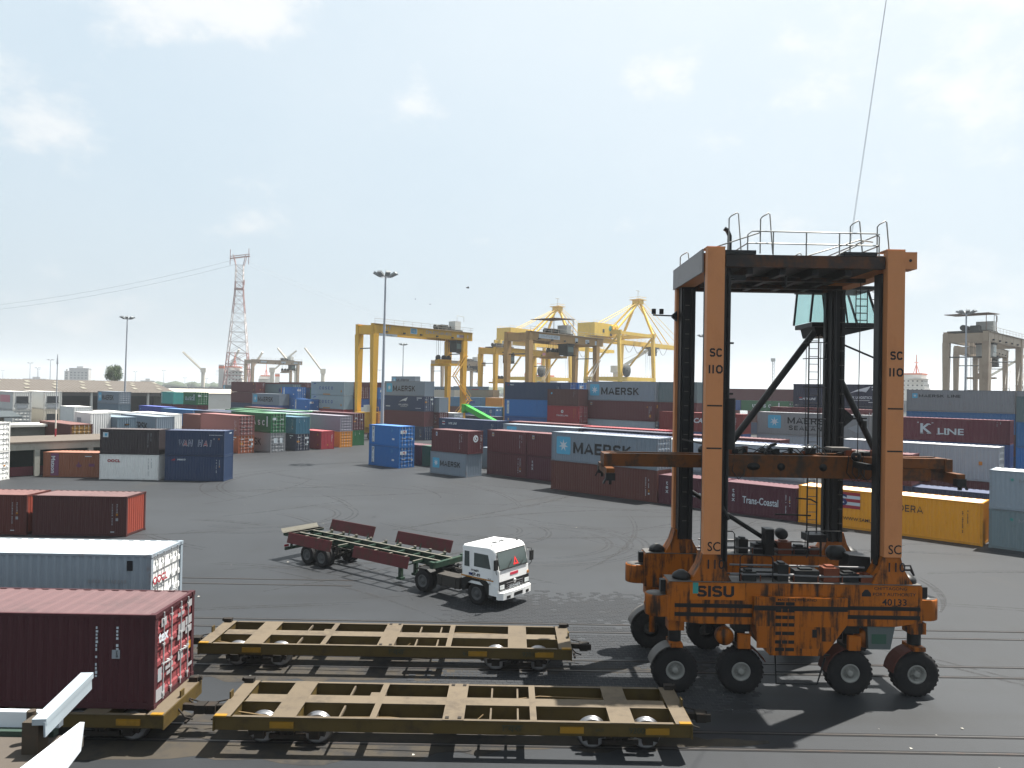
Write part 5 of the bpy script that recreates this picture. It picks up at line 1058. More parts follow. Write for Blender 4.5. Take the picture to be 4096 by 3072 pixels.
# red warning triangle leaning on the screen
m = MB(); T_ = [(-.20, 1.86), (.20, 1.86), (0, 2.22)]; I_ = [(-.085, 1.93), (.085, 1.93), (0, 2.09)]
def fx(z): return 1.30 - .22*(z - 1.72)/.86 + .024
vs = [(fx(z), y + .18, z) for y, z in T_] + [(fx(z), y + .18, z) for y, z in I_]
m.add(vs, [(0,1,4,3), (1,2,5,4), (2,0,3,5)]).build('warning_triangle', paint('triangle_red', (.62,.03,.03), .4), ws)
MB().bar((1.33, -.55, 1.79), (1.225, -.05, 2.12), .018).bar((1.33, .35, 1.79), (1.27, .75, 1.98), .018).build('wiper', TBLACK, ws)
MB().bar((1.315, -1.0, 1.775), (1.315, 1.0, 1.775), .03, .03).build('cowl_strip', TBLACK, tr)
on_front(-.30, .30, 1.44, 1.56, .012, paint('badge_red', (.45,.03,.06), .5), 'badge', tr)
on_front(-1.12, 1.12, .86, 1.26, .012, TBLACK, 'grille', tr)
gm = MB()
for z in (.95, 1.04, 1.13): gm.box(1.345, 1.375, -.62, .62, z-.014, z+.014)
gm.build('grille_bar', paint('grille_grey', (.10,.10,.105), .4), tr)
o = put('lettering', text_mesh('EICHER', .01, space=1.3), ink('white', INK['white']), tr); o.matrix_basis = Matrix.Translation((1.372, .0, .94)) @ Matrix.Rotation(PI/2, 4, 'Z') @ Matrix.Rotation(PI/2, 4, 'X') @ Matrix.Diagonal((.20, .16, 1, 1))
MB().lathe([(.10, -.012), (.10, .012), (.001, .02)], (1.36, 0, 1.16), 'x', 14).build('emblem', GREY, tr)
for q in (-1, 1):
    MB().box(1.31, 1.362, q*.94-.16, q*.94+.16, .92, 1.10).build('headlight', paint('lamp_glass', (.55,.58,.58), .12, spec=.8, var=.02), tr)
    MB().box(1.30, 1.345, q*1.06-.06, q*1.06+.06, 1.30, 1.42).build('corner_lamp', ink('orange', INK['orange']), tr) if q > 0 else None
    y = q*(hwc + .006)
    dr = MB().prism([(-.22, 1.06), (-.22, 2.50), (.78, 2.50), (.98, 1.74), (1.02, 1.06)], 'y', y-.008, y+.008).build('door', TWHITE, tr)
    MB().prism([(-.12, 1.78), (-.12, 2.40), (.70, 2.40), (.86, 1.78)], 'y', y-.014, y+.014).build('window', TGLASS, dr)
    MB().box(-.10, .05, y-.025, y+.025, 1.55, 1.59).build('handle', TBLACK, dr)
    MB().prism([(-.70, 1.72), (-.70, 2.42), (-.42, 2.42), (-.40, 1.72)], 'y', y-.008, y+.008).build('quarter_window', TGLASS, tr)
    MB().prism([(-.88, 1.24), (-.88, 1.30), (1.02, 1.30), (1.02, 1.24)], 'y', y-.010, y+.010).build('stripe', ink('yellow', INK['yellow']), tr)
    arch = [(-.80, .55), (-.88, 1.10), (-.60, 1.235), (.60, 1.235), (.80, 1.10), (.80, .55), (.66, .62), (.52, .95), (.25, 1.12), (-.25, 1.12), (-.52, .95), (-.64, .60)]
    yy = q*(hwc - .02); a_, b_ = sorted((q*.70, q*(hwc + .03)))
    MB().prism(arch, 'y', a_, b_).build('mudguard', TBLACK, tr)
    MB().box(.80, 1.30, a_, b_ - .0, .62, 1.06).build('step_panel', TWHITE if q < 0 else TBLACK, tr)
    MB().tube([(1.18, q*1.17, 2.45), (1.32, q*1.34, 2.42), (1.32, q*1.36, 1.75), (1.24, q*1.2, 1.6)], .016, 6).build('mirror_arm', TBLACK, tr)
    MB().box(1.27, 1.35, q*1.36-.12, q*1.36+.12, 1.85, 2.30).build('mirror', TBLACK, tr)
    MB().box(.70, .78, q*.95-.02, q*.95+.02, 2.70, 2.82).build('roof_marker', TBLACK, tr)
for s_, x, z, h_, b_, sx in (('SP-49', .02, 1.40, .155, .012, .95), ('EICHER', -.05, 1.60, .075, .012, 1.3), ('VE', .80, 1.12, .10, .01, 1.2), ('BS-III', .80, 1.34, .05, .004, 1.2)):
    o = put('lettering', text_mesh(s_, b_), ink('black' if s_ != 'VE' else 'grey', INK['black' if s_ != 'VE' else 'grey']), tr)
    o.matrix_basis = Matrix.Translation((x, -hwc-.026, z)) @ Matrix.Rotation(PI/2, 4, 'X') @ Matrix.Diagonal((h_/.7*sx, h_/.7, 1, 1))
MB().box(-.42, -.20, -hwc-.022, -hwc-.0, 1.35, 1.46).build('sticker', ink('darkblue', INK['darkblue']), tr)
MB().prism([(1.34, -1.18), (1.52, -1.05), (1.58, -.5), (1.58, .5), (1.52, 1.05), (1.34, 1.18), (1.22, 1.18), (1.22, -1.18)], 'z', .48, .80).build('bumper', TWHITE, tr)
MB().box(1.575, 1.592, -.32, .32, .55, .70).build('number_plate', TBLACK, tr)
for q in (-1, 1): MB().box(1.535, 1.575, q*.70-.12, q*.70+.12, .52, .64).build('fog_lamp', TBLACK, tr)
m = MB()
for q in (-1, 1): m.box(-4.3, 1.1, q*.42-.04, q*.42+.04, .78, 1.02)
for x in (-4.25, -3.0, -1.7, -.3): m.box(x-.05, x+.05, -.4, .4, .80, 1.0)
m.box(-1.0, 1.0, -.5, .5, .62, .95).box(-.1, .1, -.9, .9, .45, .60).box(-3.5, -3.3, -.8, .8, .42, .62)
m.build('chassis', CHAS, tr)
MB().box(-2.45, -1.05, -1.10, -.50, .52, 1.04).bar((-2.2, -1.11, .5), (-2.2, -1.11, 1.05), .05).bar((-1.3, -1.11, .5), (-1.3, -1.11, 1.05), .05).build('fuel_tank', CHAS, tr)
MB().box(-2.0, -1.2, .50, 1.05, .55, 1.02).build('battery_box', CHAS, tr)
MB().box(-3.75, -2.65, -.48, .48, 1.04, 1.14).cyl((-3.2, 0, 1.14), (-3.2, 0, 1.20), .45, 18).build('fifth_wheel', TBLACK, tr)
MB().cyl((-.96, -.75, .9), (-.96, -.75, 2.1), .10, 12).build('air_intake', TBLACK, tr)
for q, n_ in ((.35, 0), (-.1, 1)):
    MB().tube([(-1.0 - 1.3*k/60, q + .06*math.cos(k*1.3), 1.85 - .55*math.sin(PI*k/75) - .006*k + .06*math.sin(k*1.3)) for k in range(61)], .012, 5).build('coiled_hose', TBLACK, tr)
wheel(tr, (0, -.98, .525), .525, .27, -1); wheel(tr, (0, .98, .525), .525, .27, 1)
for q in (-1, 1):
    wheel(tr, (-3.4, q*1.02, .525), .525, .26, q); wheel(tr, (-3.4, q*.72, .525), .525, .26, q)
    a_, b_ = sorted((q*.62, q*1.14))
    MB().prism([(-3.95, 1.0), (-3.7, 1.14), (-3.1, 1.14), (-2.85, 1.0), (-2.85, .97), (-3.1, 1.105), (-3.7, 1.105), (-3.95, .97)], 'y', a_, b_).build('mudguard', TBLACK, tr)

tl = thing('skeletal_trailer', 'empty green skeletal trailer with rusty maroon side plates behind the white truck', 'trailer', (-3.36, 36.15, 0), math.radians(-36.1))
m = MB()
for q in (-1, 1):
    m.box(-10.7, .5, q*.45-.06, q*.45+.06, 1.46, 1.475).box(-10.7, .5, q*.45-.012, q*.45+.012, 1.18, 1.46).box(-10.7, .5, q*.45-.06, q*.45+.06, 1.165, 1.18)
m.build('main_beam', TGREEN, tl)
m = MB()
for q in (-1, 1): m.box(-10.7, .5, q*.45-.062, q*.45+.062, 1.476, 1.484)
m.build('beam_top', TGREY, tl)
for x in (-9.6, -8.6, -7.5, -6.3, -5.1, -4.0, -2.9, -1.8, -.8):
    MB().box(x-.05, x+.05, -1.2, 1.2, 1.30, 1.42).build('cross_member', TGREEN, tl)
    MB().box(x-.05, x+.05, -1.2, -.53, 1.421, 1.428).box(x-.05, x+.05, .53, 1.2, 1.421, 1.428).box(x-.06, x+.06, 1.08, 1.22, 1.428, 1.5).build('outrigger_pad', TGREY, tl)
for x0, x1 in ((-10.45, -6.75), (-5.0, -1.0)):
    MB().add([(x0, -1.22, 1.58), (x1, -1.22, 1.58), (x1, -1.36, 1.02), (x0, -1.36, 1.02), (x0, -1.245, 1.58), (x1, -1.245, 1.58), (x1, -1.385, 1.02), (x0, -1.385, 1.02)], [(0,1,2,3),(7,6,5,4),(0,4,5,1),(1,5,6,2),(2,6,7,3),(3,7,4,0)]).build('side_plate', TPLATE, tl)
    a, b = x0 + .5, x1 + .5
    MB().add([(a, 1.24, 1.44), (b, 1.24, 1.44), (b, 1.46, 2.04), (a, 1.46, 2.04), (a, 1.265, 1.44), (b, 1.265, 1.44), (b, 1.485, 2.04), (a, 1.485, 2.04)], [(3,2,1,0),(4,5,6,7),(1,5,4,0),(2,6,5,1),(3,7,6,2),(0,4,7,3)]).build('side_plate', TPLATE, tl)
    for x in (x0 + .3, (x0+x1)/2, x1 - .3): MB().bar((x+.4, 1.18, 1.36), (x+.4, 1.38, 1.70), .06).build('plate_stay', TGREEN, tl)
MB().box(.36, .56, -1.25, 1.25, 1.24, 1.50).box(.30, .62, -1.25, -1.05, 1.5, 1.56).box(.30, .62, 1.05, 1.25, 1.5, 1.56).build('front_bolster', TGREEN, tl)
MB().box(-10.9, -10.5, -1.28, 1.28, 1.36, 1.50).build('rear_bolster', TGREEN, tl)
MB().add([(-11.0, -1.28, 1.50), (-10.45, -1.28, 1.50), (-10.45, 1.28, 1.50), (-11.0, 1.28, 1.50), (-11.14, -1.28, 1.72), (-11.14, 1.28, 1.72), (-11.0, -1.28, 1.52), (-11.0, 1.28, 1.52)], [(0,1,2,3), (0,3,5,4), (4,5,7,6)]).build('rear_apron', TGREY, tl)
MB().box(-10.95, -10.85, -1.15, 1.15, .50, .66).bar((-10.8, -.8, .58), (-10.7, -.8, 1.36), .10).bar((-10.8, .8, .58), (-10.7, .8, 1.36), .10).build('rear_underrun_bar', TGREEN, tl)
for q in (-1, 1): MB().box(-11.0, -10.94, q*1.0-.14, q*1.0+.14, .68, .80).build('tail_lamp', ink('red', INK['red']), tl)
for q in (-1, 1):
    MB().box(-2.35, -2.15, q*.55-.08, q*.55+.08, .28, 1.20).box(-2.42, -2.08, q*.55-.14, q*.55+.14, .16, .28).bar((-2.25, q*.55, .85), (-1.75, q*.55, 1.2), .05).bar((-2.25, q*.55, .85), (-2.75, q*.55, 1.2), .05).build('landing_leg', TGREEN, tl)
MB().bar((-2.25, -.55, .8), (-2.25, .55, .8), .05).build('leg_brace', TGREEN, tl)
m = MB()
for x in (-7.7, -8.95): m.cyl((x, -1.0, .53), (x, 1.0, .53), .07, 10)
for q in (-1, 1): m.bar((-9.5, q*.55, .72), (-7.15, q*.55, .72), .09, .08).box(-8.45, -8.2, q*.55-.06, q*.55+.06, .74, 1.18).box(-9.6, -9.45, q*.55-.05, q*.55+.05, .7, 1.18).box(-7.2, -7.05, q*.55-.05, q*.55+.05, .7, 1.18)
m.build('axle', CHAS, tl)
for x in (-7.7, -8.95):
    for q in (-1, 1):
        wheel(tl, (x, q*1.05, .525), .525, .26, q); wheel(tl, (x, q*.75, .525), .525, .26, q)
# ------------------------------------------------------------------ straddle carrier
CO = paint('carrier_orange', (.27,.074,.003), .5, (.012,.009,.007), .95, .9, 9.0, var=.16, lo=.46, hi=.60, sw=.74)
CS = paint('carrier_sooty', (.085,.028,.007), .5, (.014,.013,.013), .95, 1.0, 3.0, var=.2, lo=.40, hi=.56)
CO2 = paint('carrier_clean_orange', (.34,.095,.004), .5, (.06,.025,.008), .7, 1.0, 6.0, var=.12, lo=.48, hi=.7)
CS2 = paint('carrier_spreader', (.115,.036,.005), .5, (.02,.016,.012), .9, 1.0, 4.0, var=.2, lo=.43, hi=.60)
CL = paint('carrier_leg_orange', (.46,.19,.075), .5, (.20,.07,.025), .35, .8, 3.0, var=.10)
CB = paint('carrier_black', (.009,.010,.011), .42, (.03,.028,.026), .4, 2, 2, bump=.1)
CG = paint('carrier_grey_panel', (.22,.21,.21), .5, (.10,.085,.07), .35, 1.0, 3.0)
CR = paint('carrier_mudguard_red', (.075,.022,.015), .6, (.05,.04,.03), .5, 2, 2)
CP = paint('carrier_pipe', (.10,.10,.105), .4, (.3,.28,.26), .4, 3, 1)
CT = paint('carrier_top_dust', (.09,.085,.08), .45, (.03,.028,.026), .6, 2, 1, metal=.2)
CRED = paint('carrier_fitting_red', (.12,.032,.014), .5, (.05,.03,.02), .5, 3, 1)
def clear_glass():
    m = bpy.data.materials.new('cab_glass'); t, b = nodes_of(m); N = t.nodes.new; L = t.links.new
    tr_ = N('ShaderNodeBsdfTransparent'); tr_.inputs[0].default_value = (.70,.86,.84,1); gl = N('ShaderNodeBsdfGlossy'); gl.inputs['Roughness'].default_value = .03
    mx = N('ShaderNodeMixShader'); mx.inputs[0].default_value = .08
    L(tr_.outputs[0], mx.inputs[1]); L(gl.outputs[0], mx.inputs[2])
    L(mx.outputs[0], t.nodes['Material Output'].inputs['Surface']); return m
CGL = clear_glass()
sc_ = thing('straddle_carrier', 'tall orange straddle carrier SC 110 with eight big wheels and a long spreader', 'straddle carrier', (9.5, 26.25, 0))
def glyph(par, s_, x, y, z, h_, b=.014, sx=1.0, col='black', **k):
    o = put('lettering', text_mesh(s_, b, **k), ink(col, INK[col]), par); o.matrix_basis = Matrix.Translation((x, y, z)) @ Matrix.Rotation(PI/2, 4, 'X') @ Matrix.Diagonal((h_/.7*sx, h_/.7, 1, 1)); return o
XW = (-3.95, -1.78, 1.82, 4.02)
CRIM = paint('carrier_rim', (.20,.20,.185), .5, (.03,.028,.025), .6, 3, 1)
for s in (-1, 1):
    yc = s*2.05; yo = yc + s*.39; yi = yc - s*.39; a_, b_ = sorted((yo, yi))
    # sill beam with tapering ends
    sb = MB().prism([(-4.28, 2.46), (-4.28, 3.66), (-4.20, 3.72), (4.02, 3.72), (4.06, 3.66), (4.06, 2.50), (3.2, 2.36), (-3.2, 2.36)], 'y', a_, b_).build('sill_beam', CO, sc_)
    MB().box(-4.25, 4.03, a_-.03, b_+.03, 3.722, 3.742).build('sill_top_plate', CT, sb)
    for z in (2.66, 2.95): MB().box(-4.05, 4.0, min(yo, yo+s*.006), max(yo, yo+s*.006), z-.065, z+.065).build('black_stripe', CB, sb)
    for q in (-1, 1):   # end buffers
        x = -4.28 if q < 0 else 4.06
        MB().lathe([(.001, -.34), (.36, -.34), (.38, -.30), (.38, .30), (.36, .34), (.001, .34)], (x + q*.30, yc, 2.90), 'z', 20).box(*sorted((x, x+q*.32)), yc-.38, yc+.38, 2.56, 3.24).build('buffer', CO, sc_)
        MB().lathe([(.001, .343), (.33, .343), (.33, .35), (.001, .352)], (x + q*.30, yc, 2.90), 'z', 20).build('buffer_cap', CT, sc_)
    if s > 0: MB().lathe([(.16,-.004), (.17,.012), (.001,.012)], (-3.95, yc - .39, 3.2), 'y', 18).build('hole_disc', CB, sb)  # flat black disc stands in for the dark of an open hole
    MB().box(-4.46, -4.29, yc-.12, yc+.12, 3.3, 3.7).build('end_lamp_box', CB, sc_); MB().box(4.07, 4.34, yc-.2, yc+.16, 3.26, 3.62).build('end_lamp_box', CB, sc_)
    # wheels with forks
    for i, xw in enumerate(XW):
        w = wheel(sc_, (xw, yc, .745), .745, .47, s, rim=CRIM, bolts=10, lug=28, rimscale=1.0, inner=.40)
        f = MB().cyl((xw, yc, 1.62), (xw, yc, 2.5), .17, 14).box(xw-.26, xw+.26, yc-.26, yc+.26, 2.08, 2.45).box(xw-.20, xw+.20, yc-.36, yc+.36, 1.55, 1.68)
        f.bar((xw, yc - s*.33, 1.62), (xw, yc - s*.33, .70), .22, .12, upv=(0,1,0))
        f.build('wheel_fork', CO if i in (0, 3) else CB, sc_)
        if i in (0, 3): MB().cyl((xw, yc, 1.69), (xw, yc, 2.06), .21, 14).build('spring_boot', CB, sc_)
        if i in (1, 2):
            MB().box(xw-.20, xw+.20, yo-.12, yo+.03, 1.60, 2.06).build('fork_bracket', CO, sc_)
            for e in (-.08, .08): MB().cyl((xw+e, yo+s*.03, 1.82), (xw+e, yo+s*.045, 1.82), .05, 10).build('bracket_hole', CB, sc_)
            MB().lathe([(.001,-.2),(.26,-.2),(.30,-.1),(.30,.1),(.26,.2),(.001,.2)], (xw - .52 if i == 1 else xw + .52, yc, 1.86), 'y', 18).build('drive_gear', CO, sc_)
        g = MB(); vs = []
        a0, a1 = (100, 165) if i in (0,) else ((25, 95) if i == 1 else (85, 175))
        for k in range(9):
            t_ = math.radians(a0 + (a1-a0)*k/8); vs += [(xw + .86*math.cos(t_), yc-.30, .745 + .86*math.sin(t_)), (xw + .86*math.cos(t_), yc+.30, .745 + .86*math.sin(t_))]
        n_ = len(vs); vs += [(xw + (x-xw)*.965, y, .745 + (z-.745)*.965) for x, y, z in vs]
        g.add(vs, [q_ for k in range(8) for q_ in ((2*k, 2*k+1, 2*k+3, 2*k+2), (n_+2*k, n_+2*k+2, n_+2*k+3, n_+2*k+1), (2*k, 2*k+2, n_+2*k+2, n_+2*k), (2*k+1, n_+2*k+1, n_+2*k+3, 2*k+3))] + [(0, n_, n_+1, 1), (16, 17, n_+17, n_+16)])
        g.build('mudguard', CR if i else CT, sc_)
    # legs with flared feet
    for q, xl in ((-1, -2.84), (1, 3.10)):
        lw = .285; yl = yc
        f0, f1 = sorted((yl + s*.36, yl + s*.06))
        lg = MB().box(xl-lw, xl+lw, f0, f1, 4.62, 14.72).build('leg', CL, sc_)
        ft = MB(); r1 = [(xl-lw, yl-.30, 4.62), (xl+lw, yl-.30, 4.62), (xl+lw, yl+.30, 4.62), (xl-lw, yl+.30, 4.62)]; r0_ = [(xl-.66, yl-.37, 3.742), (xl+.66, yl-.37, 3.742), (xl+.66, yl+.37, 3.742), (xl-.66, yl+.37, 3.742)]
        rm = [(xl-.40, yl-.33, 4.2), (xl+.40, yl-.33, 4.2), (xl+.40, yl+.33, 4.2), (xl-.40, yl+.33, 4.2)]
        ft.add(r0_+rm+r1, [(o+i, o+(i+1) % 4, o+4+(i+1) % 4, o+4+i) for o in (0, 4) for i in range(4)] + [(8, 9, 10, 11)]).build('leg_foot', CO, lg)
        # hoist guide rail and cables on the inner side
        gx = xl - q*(lw + .10)
        g0, g1 = sorted((yl + s*.055, yl - s*.42)); e0, e1 = sorted((xl + q*(lw-.10), xl - q*(lw+.06)))
        MB().box(e0, e1, g0, g1, 4.3, 14.0).build('guide_rail', CB, lg)
        g0, g1 = sorted((yl - s*.425, yl - s*.52)); MB().box(e0+.06, e0+.16, g0, g1, 4.3, 13.9).box(e1-.16, e1-.06, g0, g1, 4.3, 13.9).build('guide_flange', CB, lg)
        MB().box(*sorted((xl - q*(lw+.07), xl - q*(lw+.15))), yl-.1, yl+.1, 4.3, 13.9).build('cable_chain', CB, lg)
        if s > 0:
            for k_ in range(16): MB().box(xl-.06, xl+.10, yl-.535, yl-.528, 5.0+.55*k_, 5.03+.55*k_).build('guide_rung', CT, lg)
        MB().box(xl-lw-.02, xl+lw+.02, yl-.32, yl+.32, 14.72, 14.76).build('leg_cap', CL, lg)
        for z in (8.1, 9.5): MB().box(xl-lw+.05, xl+lw-.02, yl-.362 if s < 0 else yl-.302, yl-.298, z-.025, z+.025).build('scuff_mark', CB, lg) if s < 0 else None
        if s < 0:
            o = put('lettering', stroke_mesh('SC', .22, .14), ink('black', INK['black']), lg); o.matrix_basis = Matrix.Translation((xl+.03, yl-.364, 11.25)) @ Matrix.Rotation(PI/2, 4, 'X') @ Matrix.Diagonal((.23, .28, 1, 1)); o = put('lettering', stroke_mesh('IIO', .22, .26), ink('black', INK['black']), lg); o.matrix_basis = Matrix.Translation((xl+.03, yl-.364, 10.70)) @ Matrix.Rotation(PI/2, 4, 'X') @ Matrix.Diagonal((.25, .28, 1, 1))
            glyph(lg, 'SC', xl + .06, yl-.364, 4.86, .30, .008, .9); glyph(lg, '110', xl + .10, yl-.362, 4.28, .30, .006, 1.0)
# far leg pair is darker: its black guide side faces us
# engine house between the inner wheels, near side
yo = -2.44
eh = MB().prism([(-1.50, 3.30), (1.55, 3.30), (1.55, 2.45), (.95, 1.62), (.75, 1.42), (-.95, 1.42), (-1.15, 1.60), (-1.50, 2.45)], 'y', yo-.16, -1.2).build('engine_house', CO, sc_)
for z, n_ in ((3.10, 2), (2.88, 3), (2.66, 3), (2.42, 3), (2.14, 3), (1.86, 3), (1.62, 2)):
    MB().box(-.80, -.18, yo-.170, yo-.16, z-.055, z+.055).build('louvre', CB, eh)
    for e in range(1, n_): MB().box(-.80+.62*e/n_-.012, -.80+.62*e/n_+.012, yo-.176, yo-.170, z-.055, z+.055).build('louvre_bar', CO, eh)
for z in (2.66, 2.95): MB().box(-1.5, 1.55, yo-.168, yo-.161, z-.08, z+.08).build('black_stripe', CB, eh) if z > 2.7 else None
MB().box(-1.40, -.86, yo-.172, yo-.16, 1.66, 2.36).build('panel', CO, eh); MB().box(.02, .66, yo-.172, yo-.16, 1.66, 2.36).build('panel', CO, eh); MB().box(.72, 1.10, yo-.172, yo-.16, 1.9, 2.36).build('panel', CO, eh)
MB().box(.40, .55, yo-.178, yo-.172, 2.02, 2.28).build('panel_hole', CB, eh)
MB().bar((-.98, yo-.10, 1.44), (1.0, yo-.10, 1.44), .05).build('house_edge', CB, eh)
MB().tube([(-.75, yo-.05, 1.42), (-.72, yo-.08, .48), (.62, yo-.08, .48), (.88, yo-.05, 1.34)], .03, 6).tube([(-.73, yo-.07, .86), (.74, yo-.07, .86)], .022, 6).build('step_frame', CB, sc_)
MB().prism([(2.30, 2.34), (3.20, 2.34), (3.06, 1.60), (2.34, 1.60)], 'y', -2.40, -1.75).build('fuel_tank', paint('carrier_tank', (.075,.09,.09), .5, (.05,.05,.05), .5, 2, 2), sc_)
MB().box(2.44, 2.92, -2.408, -2.40, 1.78, 2.10).build('tank_label', paint('tank_green', (.03,.07,.05), .5), sc_)
o = put('lettering', stroke_mesh('SISU', .25, .12), ink('black', INK['black']), sc_); o.matrix_basis = Matrix.Translation((-2.72, yo-.006, 3.42)) @ Matrix.Rotation(PI/2, 4, 'X') @ Matrix.Diagonal((.40, .36, 1, 1)); MB().box(-3.46, -3.28, yo-.008, yo-.002, 3.34, 3.70).build('sticker', ink('teal', INK['teal']), sc_)
MB().box(-3.55, -1.75, yo-.004, yo-.001, 3.14, 3.70).build('name_panel', CO2, sc_); MB().box(2.45, 3.92, yo-.004, yo-.001, 3.06, 3.70).build('name_panel', CO2, sc_)
glyph(sc_, 'MADE IN FINLAND', -.1, yo-.166, 3.225, .085, .004, 1.25)
glyph(sc_, 'CHITTAGONG', 3.02, yo-.006, 3.60, .10, .004, 1.15); glyph(sc_, 'PORT AUTHORITY', 3.14, yo-.006, 3.41, .105, .006, 1.12); glyph(sc_, '40133', 3.16, yo-.006, 3.15, .21, .014, 1.1)
MB().prism([(2.08, 3.44), (2.18, 3.56), (2.28, 3.56), (2.38, 3.44), (2.38, 3.34), (2.08, 3.34)], 'y', yo-.008, yo-.002).build('emblem', ink('black', INK['black']), sc_)
# gear on top of the sills: pipes, tanks, boxes, rails
def pipe(pts, r=.03, mat=CP, name='pipe'): return MB().tube(pts, r, 7).build(name, mat, sc_)
for s in (-1, 1):
    yc = s*2.05
    pipe([(-2.2, yc-.2, 3.95), (-.6, yc-.2, 3.96), (.9, yc-.2, 3.92), (2.5, yc-.2, 3.94)], .05); pipe([(-2.1, yc+.15, 4.18), (2.4, yc+.12, 4.16)], .035); pipe([(-2.3, yc+.25, 3.86), (2.6, yc+.22, 3.84)], .028, CT)
    for x, w_, h_, m_ in ((-1.55, .22, .30, CB), (-.45, .18, .55, CB), (.35, .40, .36, CB), (1.15, .26, .46, CRED), (1.75, .30, .28, CB), (2.35, .22, .22, CRED)):
        MB().box(x-w_, x+w_, yc-.24, yc+.20, 3.742, 3.742+h_).box(x-w_*.5, x+w_*.5, yc-.15, yc+.12, 3.742+h_, 3.80+h_).build('valve_block', m_, sc_)
    for x in (-3.75, 3.75): MB().lathe([(.001, .16), (.10, .16), (.26, .06), (.30, 0), (.30, -.10), (.001, -.1)], (x, yc, 3.85), 'z', 18).build('slew_cap', CB, sc_); MB().lathe([(.22, .082), (.06, .172), (.001, .174)], (x, yc, 3.85), 'z', 18).build('cap_top', CT, sc_)
    for x in (-1.85, -1.2, -.1, .7, 1.5): pipe([(x, yc-.25, 3.74), (x, yc-.24, 4.0 + .06*math.sin(7*x))], .02, CRED, 'grease_pipe')
    pipe([(-1.9, yc-.32*1, 3.75), (-1.9, yc-.32, 4.55), (-1.8, yc-.32, 4.62), (-.9, yc-.32, 4.60), (-.82, yc-.32, 4.5), (-.82, yc-.32, 3.75)], .022, CB, 'handrail'); pipe([(-1.9, yc-.32, 4.2), (-.82, yc-.32, 4.2)], .018, CB, 'handrail')
MB().lathe([(.001,-.30),(.12,-.28),(.20,-.18),(.22,0),(.20,.18),(.12,.28),(.001,.30)], (.98, 1.75, 4.55), 'y', 18).build('air_tank', CB, sc_); MB().lathe([(.001,-.34),(.16,-.30),(.25,-.2),(.26,.2),(.16,.30),(.001,.34)], (1.9, -.9, 4.42), 'x', 18).build('air_tank', CB, sc_)
MB().box(.30, .62, 1.5, 2.0, 3.74, 4.75).build('control_box', CB, sc_); MB().box(1.8, 2.5, 1.2, 1.9, 4.35, 4.62).bar((1.9, 1.5, 3.74), (1.9, 1.5, 4.35), .06).bar((2.4, 1.5, 3.74), (2.4, 1.5, 4.35), .06).build('control_box', CB, sc_)
MB().prism([(2.0, 4.0), (2.05, 4.50), (2.75, 4.44), (2.8, 4.0)], 'y', -1.6, -.9).box(2.0, 2.8, -1.58, -.92, 3.74, 4.0).build('battery_housing', CB, sc_)
MB().box(-1.2, -.1, -1.8, -1.4, 3.74, 3.95).build('tool_box', CB, sc_)
pipe([(.5, -1.7, 4.6), (.5, -1.7, 5.3), (2.2, -1.6, 5.3)], .018, CB, 'handrail'); pipe([(.62, -1.7, 5.3), (.55, -1.7, 4.4)], .018, CB, 'handrail')
for k, z in enumerate((3.0, 3.28)): pipe([(3.6, -1.9, 4.1+.15*k), (3.9, -2.0, 4.12+.15*k), (4.0, -2.05, 3.95)], .035, CB)
# exhaust stack and muffler on the near left leg
MB().tube([(-2.28, -1.95, 4.3), (-2.28, -1.95, 15.2), (-2.36, -1.95, 15.38), (-2.46, -1.95, 15.45)], .075, 10).build('exhaust_pipe', CB, sc_); MB().cyl((-2.20, -1.95, 8.05), (-2.20, -1.95, 9.75), .20, 14).build('muffler', CB, sc_)
for z in (9.9, 11.6, 13.8): MB().box(-2.62, -2.1, -2.0, -1.9, z-.03, z+.03).build('pipe_clamp', CB, sc_)
# top frame
for x0, x1, nm in ((-3.16, -2.52, 'left'), (2.80, 3.42, 'right')):
    MB().box(x0 + .02, x1 - .02, -1.72, 1.72, 13.98, 14.66).box(x0 + .02, x1 - .02, 1.72, 2.32, 14.0, 14.64).build('end_girder', CL, sc_)
MB().box(-3.20, -3.15, -2.0, 2.4, 13.96, 14.74).build('side_panel', CG, sc_); MB().box(3.41, 3.80, -2.36, -1.8, 14.12, 14.68).build('leg_knuckle', CL, sc_); MB().cyl((3.58, -2.362, 14.4), (3.58, -2.37, 14.4), .05, 10).build('bolt', CB, sc_); MB().cyl((-3.0, -2.362, 14.5), (-3.0, -2.37, 14.5), .05, 10).build('bolt', CB, sc_)
MB().box(-2.5, 2.78, -2.30, -2.02, 14.12, 14.52).build('long_girder', CS, sc_); MB().box(-2.5, 2.78, 2.02, 2.32, 13.9, 14.52).build('long_girder', CS, sc_)
MB().box(-2.5, 2.78, -2.0, 2.0, 14.20, 14.26).build('deck_plate', CB, sc_)
for x in (-1.6, -.5, .6, 1.7): MB().box(x-.10, x+.10, -2.0, 2.0, 13.92, 14.195).build('deck_beam', CB, sc_)
for y in (-.9, .9): MB().box(-2.5, 2.78, y-.09, y+.09, 13.86, 14.0).build('hoist_beam', CS, sc_)
for x in (-1.9, 2.2): MB().cyl((x, -1.2, 14.5), (x, 1.2, 14.5), .22, 16).build('hoist_drum', CB, sc_)
for x in (-2.05, 1.95): MB().box(x-.55, x+.55, -2.32, -1.5, 14.53, 14.66).build('platform_box', CB, sc_)
MB().tube([(-.35, -1.9, 13.9), (-.35, -1.9, 13.55), (-.42, -1.9, 13.5)], .03, 6).build('hook_hanger', CB, sc_); MB().box(-2.3, -1.7, -1.9, -1.7, 13.72, 13.9).build('flood_lamp', CB, sc_); MB().box(3.3, 3.5, -2.2, -2.0, 13.7, 13.85).build('flood_lamp', CB, sc_)
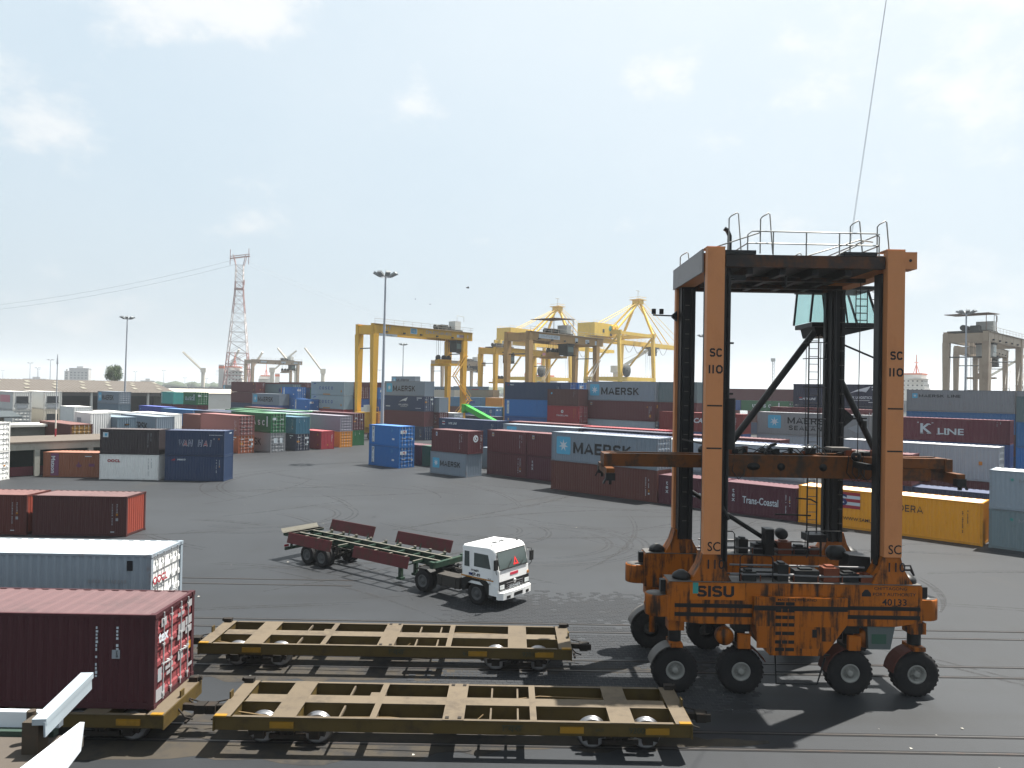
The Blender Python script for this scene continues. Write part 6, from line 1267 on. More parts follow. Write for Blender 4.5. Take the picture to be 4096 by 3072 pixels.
RL = paint('handrail_steel', (.22,.22,.21), .4, (.08,.05,.03), .4, 4, 1, metal=.4)
def rail(pts, r=.022): return MB().tube(pts, r, 6).build('handrail', RL, sc_)
for y in (-2.2, 2.2):
    rail([(-1.75, y, 14.5), (-1.75, y, 15.2), (-1.6, y, 15.32), (2.5, y, 15.30), (2.62, y, 15.2), (2.62, y, 14.5)]); rail([(-1.75, y, 14.92), (2.62, y, 14.9)])
    for x in (-.9, .2, 1.3): rail([(x, y, 14.5), (x, y, 15.31)])
    for x0, zt_ in ((-2.35, 15.95), (-1.30, 15.95), (1.70, 15.75), (2.6, 15.75)) if y < 0 else ((-2.95, 15.45), (.35, 15.25), (1.5, 15.5)):
        rail([(x0, y+.1, 14.6), (x0, y+.1, zt_-.20), (x0+.06, y+.1, zt_-.12), (x0+.26, y+.1, zt_), (x0+.31, y+.1, zt_-.04), (x0+.42, y+.1, 14.6)])
rail([(-2.9, -2.1, 14.75), (-1.3, -2.1, 15.3)]); rail([(.3, -2.1, 14.55), (2.0, -2.1, 15.1), (2.7, -1.6, 15.15)]); rail([(-3.1, 2.0, 14.7), (-1.8, 2.0, 15.4)]); rail([(1.1, -2.1, 14.5), (2.2, -2.0, 15.05)])
rail([(2.62, -2.2, 15.28), (2.62, 2.2, 15.28)]); rail([(2.62, -2.2, 14.9), (2.62, 2.2, 14.9)]); rail([(-1.75, -2.2, 14.92), (-1.75, 2.2, 14.92)])
# driver's cab hung outside the far right leg
cb = MB().box(2.35, 5.0, 2.45, 4.2, 12.62, 12.80).prism([(2.5, 12.62), (5.0, 12.62), (3.6, 12.28), (2.6, 12.25)], 'y', 2.6, 4.0).box(2.3, 4.9, 2.42, 4.2, 14.12, 14.26).build('cab', CB, sc_)
def pane(a, b, c_, d): return MB().add([a, b, c_, d], [(0, 1, 2, 3)]).build('window', CGL, cb)
A_ = [(2.40, 2.48), (4.55, 2.48), (4.55, 4.15), (2.40, 4.15)]; B_ = [(2.28, 2.48), (4.98, 2.48), (4.98, 4.15), (2.28, 4.15)]
for i in range(4):
    j = (i+1) % 4
    pane((*B_[i], 12.81), (*B_[j], 12.81), (*A_[j], 14.11), (*A_[i], 14.11)); MB().bar((*B_[i], 12.8), (*A_[i], 14.12), .07).build('window_post', CB, cb)
for i, f_ in ((0, .55), (0, .30), (2, .5)):
    j = (i+1) % 4; p0 = Vector((*B_[i], 12.8)).lerp(Vector((*B_[j], 12.8)), f_); p1 = Vector((*A_[i], 14.12)).lerp(Vector((*A_[j], 14.12)), f_); MB().bar(p0, p1, .05).build('window_post', CB, cb)
MB().box(3.3, 3.8, 3.0, 3.6, 12.8, 13.5).box(3.3, 3.42, 3.0, 3.6, 13.5, 13.85).build('driver_seat', CB, cb)
for k in range(5): pipe([(4.05, 2.40, 12.9+.28*k), (4.5, 2.40, 12.9+.28*k)], .02, CB, 'ladder_rung')
pipe([(4.05, 2.40, 12.7), (4.05, 2.40, 14.1)], .02, CB, 'ladder_rail'); pipe([(4.5, 2.40, 12.7), (4.5, 2.40, 14.1)], .02, CB, 'ladder_rail')
pipe([(2.7, 2.5, 12.3), (4.9, 2.3, 11.35)], .04, CB, 'cab_stay')
for z in (13.3, 13.7, 14.0): pipe([(4.6, 2.2, z), (5.3, 2.2, z), (5.3, 3.4, z)], .018, CB, 'handrail')
for y in (2.2, 3.4): pipe([(5.3, y, 12.8), (5.3, y, 14.05)], .018, CB, 'handrail')
# braces on the far side
MB().cyl((2.25, 2.0, 12.35), (-1.25, 1.6, 7.75), .13, 12).build('brace', CB, sc_); MB().cyl((3.3, 2.0, 10.5), (4.55, 1.7, 7.75), .12, 12).build('brace', CB, sc_)
MB().cyl((-2.5, 2.05, 6.1), (.92, 2.05, 4.0), .09, 10).build('brace', CB, sc_); MB().cyl((-2.55, -2.0, 6.4), (-2.2, -2.0, 5.7), .07, 10).build('brace', CB, sc_)
# caged ladder
for x in (1.95, 2.32): pipe([(x, 1.72, 4.6), (x, 1.74, 12.2)], .028, CB, 'ladder_rail')
for k in range(25): pipe([(1.95, 1.73, 4.8+.3*k), (2.32, 1.73, 4.8+.3*k)], .014, CP, 'ladder_rung')
for z in (11.9, 11.3, 10.2, 9.0, 7.9, 6.8): pipe([(1.75 + .38 - .42*math.cos(PI*k/8), 1.72 - .62*math.sin(PI*k/8), z) for k in range(9)], .018, CB, 'cage_hoop')
for k in (1, 4, 7): pipe([(2.13 - .42*math.cos(PI*k/8), 1.72 - .62*math.sin(PI*k/8), 6.8), (2.13 - .42*math.cos(PI*k/8), 1.72 - .62*math.sin(PI*k/8), 11.9)], .014, CB, 'cage_bar')
pipe([(1.3, 1.2, 6.0), (1.9, 1.3, 5.95), (2.2, 1.4, 5.8)], .03, CB); pipe([(.6, 1.4, 5.35), (2.0, 1.5, 5.3)], .03, CB)
# lamp arm on the far left leg
MB().bar((-3.1, 2.05, 12.9), (-4.05, 2.0, 12.92), .05).prism([(-3.12, 12.7), (-3.12, 13.1), (-3.3, 12.95), (-3.3, 12.85)], 'y', 1.95, 2.15).build('lamp_arm', CB, sc_)
for x in (-4.02, -3.72): MB().cyl((x, 2.0, 12.96), (x, 2.0, 13.16), .085, 12).build('work_lamp', CB, sc_)
MB().bar((3.45, 1.9, 9.0), (4.2, 1.7, 9.05), .06).cyl((4.1, 1.7, 8.7), (4.1, 1.7, 8.95), .1, 10).prism([(3.4, 8.7), (3.4, 9.4), (3.75, 9.1), (3.75, 9.0)], 'y', 1.85, 1.95).build('lamp_arm', CB, sc_)
# spreader
sp = MB()
for y in (-.62, .62): sp.box(-1.9, 3.6, y-.09, y+.09, 6.98, 7.76)
for x in (-1.8, 0, 1.7, 3.5): sp.box(x-.08, x+.08, -.52, .52, 7.0, 7.7)
spd = sp.build('spreader', CS2, sc_)
for x, rx in ((-.95, .23), (.02, .14), (1.5, .14)): MB().lathe([(.002, -.006), (1.0, -.006), (1.0, 0)], (0, 0, 0), 'y', 20).build('beam_hole', CB, spd, loc=(x, -.711, 7.36)).scale = (rx, 1, .135)
for q in (-1, 1):
    for y in (-.36, .36): MB().box(*sorted((q*1.9 if q < 0 else 3.0, q*6.0)), y-.11, y+.11, 7.26 if q < 0 else 7.36, 7.72).build('telescopic_arm', CS2, spd)
    if q > 0:
        for y in (-.40, .40): MB().box(3.0, 5.4, y-.12, y+.12, 6.92, 7.34).build('telescopic_arm', CS2, spd)
    x = q*6.05
    MB().box(x-.14, x+.14, -1.22, 1.22, 7.0 - (.1 if q > 0 else 0), 7.26).box(x-.14, x+.14, -.5, .5, 7.2, 7.7).build('end_beam', CS2, spd)
    for y in (-1.14, 1.14):
        MB().box(x-.16, x+.16, y-.12, y+.12, 6.84, 7.10).box(x-.05, x+.05, y-.05, y+.05, 6.70, 6.85).bar((x+q*.1, y, 7.0), (x+q*.24, y*1.02, 6.72), .12, .05).build('twistlock', CB, spd)
rr = random.Random(5)
for k in range(26):
    x = rr.uniform(-1.8, 3.4); y = rr.uniform(-.6, .6); w_ = rr.uniform(.05, .22); h_ = rr.uniform(.05, .22)
    MB().box(x-w_, x+w_, y-.08, y+.08, 7.76, 7.76+h_).build('hydraulic_block', rr.choice((CB, CB, CT, CRED)), spd)
for k in range(12):
    x = rr.uniform(-2.4, 3.2); y = rr.uniform(-.65, .3); L_ = rr.uniform(.5, 1.6); z = 7.8
    MB().tube([(x, y, z), (x+L_*.3, y+.05, z+rr.uniform(.05, .3)), (x+L_*.7, y+.1, z+rr.uniform(-.02, .2)), (x+L_, y, z-rr.uniform(0, .4))], .02, 5).build('hose', CB, spd)
for x, y in ((-1.6, -.66), (2.6, -.70), (2.9, -.72), (2.4, -.72)): MB().tube([(x, y, 7.8), (x-.1, y-.06, 7.2), (x+.12, y-.08, 6.9), (x+.32, y-.06, 7.1), (x+.36, y, 7.6)], .018, 5).build('hose', CB, spd)
MB().bar((-.3, 0, 7.76), (-.12, 0, 8.05), .12, .1).bar((-.12, 0, 8.05), (.1, 0, 8.12), .1).build('rope_sheave', CB, spd); MB().bar((-2.6, .3, 7.9), (-1.6, .3, 7.72), .2, .1).bar((-3.2, .4, 8.2), (-1.7, .4, 7.9), .06).build('hose_tray', CT, spd); MB().box(1.9, 2.6, -.5, .1, 7.95, 8.05).box(2.6, 3.2, -.3, .3, 7.85, 7.93).build('cover_plate', CT, spd)
for x in (-2.35, 2.62):
    for y in (-1.75, 1.75):
        MB().cyl((x, y*.5, 7.7), (x, y*.55, 13.95), .016, 5).build('hoist_rope', CB, spd); MB().lathe([(.05,-.05),(.17,-.05),(.17,.05),(.05,.05)], (x, y*.45, 7.78), 'y', 16).build('rope_sheave', CB, spd)
    MB().bar((x, -1.75, 7.5), (x, 1.75, 7.5), .16, .2).build('guide_beam', CB, spd)
# two thin wires coming down from overhead, out of the picture
wi = thing('overhead_wire', 'pair of thin wires dropping from above onto the carrier roof', 'wire', (11.68, 25.4, 14.6))
for d_ in (0, .035): MB().tube([(d_, 0, 0), (-1.43*1.25 + d_*.3, -5.4*1.25, 6.84*1.25)], .0045, 4).build('wire_strand', paint('wire_grey', (.10,.105,.115), .5), wi)
# ------------------------------------------------------------------ gantry cranes of the yard
def crane_mats(k, col, wear):
    return paint('crane_' + k, col, .5, wear, .55, .35, 3.0, var=.12, lo=.47, hi=.68)
YEL = crane_mats('yellow', (.50,.285,.035), (.24,.14,.045)); YBR = crane_mats('brownish', (.32,.20,.085), (.15,.09,.045)); BEI = crane_mats('beige', (.33,.26,.19), (.17,.115,.085)); STSY = crane_mats('quay', (.66,.44,.07), (.40,.27,.08))
RAILM = paint('crane_rail', (.34,.32,.28), .5, (.2,.12,.06), .4, 1, 1); CMACH = paint('crane_machinery', (.040,.045,.045), .6, (.11,.10,.08), .4, 1, 1)
WHT = paint('crane_white_box', (.50,.50,.47), .5, (.3,.25,.2), .4, 1, 1)
def yword(par, s, y, z, x, h_, col='grey', b=.01, sx=1.0):
    o = put('lettering', text_mesh(s, b), ink(col, INK[col]), par); o.matrix_basis = Matrix.Translation((x, y, z)) @ Matrix.Rotation(PI/2, 4, 'Z') @ Matrix.Rotation(PI/2, 4, 'X') @ Matrix.Diagonal((h_/.7*sx, h_/.7, 1, 1)); return o
def rtg(label, u, v, mat, half=2.4, span=23.5, zt=22.0, signs=(), trolley=.86, house=True, canopy=False, spreader=15.2, name='gantry_crane', stairs=True, rails=True, turn=0.0, cabmat=None):
    """x along the rows (towards us = +), y across the rows; origin between the feet"""
    p = yard(u - half, v + span/2)
    if turn:
        c0 = yard(u, v); d_ = Matrix.Rotation(turn, 3, 'Z') @ (p - c0); p = c0 + d_
    t = thing(name, label, 'gantry crane', p, YARD + turn, 'rubber tyred gantry cranes over the stacks'); hs = span/2
    for q in (-1, 1):
        y = q*hs
        for e in (-1, 1):
            x = e*half; m = MB(); wb, wt = .36, .56
            o = [(x-wb, y-.42, 2.2), (x+wb, y-.42, 2.2), (x+wb, y+.42, 2.2), (x-wb, y+.42, 2.2)]; n_ = [(x-wt, y-.62, zt-1.9), (x+wt, y-.62, zt-1.9), (x+wt, y+.62, zt-1.9), (x-wt, y+.62, zt-1.9)]
            m.add(o + n_, [(0,1,5,4), (1,2,6,5), (2,3,7,6), (3,0,4,7), (3,2,1,0), (4,5,6,7)]).build('leg', mat, t)
        MB().box(-half-1.4, half+1.4, y-.40, y+.40, 1.35, 2.3).build('sill_beam', mat, t)
        MB().box(-half-.55, half+.55, y-.45, y+.45, zt-1.9, zt-.25).build('portal_beam', mat, t)
        MB().cyl((-half, y, zt-4.6), (half, y, zt-4.6), .11, 8).build('tie_bar', CMACH, t)
        for e in (-1, 1):
            for k in (-.75, .75):
                w_ = MB().lathe(tyre_profile(.72, .45), (e*half + k, y, .72), 'y', 18).build('wheel', TYRE, t); MB().cyl((e*half+k, y-.24, .72), (e*half+k, y+.24, .72), .38, 12).build('rim', RIM, w_)
            MB().box(e*half-.9, e*half+.9, y-.5, y+.5, 1.0, 1.34).build('bogie', CMACH, t)
    for e in (-1, 1):
        MB().box(e*half-.38, e*half+.38, -hs-.6, hs+2.2, zt-1.75, zt).build('girder', mat, t); MB().box(e*half-.46, e*half+.46, -hs-.6, hs+2.2, zt+.002, zt+.06).build('girder_flange', mat, t)
        for k in range(9): MB().box(*sorted((e*half+.381, e*half+.41)), -hs+1+2.7*k-.04, -hs+1+2.7*k+.04, zt-1.7, zt-.05).build('stiffener', mat, t) if e > 0 else None
    if rails:
        m = MB(); x = half + .6
        m.bar((x, -hs-.4, zt+.95), (x, hs+2.2, zt+.95), .06).bar((x, -hs-.4, zt+.5), (x, hs+2.2, zt+.5), .04)
        for k in range(12): m.bar((x, -hs-.4+2.3*k, zt), (x, -hs-.4+2.3*k, zt+.95), .04)
        m.build('walkway_rail', RAILM, t)
        MB().box(half+.39, half+.75, -hs-.4, hs+2.2, zt-.04, zt+.0).build('walkway', RAILM, t)
        for k in range(5): MB().box(half+.44, half+.7, -hs+2.5+4.3*k-.22, -hs+2.5+4.3*k+.22, zt-1.55, zt-1.25).build('floodlight', CMACH, t)
    # trolley with hoist and cabin
    yt = -hs + span*trolley
    MB().box(-half-.3, half+.3, yt-2.6, yt+2.6, zt+.07, zt+.35).build('trolley_frame', CMACH, t)
    MB().cyl((-1.0, yt-2.0, zt+.95), (-1.0, yt+1.2, zt+.95), .55, 14).build('hoist_drum', CMACH, t); MB().box(.2, 1.6, yt-2.2, yt-.6, zt+.36, zt+1.3).cyl((.9, yt-.5, zt+.8), (.9, yt+.6, zt+.8), .4, 12).build('hoist_motor', CMACH, t)
    MB().box(.4, half, yt+.7, yt+2.3, zt+.36, zt+2.2).build('electric_cabinet', WHT, t)
    if canopy: MB().prism([(yt-4, zt+3.3), (yt+3.2, zt+3.6), (yt+3.2, zt+3.7), (yt-4, zt+3.4)], 'x', -half-.4, half+.4).box(half-.1, half, yt-3.8, yt-3.7, zt+.3, zt+3.3).box(half-.1, half, yt+2.9, yt+3.0, zt+.3, zt+3.5).build('trolley_roof', paint('rusty_sheet', (.14,.085,.06), .7, RUST, .5, .6, 1), t)
    MB().tube([(half, yt+1.2, zt+2.2), (half, yt+1.2, zt+3.4), (half, yt+3.2, zt+3.3), (half, yt+3.2, zt+2.2)], .05, 5).build('cable_post', RAILM, t)
    MB().box(.3, half-.1, yt+1.2, yt+3.4, zt-4.3, zt-2.1).build('cabin', cabmat or CMACH, t); MB().box(half-.1, half-.06, yt+1.4, yt+3.2, zt-3.6, zt-2.5).build('cabin_window', paint('cabin_glass', (.10,.15,.14), .1), t); MB().box(.2, half, yt+1.0, yt+3.6, zt-2.1, zt-1.8).box(.0, half+.4, yt+3.4, yt+4.2, zt-4.4, zt-4.3).build('cabin_hanger', CMACH, t)
    zs = spreader
    MB().box(-.5, .5, yt-2.2, yt+1.6, zs, zs+.9).box(-3.0, 3.0, yt-1.2, yt+1.0, zs-.45, zs).build('headblock', mat, t)
    for yy in (yt-1.8, yt-.2, yt+1.2): MB().lathe([(.1,-.16),(.62,-.16),(.62,.16),(.1,.16)], (0, yy, zs+1.2), 'x', 14).build('sheave', CMACH, t)
    m = MB()
    for yy in (yt-2.0, yt-1.5, yt+.2, yt+1.4): m.cyl((-.3, yy, zs+1.2), (-.3, yy, zt), .025, 4).cyl((.3, yy, zs+1.2), (.3, yy, zt), .025, 4)
    tag(m.build('hoist_ropes', CMACH, t), None, None, None, 'stuff')
    if house:
        MB().box(-1.6, 2.0, -hs-1.3, -hs+.35, 2.4, 5.2).build('engine_room', mat, t); MB().box(1.2, 2.1, -hs-1.3, -hs+.5, 5.3, 6.6).box(.0, .9, -hs-1.0, -hs+.4, 5.3, 6.1).build('air_conditioner', WHT, t)
        MB().box(-1.6, 2.2, -hs+.36, -hs+1.5, 5.1, 5.2).bar((2.1, -hs+1.45, 5.2), (2.1, -hs+1.45, 6.2), .05).bar((2.1, -hs+.4, 6.2), (2.1, -hs+1.45, 6.2), .05).bar((-1.5, -hs+1.45, 6.2), (2.1, -hs+1.45, 6.2), .05).build('platform', mat, t)
    if stairs:
        x = half + .9; y = hs - .2; fl = [((x-.2, hs+.2, zt-5), (x, y-3.4, zt-9.5)), ((x, y-3.2, zt-9.5), (x, y+1.4, zt-14.5)), ((x, y+1.2, zt-14.5), (x, y-3.4, zt-18.8)), ((x, y-3.2, zt-18.8), (x, y+.5, 2.3))]
        fl = [(Vector(a) - Vector((2*half*.0, 0, 0)), Vector(b)) for a, b in fl]
        for a, b in fl:
            f = MB(); d = (b-a)
            for ox in (-.4, .4): f.bar(a + Vector((ox, 0, 0)), b + Vector((ox, 0, 0)), .09, .2).bar(a + Vector((ox, 0, 1.0)), b + Vector((ox, 0, 1.0)), .05)
            for k in range(15): c_ = a + d*((k+.5)/15); f.box(c_.x-.4, c_.x+.4, c_.y-.14, c_.y+.14, c_.z-.02, c_.z+.02)
            f.build('stair_flight', mat if house else RAILM, t)
            MB().box(b.x-1.5, b.x+.5, b.y-.5, b.y+.5, b.z-.06, b.z).build('landing', mat, t)
    for kind, *a in signs:
        if kind == 't': s_, y, z, h_, col = a; yword(t, s_, y, z, half+.425, h_, col, .012)
        else:
            y0, y1, z0, z1, col = a; MB().box(half+.412, half+.42, y0, y1, z0, z1).build('sign', ink(col, INK[col]), t)
    return t
rtg('main yellow gantry crane with CPA-RTG-6H-4015 on its girder, left of the others', -111.1, 84.3, YEL, signs=(('t', '41T', -9.0, 21.3, .75, 'grey'), ('b', -3.3, -1.6, 20.65, 21.75, 'white'), ('b', -3.15, -1.75, 20.75, 21.65, 'star'), ('b', -2.85, -2.05, 20.95, 21.45, 'white'), ('t', 'CPA-RTG-6H-4015', 4.2, 21.25, .62, 'grey'), ('b', 9.3, 12.6, 20.75, 21.35, 'white'), ('b', 10.0, 12.5, 20.8, 21.3, 'pink'), ('b', -11.0, -6.6, 19.8, 20.22, 'white'), ('t', 'E-LINE', -8.4, 20.0, .3, 'grey')))
rtg('brownish gantry crane with white CPA-RTG-6H-4008 board and roofed trolley', -96.5, 112.2, YBR, half=3.0, canopy=True, house=False, trolley=.5, spreader=17.4, signs=(('b', -9.2, -2.2, 20.75, 21.6, 'white'), ('t', 'CPA-RTG-6H-4008', -5.7, 21.18, .5, 'grey'), ('b', 3.2, 4.2, 20.55, 21.5, 'white'), ('b', 7.0, 8.4, 20.5, 21.4, 'white'), ('t', '40t', 7.7, 20.95, .55, 'grey'), ('b', 10.6, 12.0, 20.4, 21.3, 'white')))
rtg('yellow gantry crane standing behind the brownish one, partly hidden by its legs', -141.0, 149.5, YEL, half=3.0, house=False, trolley=.2, spreader=12.2, signs=(('b', 1.0, 2.6, 20.6, 21.6, 'star'), ('b', 8.5, 11.8, 20.6, 21.4, 'pink')))
rtg('small far beige gantry crane seen between the legs of the main yellow one', -226, 207, BEI, half=3.1, house=False, trolley=.84, spreader=18.5)
rtg('far beige gantry crane standing alone behind the maroon pair at left', -313, 168.5, BEI, half=3.2, house=False, trolley=.80, spreader=16.6, stairs=False, signs=(('b', -8, -5, 20.7, 21.5, 'white'), ('b', 2.6, 5, 20.7, 21.6, 'white'), ('b', 9.2, 13, 20.7, 21.4, 'white')))
rtg('beige gantry crane at the right picture edge with white cabin', -24.0, 154.4, BEI, half=3.2, house=False, trolley=.16, spreader=9.6, canopy=True, turn=math.radians(-5), cabmat=WHT)
rtg('pale gantry crane leg standing behind the right one at the picture edge', -30.0, 196.0, BEI, half=3.2, house=False, trolley=.5, spreader=15)
# ------------------------------------------------------------------ quay cranes
def quay(label, ax, ay, zap):
    """apex over the waterside legs; y = boom axis towards the water, x along the rail"""
    t = thing('quay_crane', label, 'quay crane', (ax, ay, 0), YARD, 'ship to shore cranes on the quay'); G = 26.0; hb = 8.5; zg = 31.0
    for y in (0, -G):
        for e in (-1, 1):
            m = MB(); wt = .62
            m.bar((e*hb, y, 1.2), (e*hb, y, 16), 1.35, 1.5).bar((e*hb, y, 16), (e*(hb-.8), y, zg+3.5), 1.15, 1.35)
            m.build('leg', STSY, t)
        MB().bar((-hb-.6, y, 15.3), (hb+.6, y, 15.3), 1.1, 1.5).build('portal_beam', STSY, t)
        MB().bar((-hb-.4, y, zg+3.2), (hb+.4, y, zg+3.2), 1.2, 1.7).build('top_beam', STSY, t)
        MB().cyl((-hb+.3, y, 16.5), (hb-1.2, y, zg+2.2), .42, 10).build('diagonal_brace', STSY, t)
        MB().box(-hb-3.5, hb+3.5, y-.8, y+.8, .25, 1.6).build('bogie', CMACH, t)
    for e in (-1, 1):
        MB().bar((e*hb, -G, 15.3), (e*hb, 0, 15.3), 1.1, 1.5).build('side_beam', STSY, t)
        MB().bar((e*(hb-.8), -G, zg+3.0), (e*(hb-.8), 0, zg+3.0), .9, 1.3).build('side_beam', STSY, t)
        MB().bar((e*1.6, -G-16, zg), (e*1.6, 46, zg), .9, 1.7).build('girder', STSY, t)
        a = (e*.9, 0, zap-1.5)
        MB().bar((e*(hb-.8), 0, zg+3.8), a, .8, .9).build('apex_leg', STSY, t); MB().bar((e*2.0, -G+2, zg+1), a, .55, .65).build('apex_leg', STSY, t)
        MB().cyl(a, (e*1.6, -G-12, zg+3), .14, 6).build('back_stay', STSY, t); MB().cyl(a, (e*1.6, 24, zg+1), .22, 6).build('fore_stay', STSY, t); MB().cyl((e*.7, 0, zap), (e*1.6, 40, zg+1), .10, 5).build('fore_stay', STSY, t)
    MB().box(-1.9, 1.9, -1.6, 1.6, zap-2.6, zap-.6).box(-2.8, 2.8, -2.6, 2.6, zap-.8, zap-.55).bar((-2.7, -2.5, zap+.4), (2.7, -2.5, zap+.4), .1).bar((-2.7, 2.5, zap+.4), (2.7, 2.5, zap+.4), .1).bar((2.7, -2.5, zap+.4), (2.7, 2.5, zap+.4), .1).build('apex_head', STSY, t)
    MB().tube([(0, 0, zap-.5), (0, 0, zap+3.4)], .1, 5).bar((0, -1.6, zap+3.3), (0, 1.2, zap+3.3), .2).build('beacon_post', RAILM, t)
    MB().bar((0, -G-6, zg+1), (0, -G-6, zg+6.5), .4).bar((-1.4, -G-6, zg+6.2), (1.4, -G-6, zg+6.2), .5).build('stay_post', STSY, t)
    MB().box(-4.2, 4.2, -G-12, -G+4, zg+1.2, zg+6.4).build('machinery_house', STSY, t)
    for y in (-G+.5, -G+2.7): MB().cyl((4.2, y, zg+5.2), (4.9, y, zg+5.2), .9, 12).build('vent_hood', STSY, t)
    MB().box(4.205, 4.24, -G-6.5, -G-5.2, zg+2.6, zg+4.0).box(4.205, 4.24, -G-1.2, -G+.2, zg+1.6, zg+2.6).build('window', CMACH, t); MB().cyl((4.2, -G-1.0, zg+4.6), (4.25, -G-1.0, zg+4.6), 1.1, 14).build('emblem', ink('teal', INK['teal']), t)
    MB().bar((-4.2, -G+4.5, zg-.2), (4.2, -G+4.5, zg-.2), .3).box(-2.5, 2.5, 8, 14, zg-1.6, zg-.9).box(-1.5, 1.5, 11.5, 14, zg-4.6, zg-1.6).build('trolley', CMACH, t)
    m = MB()
    for x in (-1, 1): m.cyl((x, 10, 12), (x, 10, zg-1.5), .05, 4).cyl((x, 8.6, 12), (x, 8.6, zg-1.5), .05, 4)
    tag(m.build('hoist_ropes', CMACH, t), None, None, None, 'stuff')
    MB().box(-3, 3, 8.3, 10.3, 11, 12).build('headblock', CMACH, t)
    for k in range(5): MB().tube([(2.6, -14+7*k + 7*j/8, zg-1 - 3.2*math.sin(PI*j/8)) for j in range(9)], .09, 4).build('festoon_cable', CMACH, t)
    MB().lathe([(.3,-.35),(2.6,-.35),(2.6,-.2),(.5,-.1),(.5,.1),(2.6,.2),(2.6,.35),(.3,.35)], (hb+1.2, -G+3, 18.6), 'x', 20).build('cable_reel', CMACH, t)
    m = MB()
    for y in (0, -G):
        m.bar((-hb, y+.7, 17.1), (hb, y+.7, 17.1), .07); m.bar((-hb, y+.7, 16.6), (hb, y+.7, 16.6), .05)
        for k in range(12): m.bar((-hb+1.5*k, y+.7, 16), (-hb+1.5*k, y+.7, 17.1), .06)
    for e in (-1, 1):
        m.bar((e*2.4, -G-14, zg+1.9), (e*2.4, 44, zg+1.9), .07)
        for k in range(26): m.bar((e*2.4, -G-14+3.3*k, zg+.8), (e*2.4, -G-14+3.3*k, zg+1.9), .06)
        m.bar((e*3.8, -G-12, zg+7.3), (e*3.8, -G+4, zg+7.3), .07)
        for k in range(9): m.bar((e*3.8, -G-12+2*k, zg+6.4), (e*3.8, -G-12+2*k, zg+7.3), .06)
    m.build('walkway_rail', STSY, t)
    return t
q1 = quay('yellow quay crane with tall pointed frame, the farther left one', 21.3, 349.0, 51.0)
q2 = quay('yellow quay crane with tall pointed frame beside the carrier, the nearer right one', 54.6, 317.7, 51.0)
# ------------------------------------------------------------------ lamp masts, pylon, sheds, tree, ships, city
POLE = paint('mast_steel', (.30,.32,.35), .5, (.18,.17,.16), .4, .8, 1.0, metal=.2)
LAMPB = paint('floodlight_housing', (.26,.28,.29), .5, (.1,.1,.1), .3, 2, 1)
def mast(label, x, y, z, lean=0.0, heads=8, r=.26, ringr=.85, name='lamp_mast'):
    t = thing(name, label, 'lamp mast', (x, y, 0), 0, 'tall lamp masts of the yard')
    MB().cyl((0, 0, 0), (lean*z, 0, z), r, 14, r*.45).box(-r*1.5, r*1.5, -r*1.5, r*1.5, 0, .3).build('pole', POLE, t)
    MB().lathe([(ringr*.8, -.05), (ringr, -.05), (ringr, .05), (ringr*.8, .05), (ringr*.8, -.05)], (lean*z, 0, z-.05), 'z', 16).bar((lean*z-ringr*.9, 0, z-.05), (lean*z+ringr*.9, 0, z-.05), .08).bar((lean*z, -ringr*.9, z-.05), (lean*z, ringr*.9, z-.05), .08).build('lamp_ring', POLE, t)
    for k in range(heads):
        a = 2*PI*(k+.5)/heads; c_, s_ = math.cos(a), math.sin(a); R_ = ringr
        p = Vector((lean*z + c_*R_, s_*R_, z+.02)); q = Vector((lean*z + c_*(R_+.75), s_*(R_+.75), z+.42))
        MB().bar(p, q, .62, .26).bar(p - Vector((0, 0, .1)), p, .1).build('floodlight', LAMPB, t)
    if z > 24 and y < 200: MB().cyl((lean*z, 0, z), (lean*z+.02, 0, z+.9), .02, 5).build('lightning_rod', POLE, t)
    return t
mast('tall grey lamp mast with a ring of floodlights, behind the blue PIL pair', -17.4, 97.4, 24.9, 0.006)
mast('grey lamp mast rising from the shed roof right of the lone tree', -90.6, 169.6, 25.0, .012)
mast('thin lamp mast seen between the legs of the main gantry crane', -38.3, 253.9, 25.0)
mast('thin lamp mast just left of the near left carrier leg', 50.9, 193.4, 25.0)
mast('lamp mast with wide floodlights in front of the right beige crane', 81.0, 129.5, 25.0)
for i, (x, y, z, lb) in enumerate(((-114.7, 627.6, 25, 'distant lamp mast just left of the tall near mast'), (-317.8, 498.8, 25, 'distant lamp mast beside the thin antenna pole'), (-407.7, 613, 25.5, 'distant lamp mast over the shed roof, taller of a pair'), (-419, 640, 22, 'distant lamp mast over the shed roof, shorter of a pair'), (-572, 876, 25, 'hazy lamp mast between the pair and the antenna pole'), (-725, 1032, 25, 'hazy lamp mast at the left picture edge'), (-560, 930, 19, 'faint low lamp mast left of the grey city block'), (-395, 760, 22, 'faint lamp mast left of the lone tree'), (-370, 770, 24, 'faint lamp mast just behind the lone tree'), (-370, 820, 17, 'faint lamp mast right of the lone tree'), (-350, 830, 17, 'faintest lamp mast right of the lone tree'), (-330, 900, 15, 'faint lamp mast over the far bank'))):
    mast(lb, x, y, z, heads=6, r=.3 if i else .2, ringr=1.5 if i else .9)
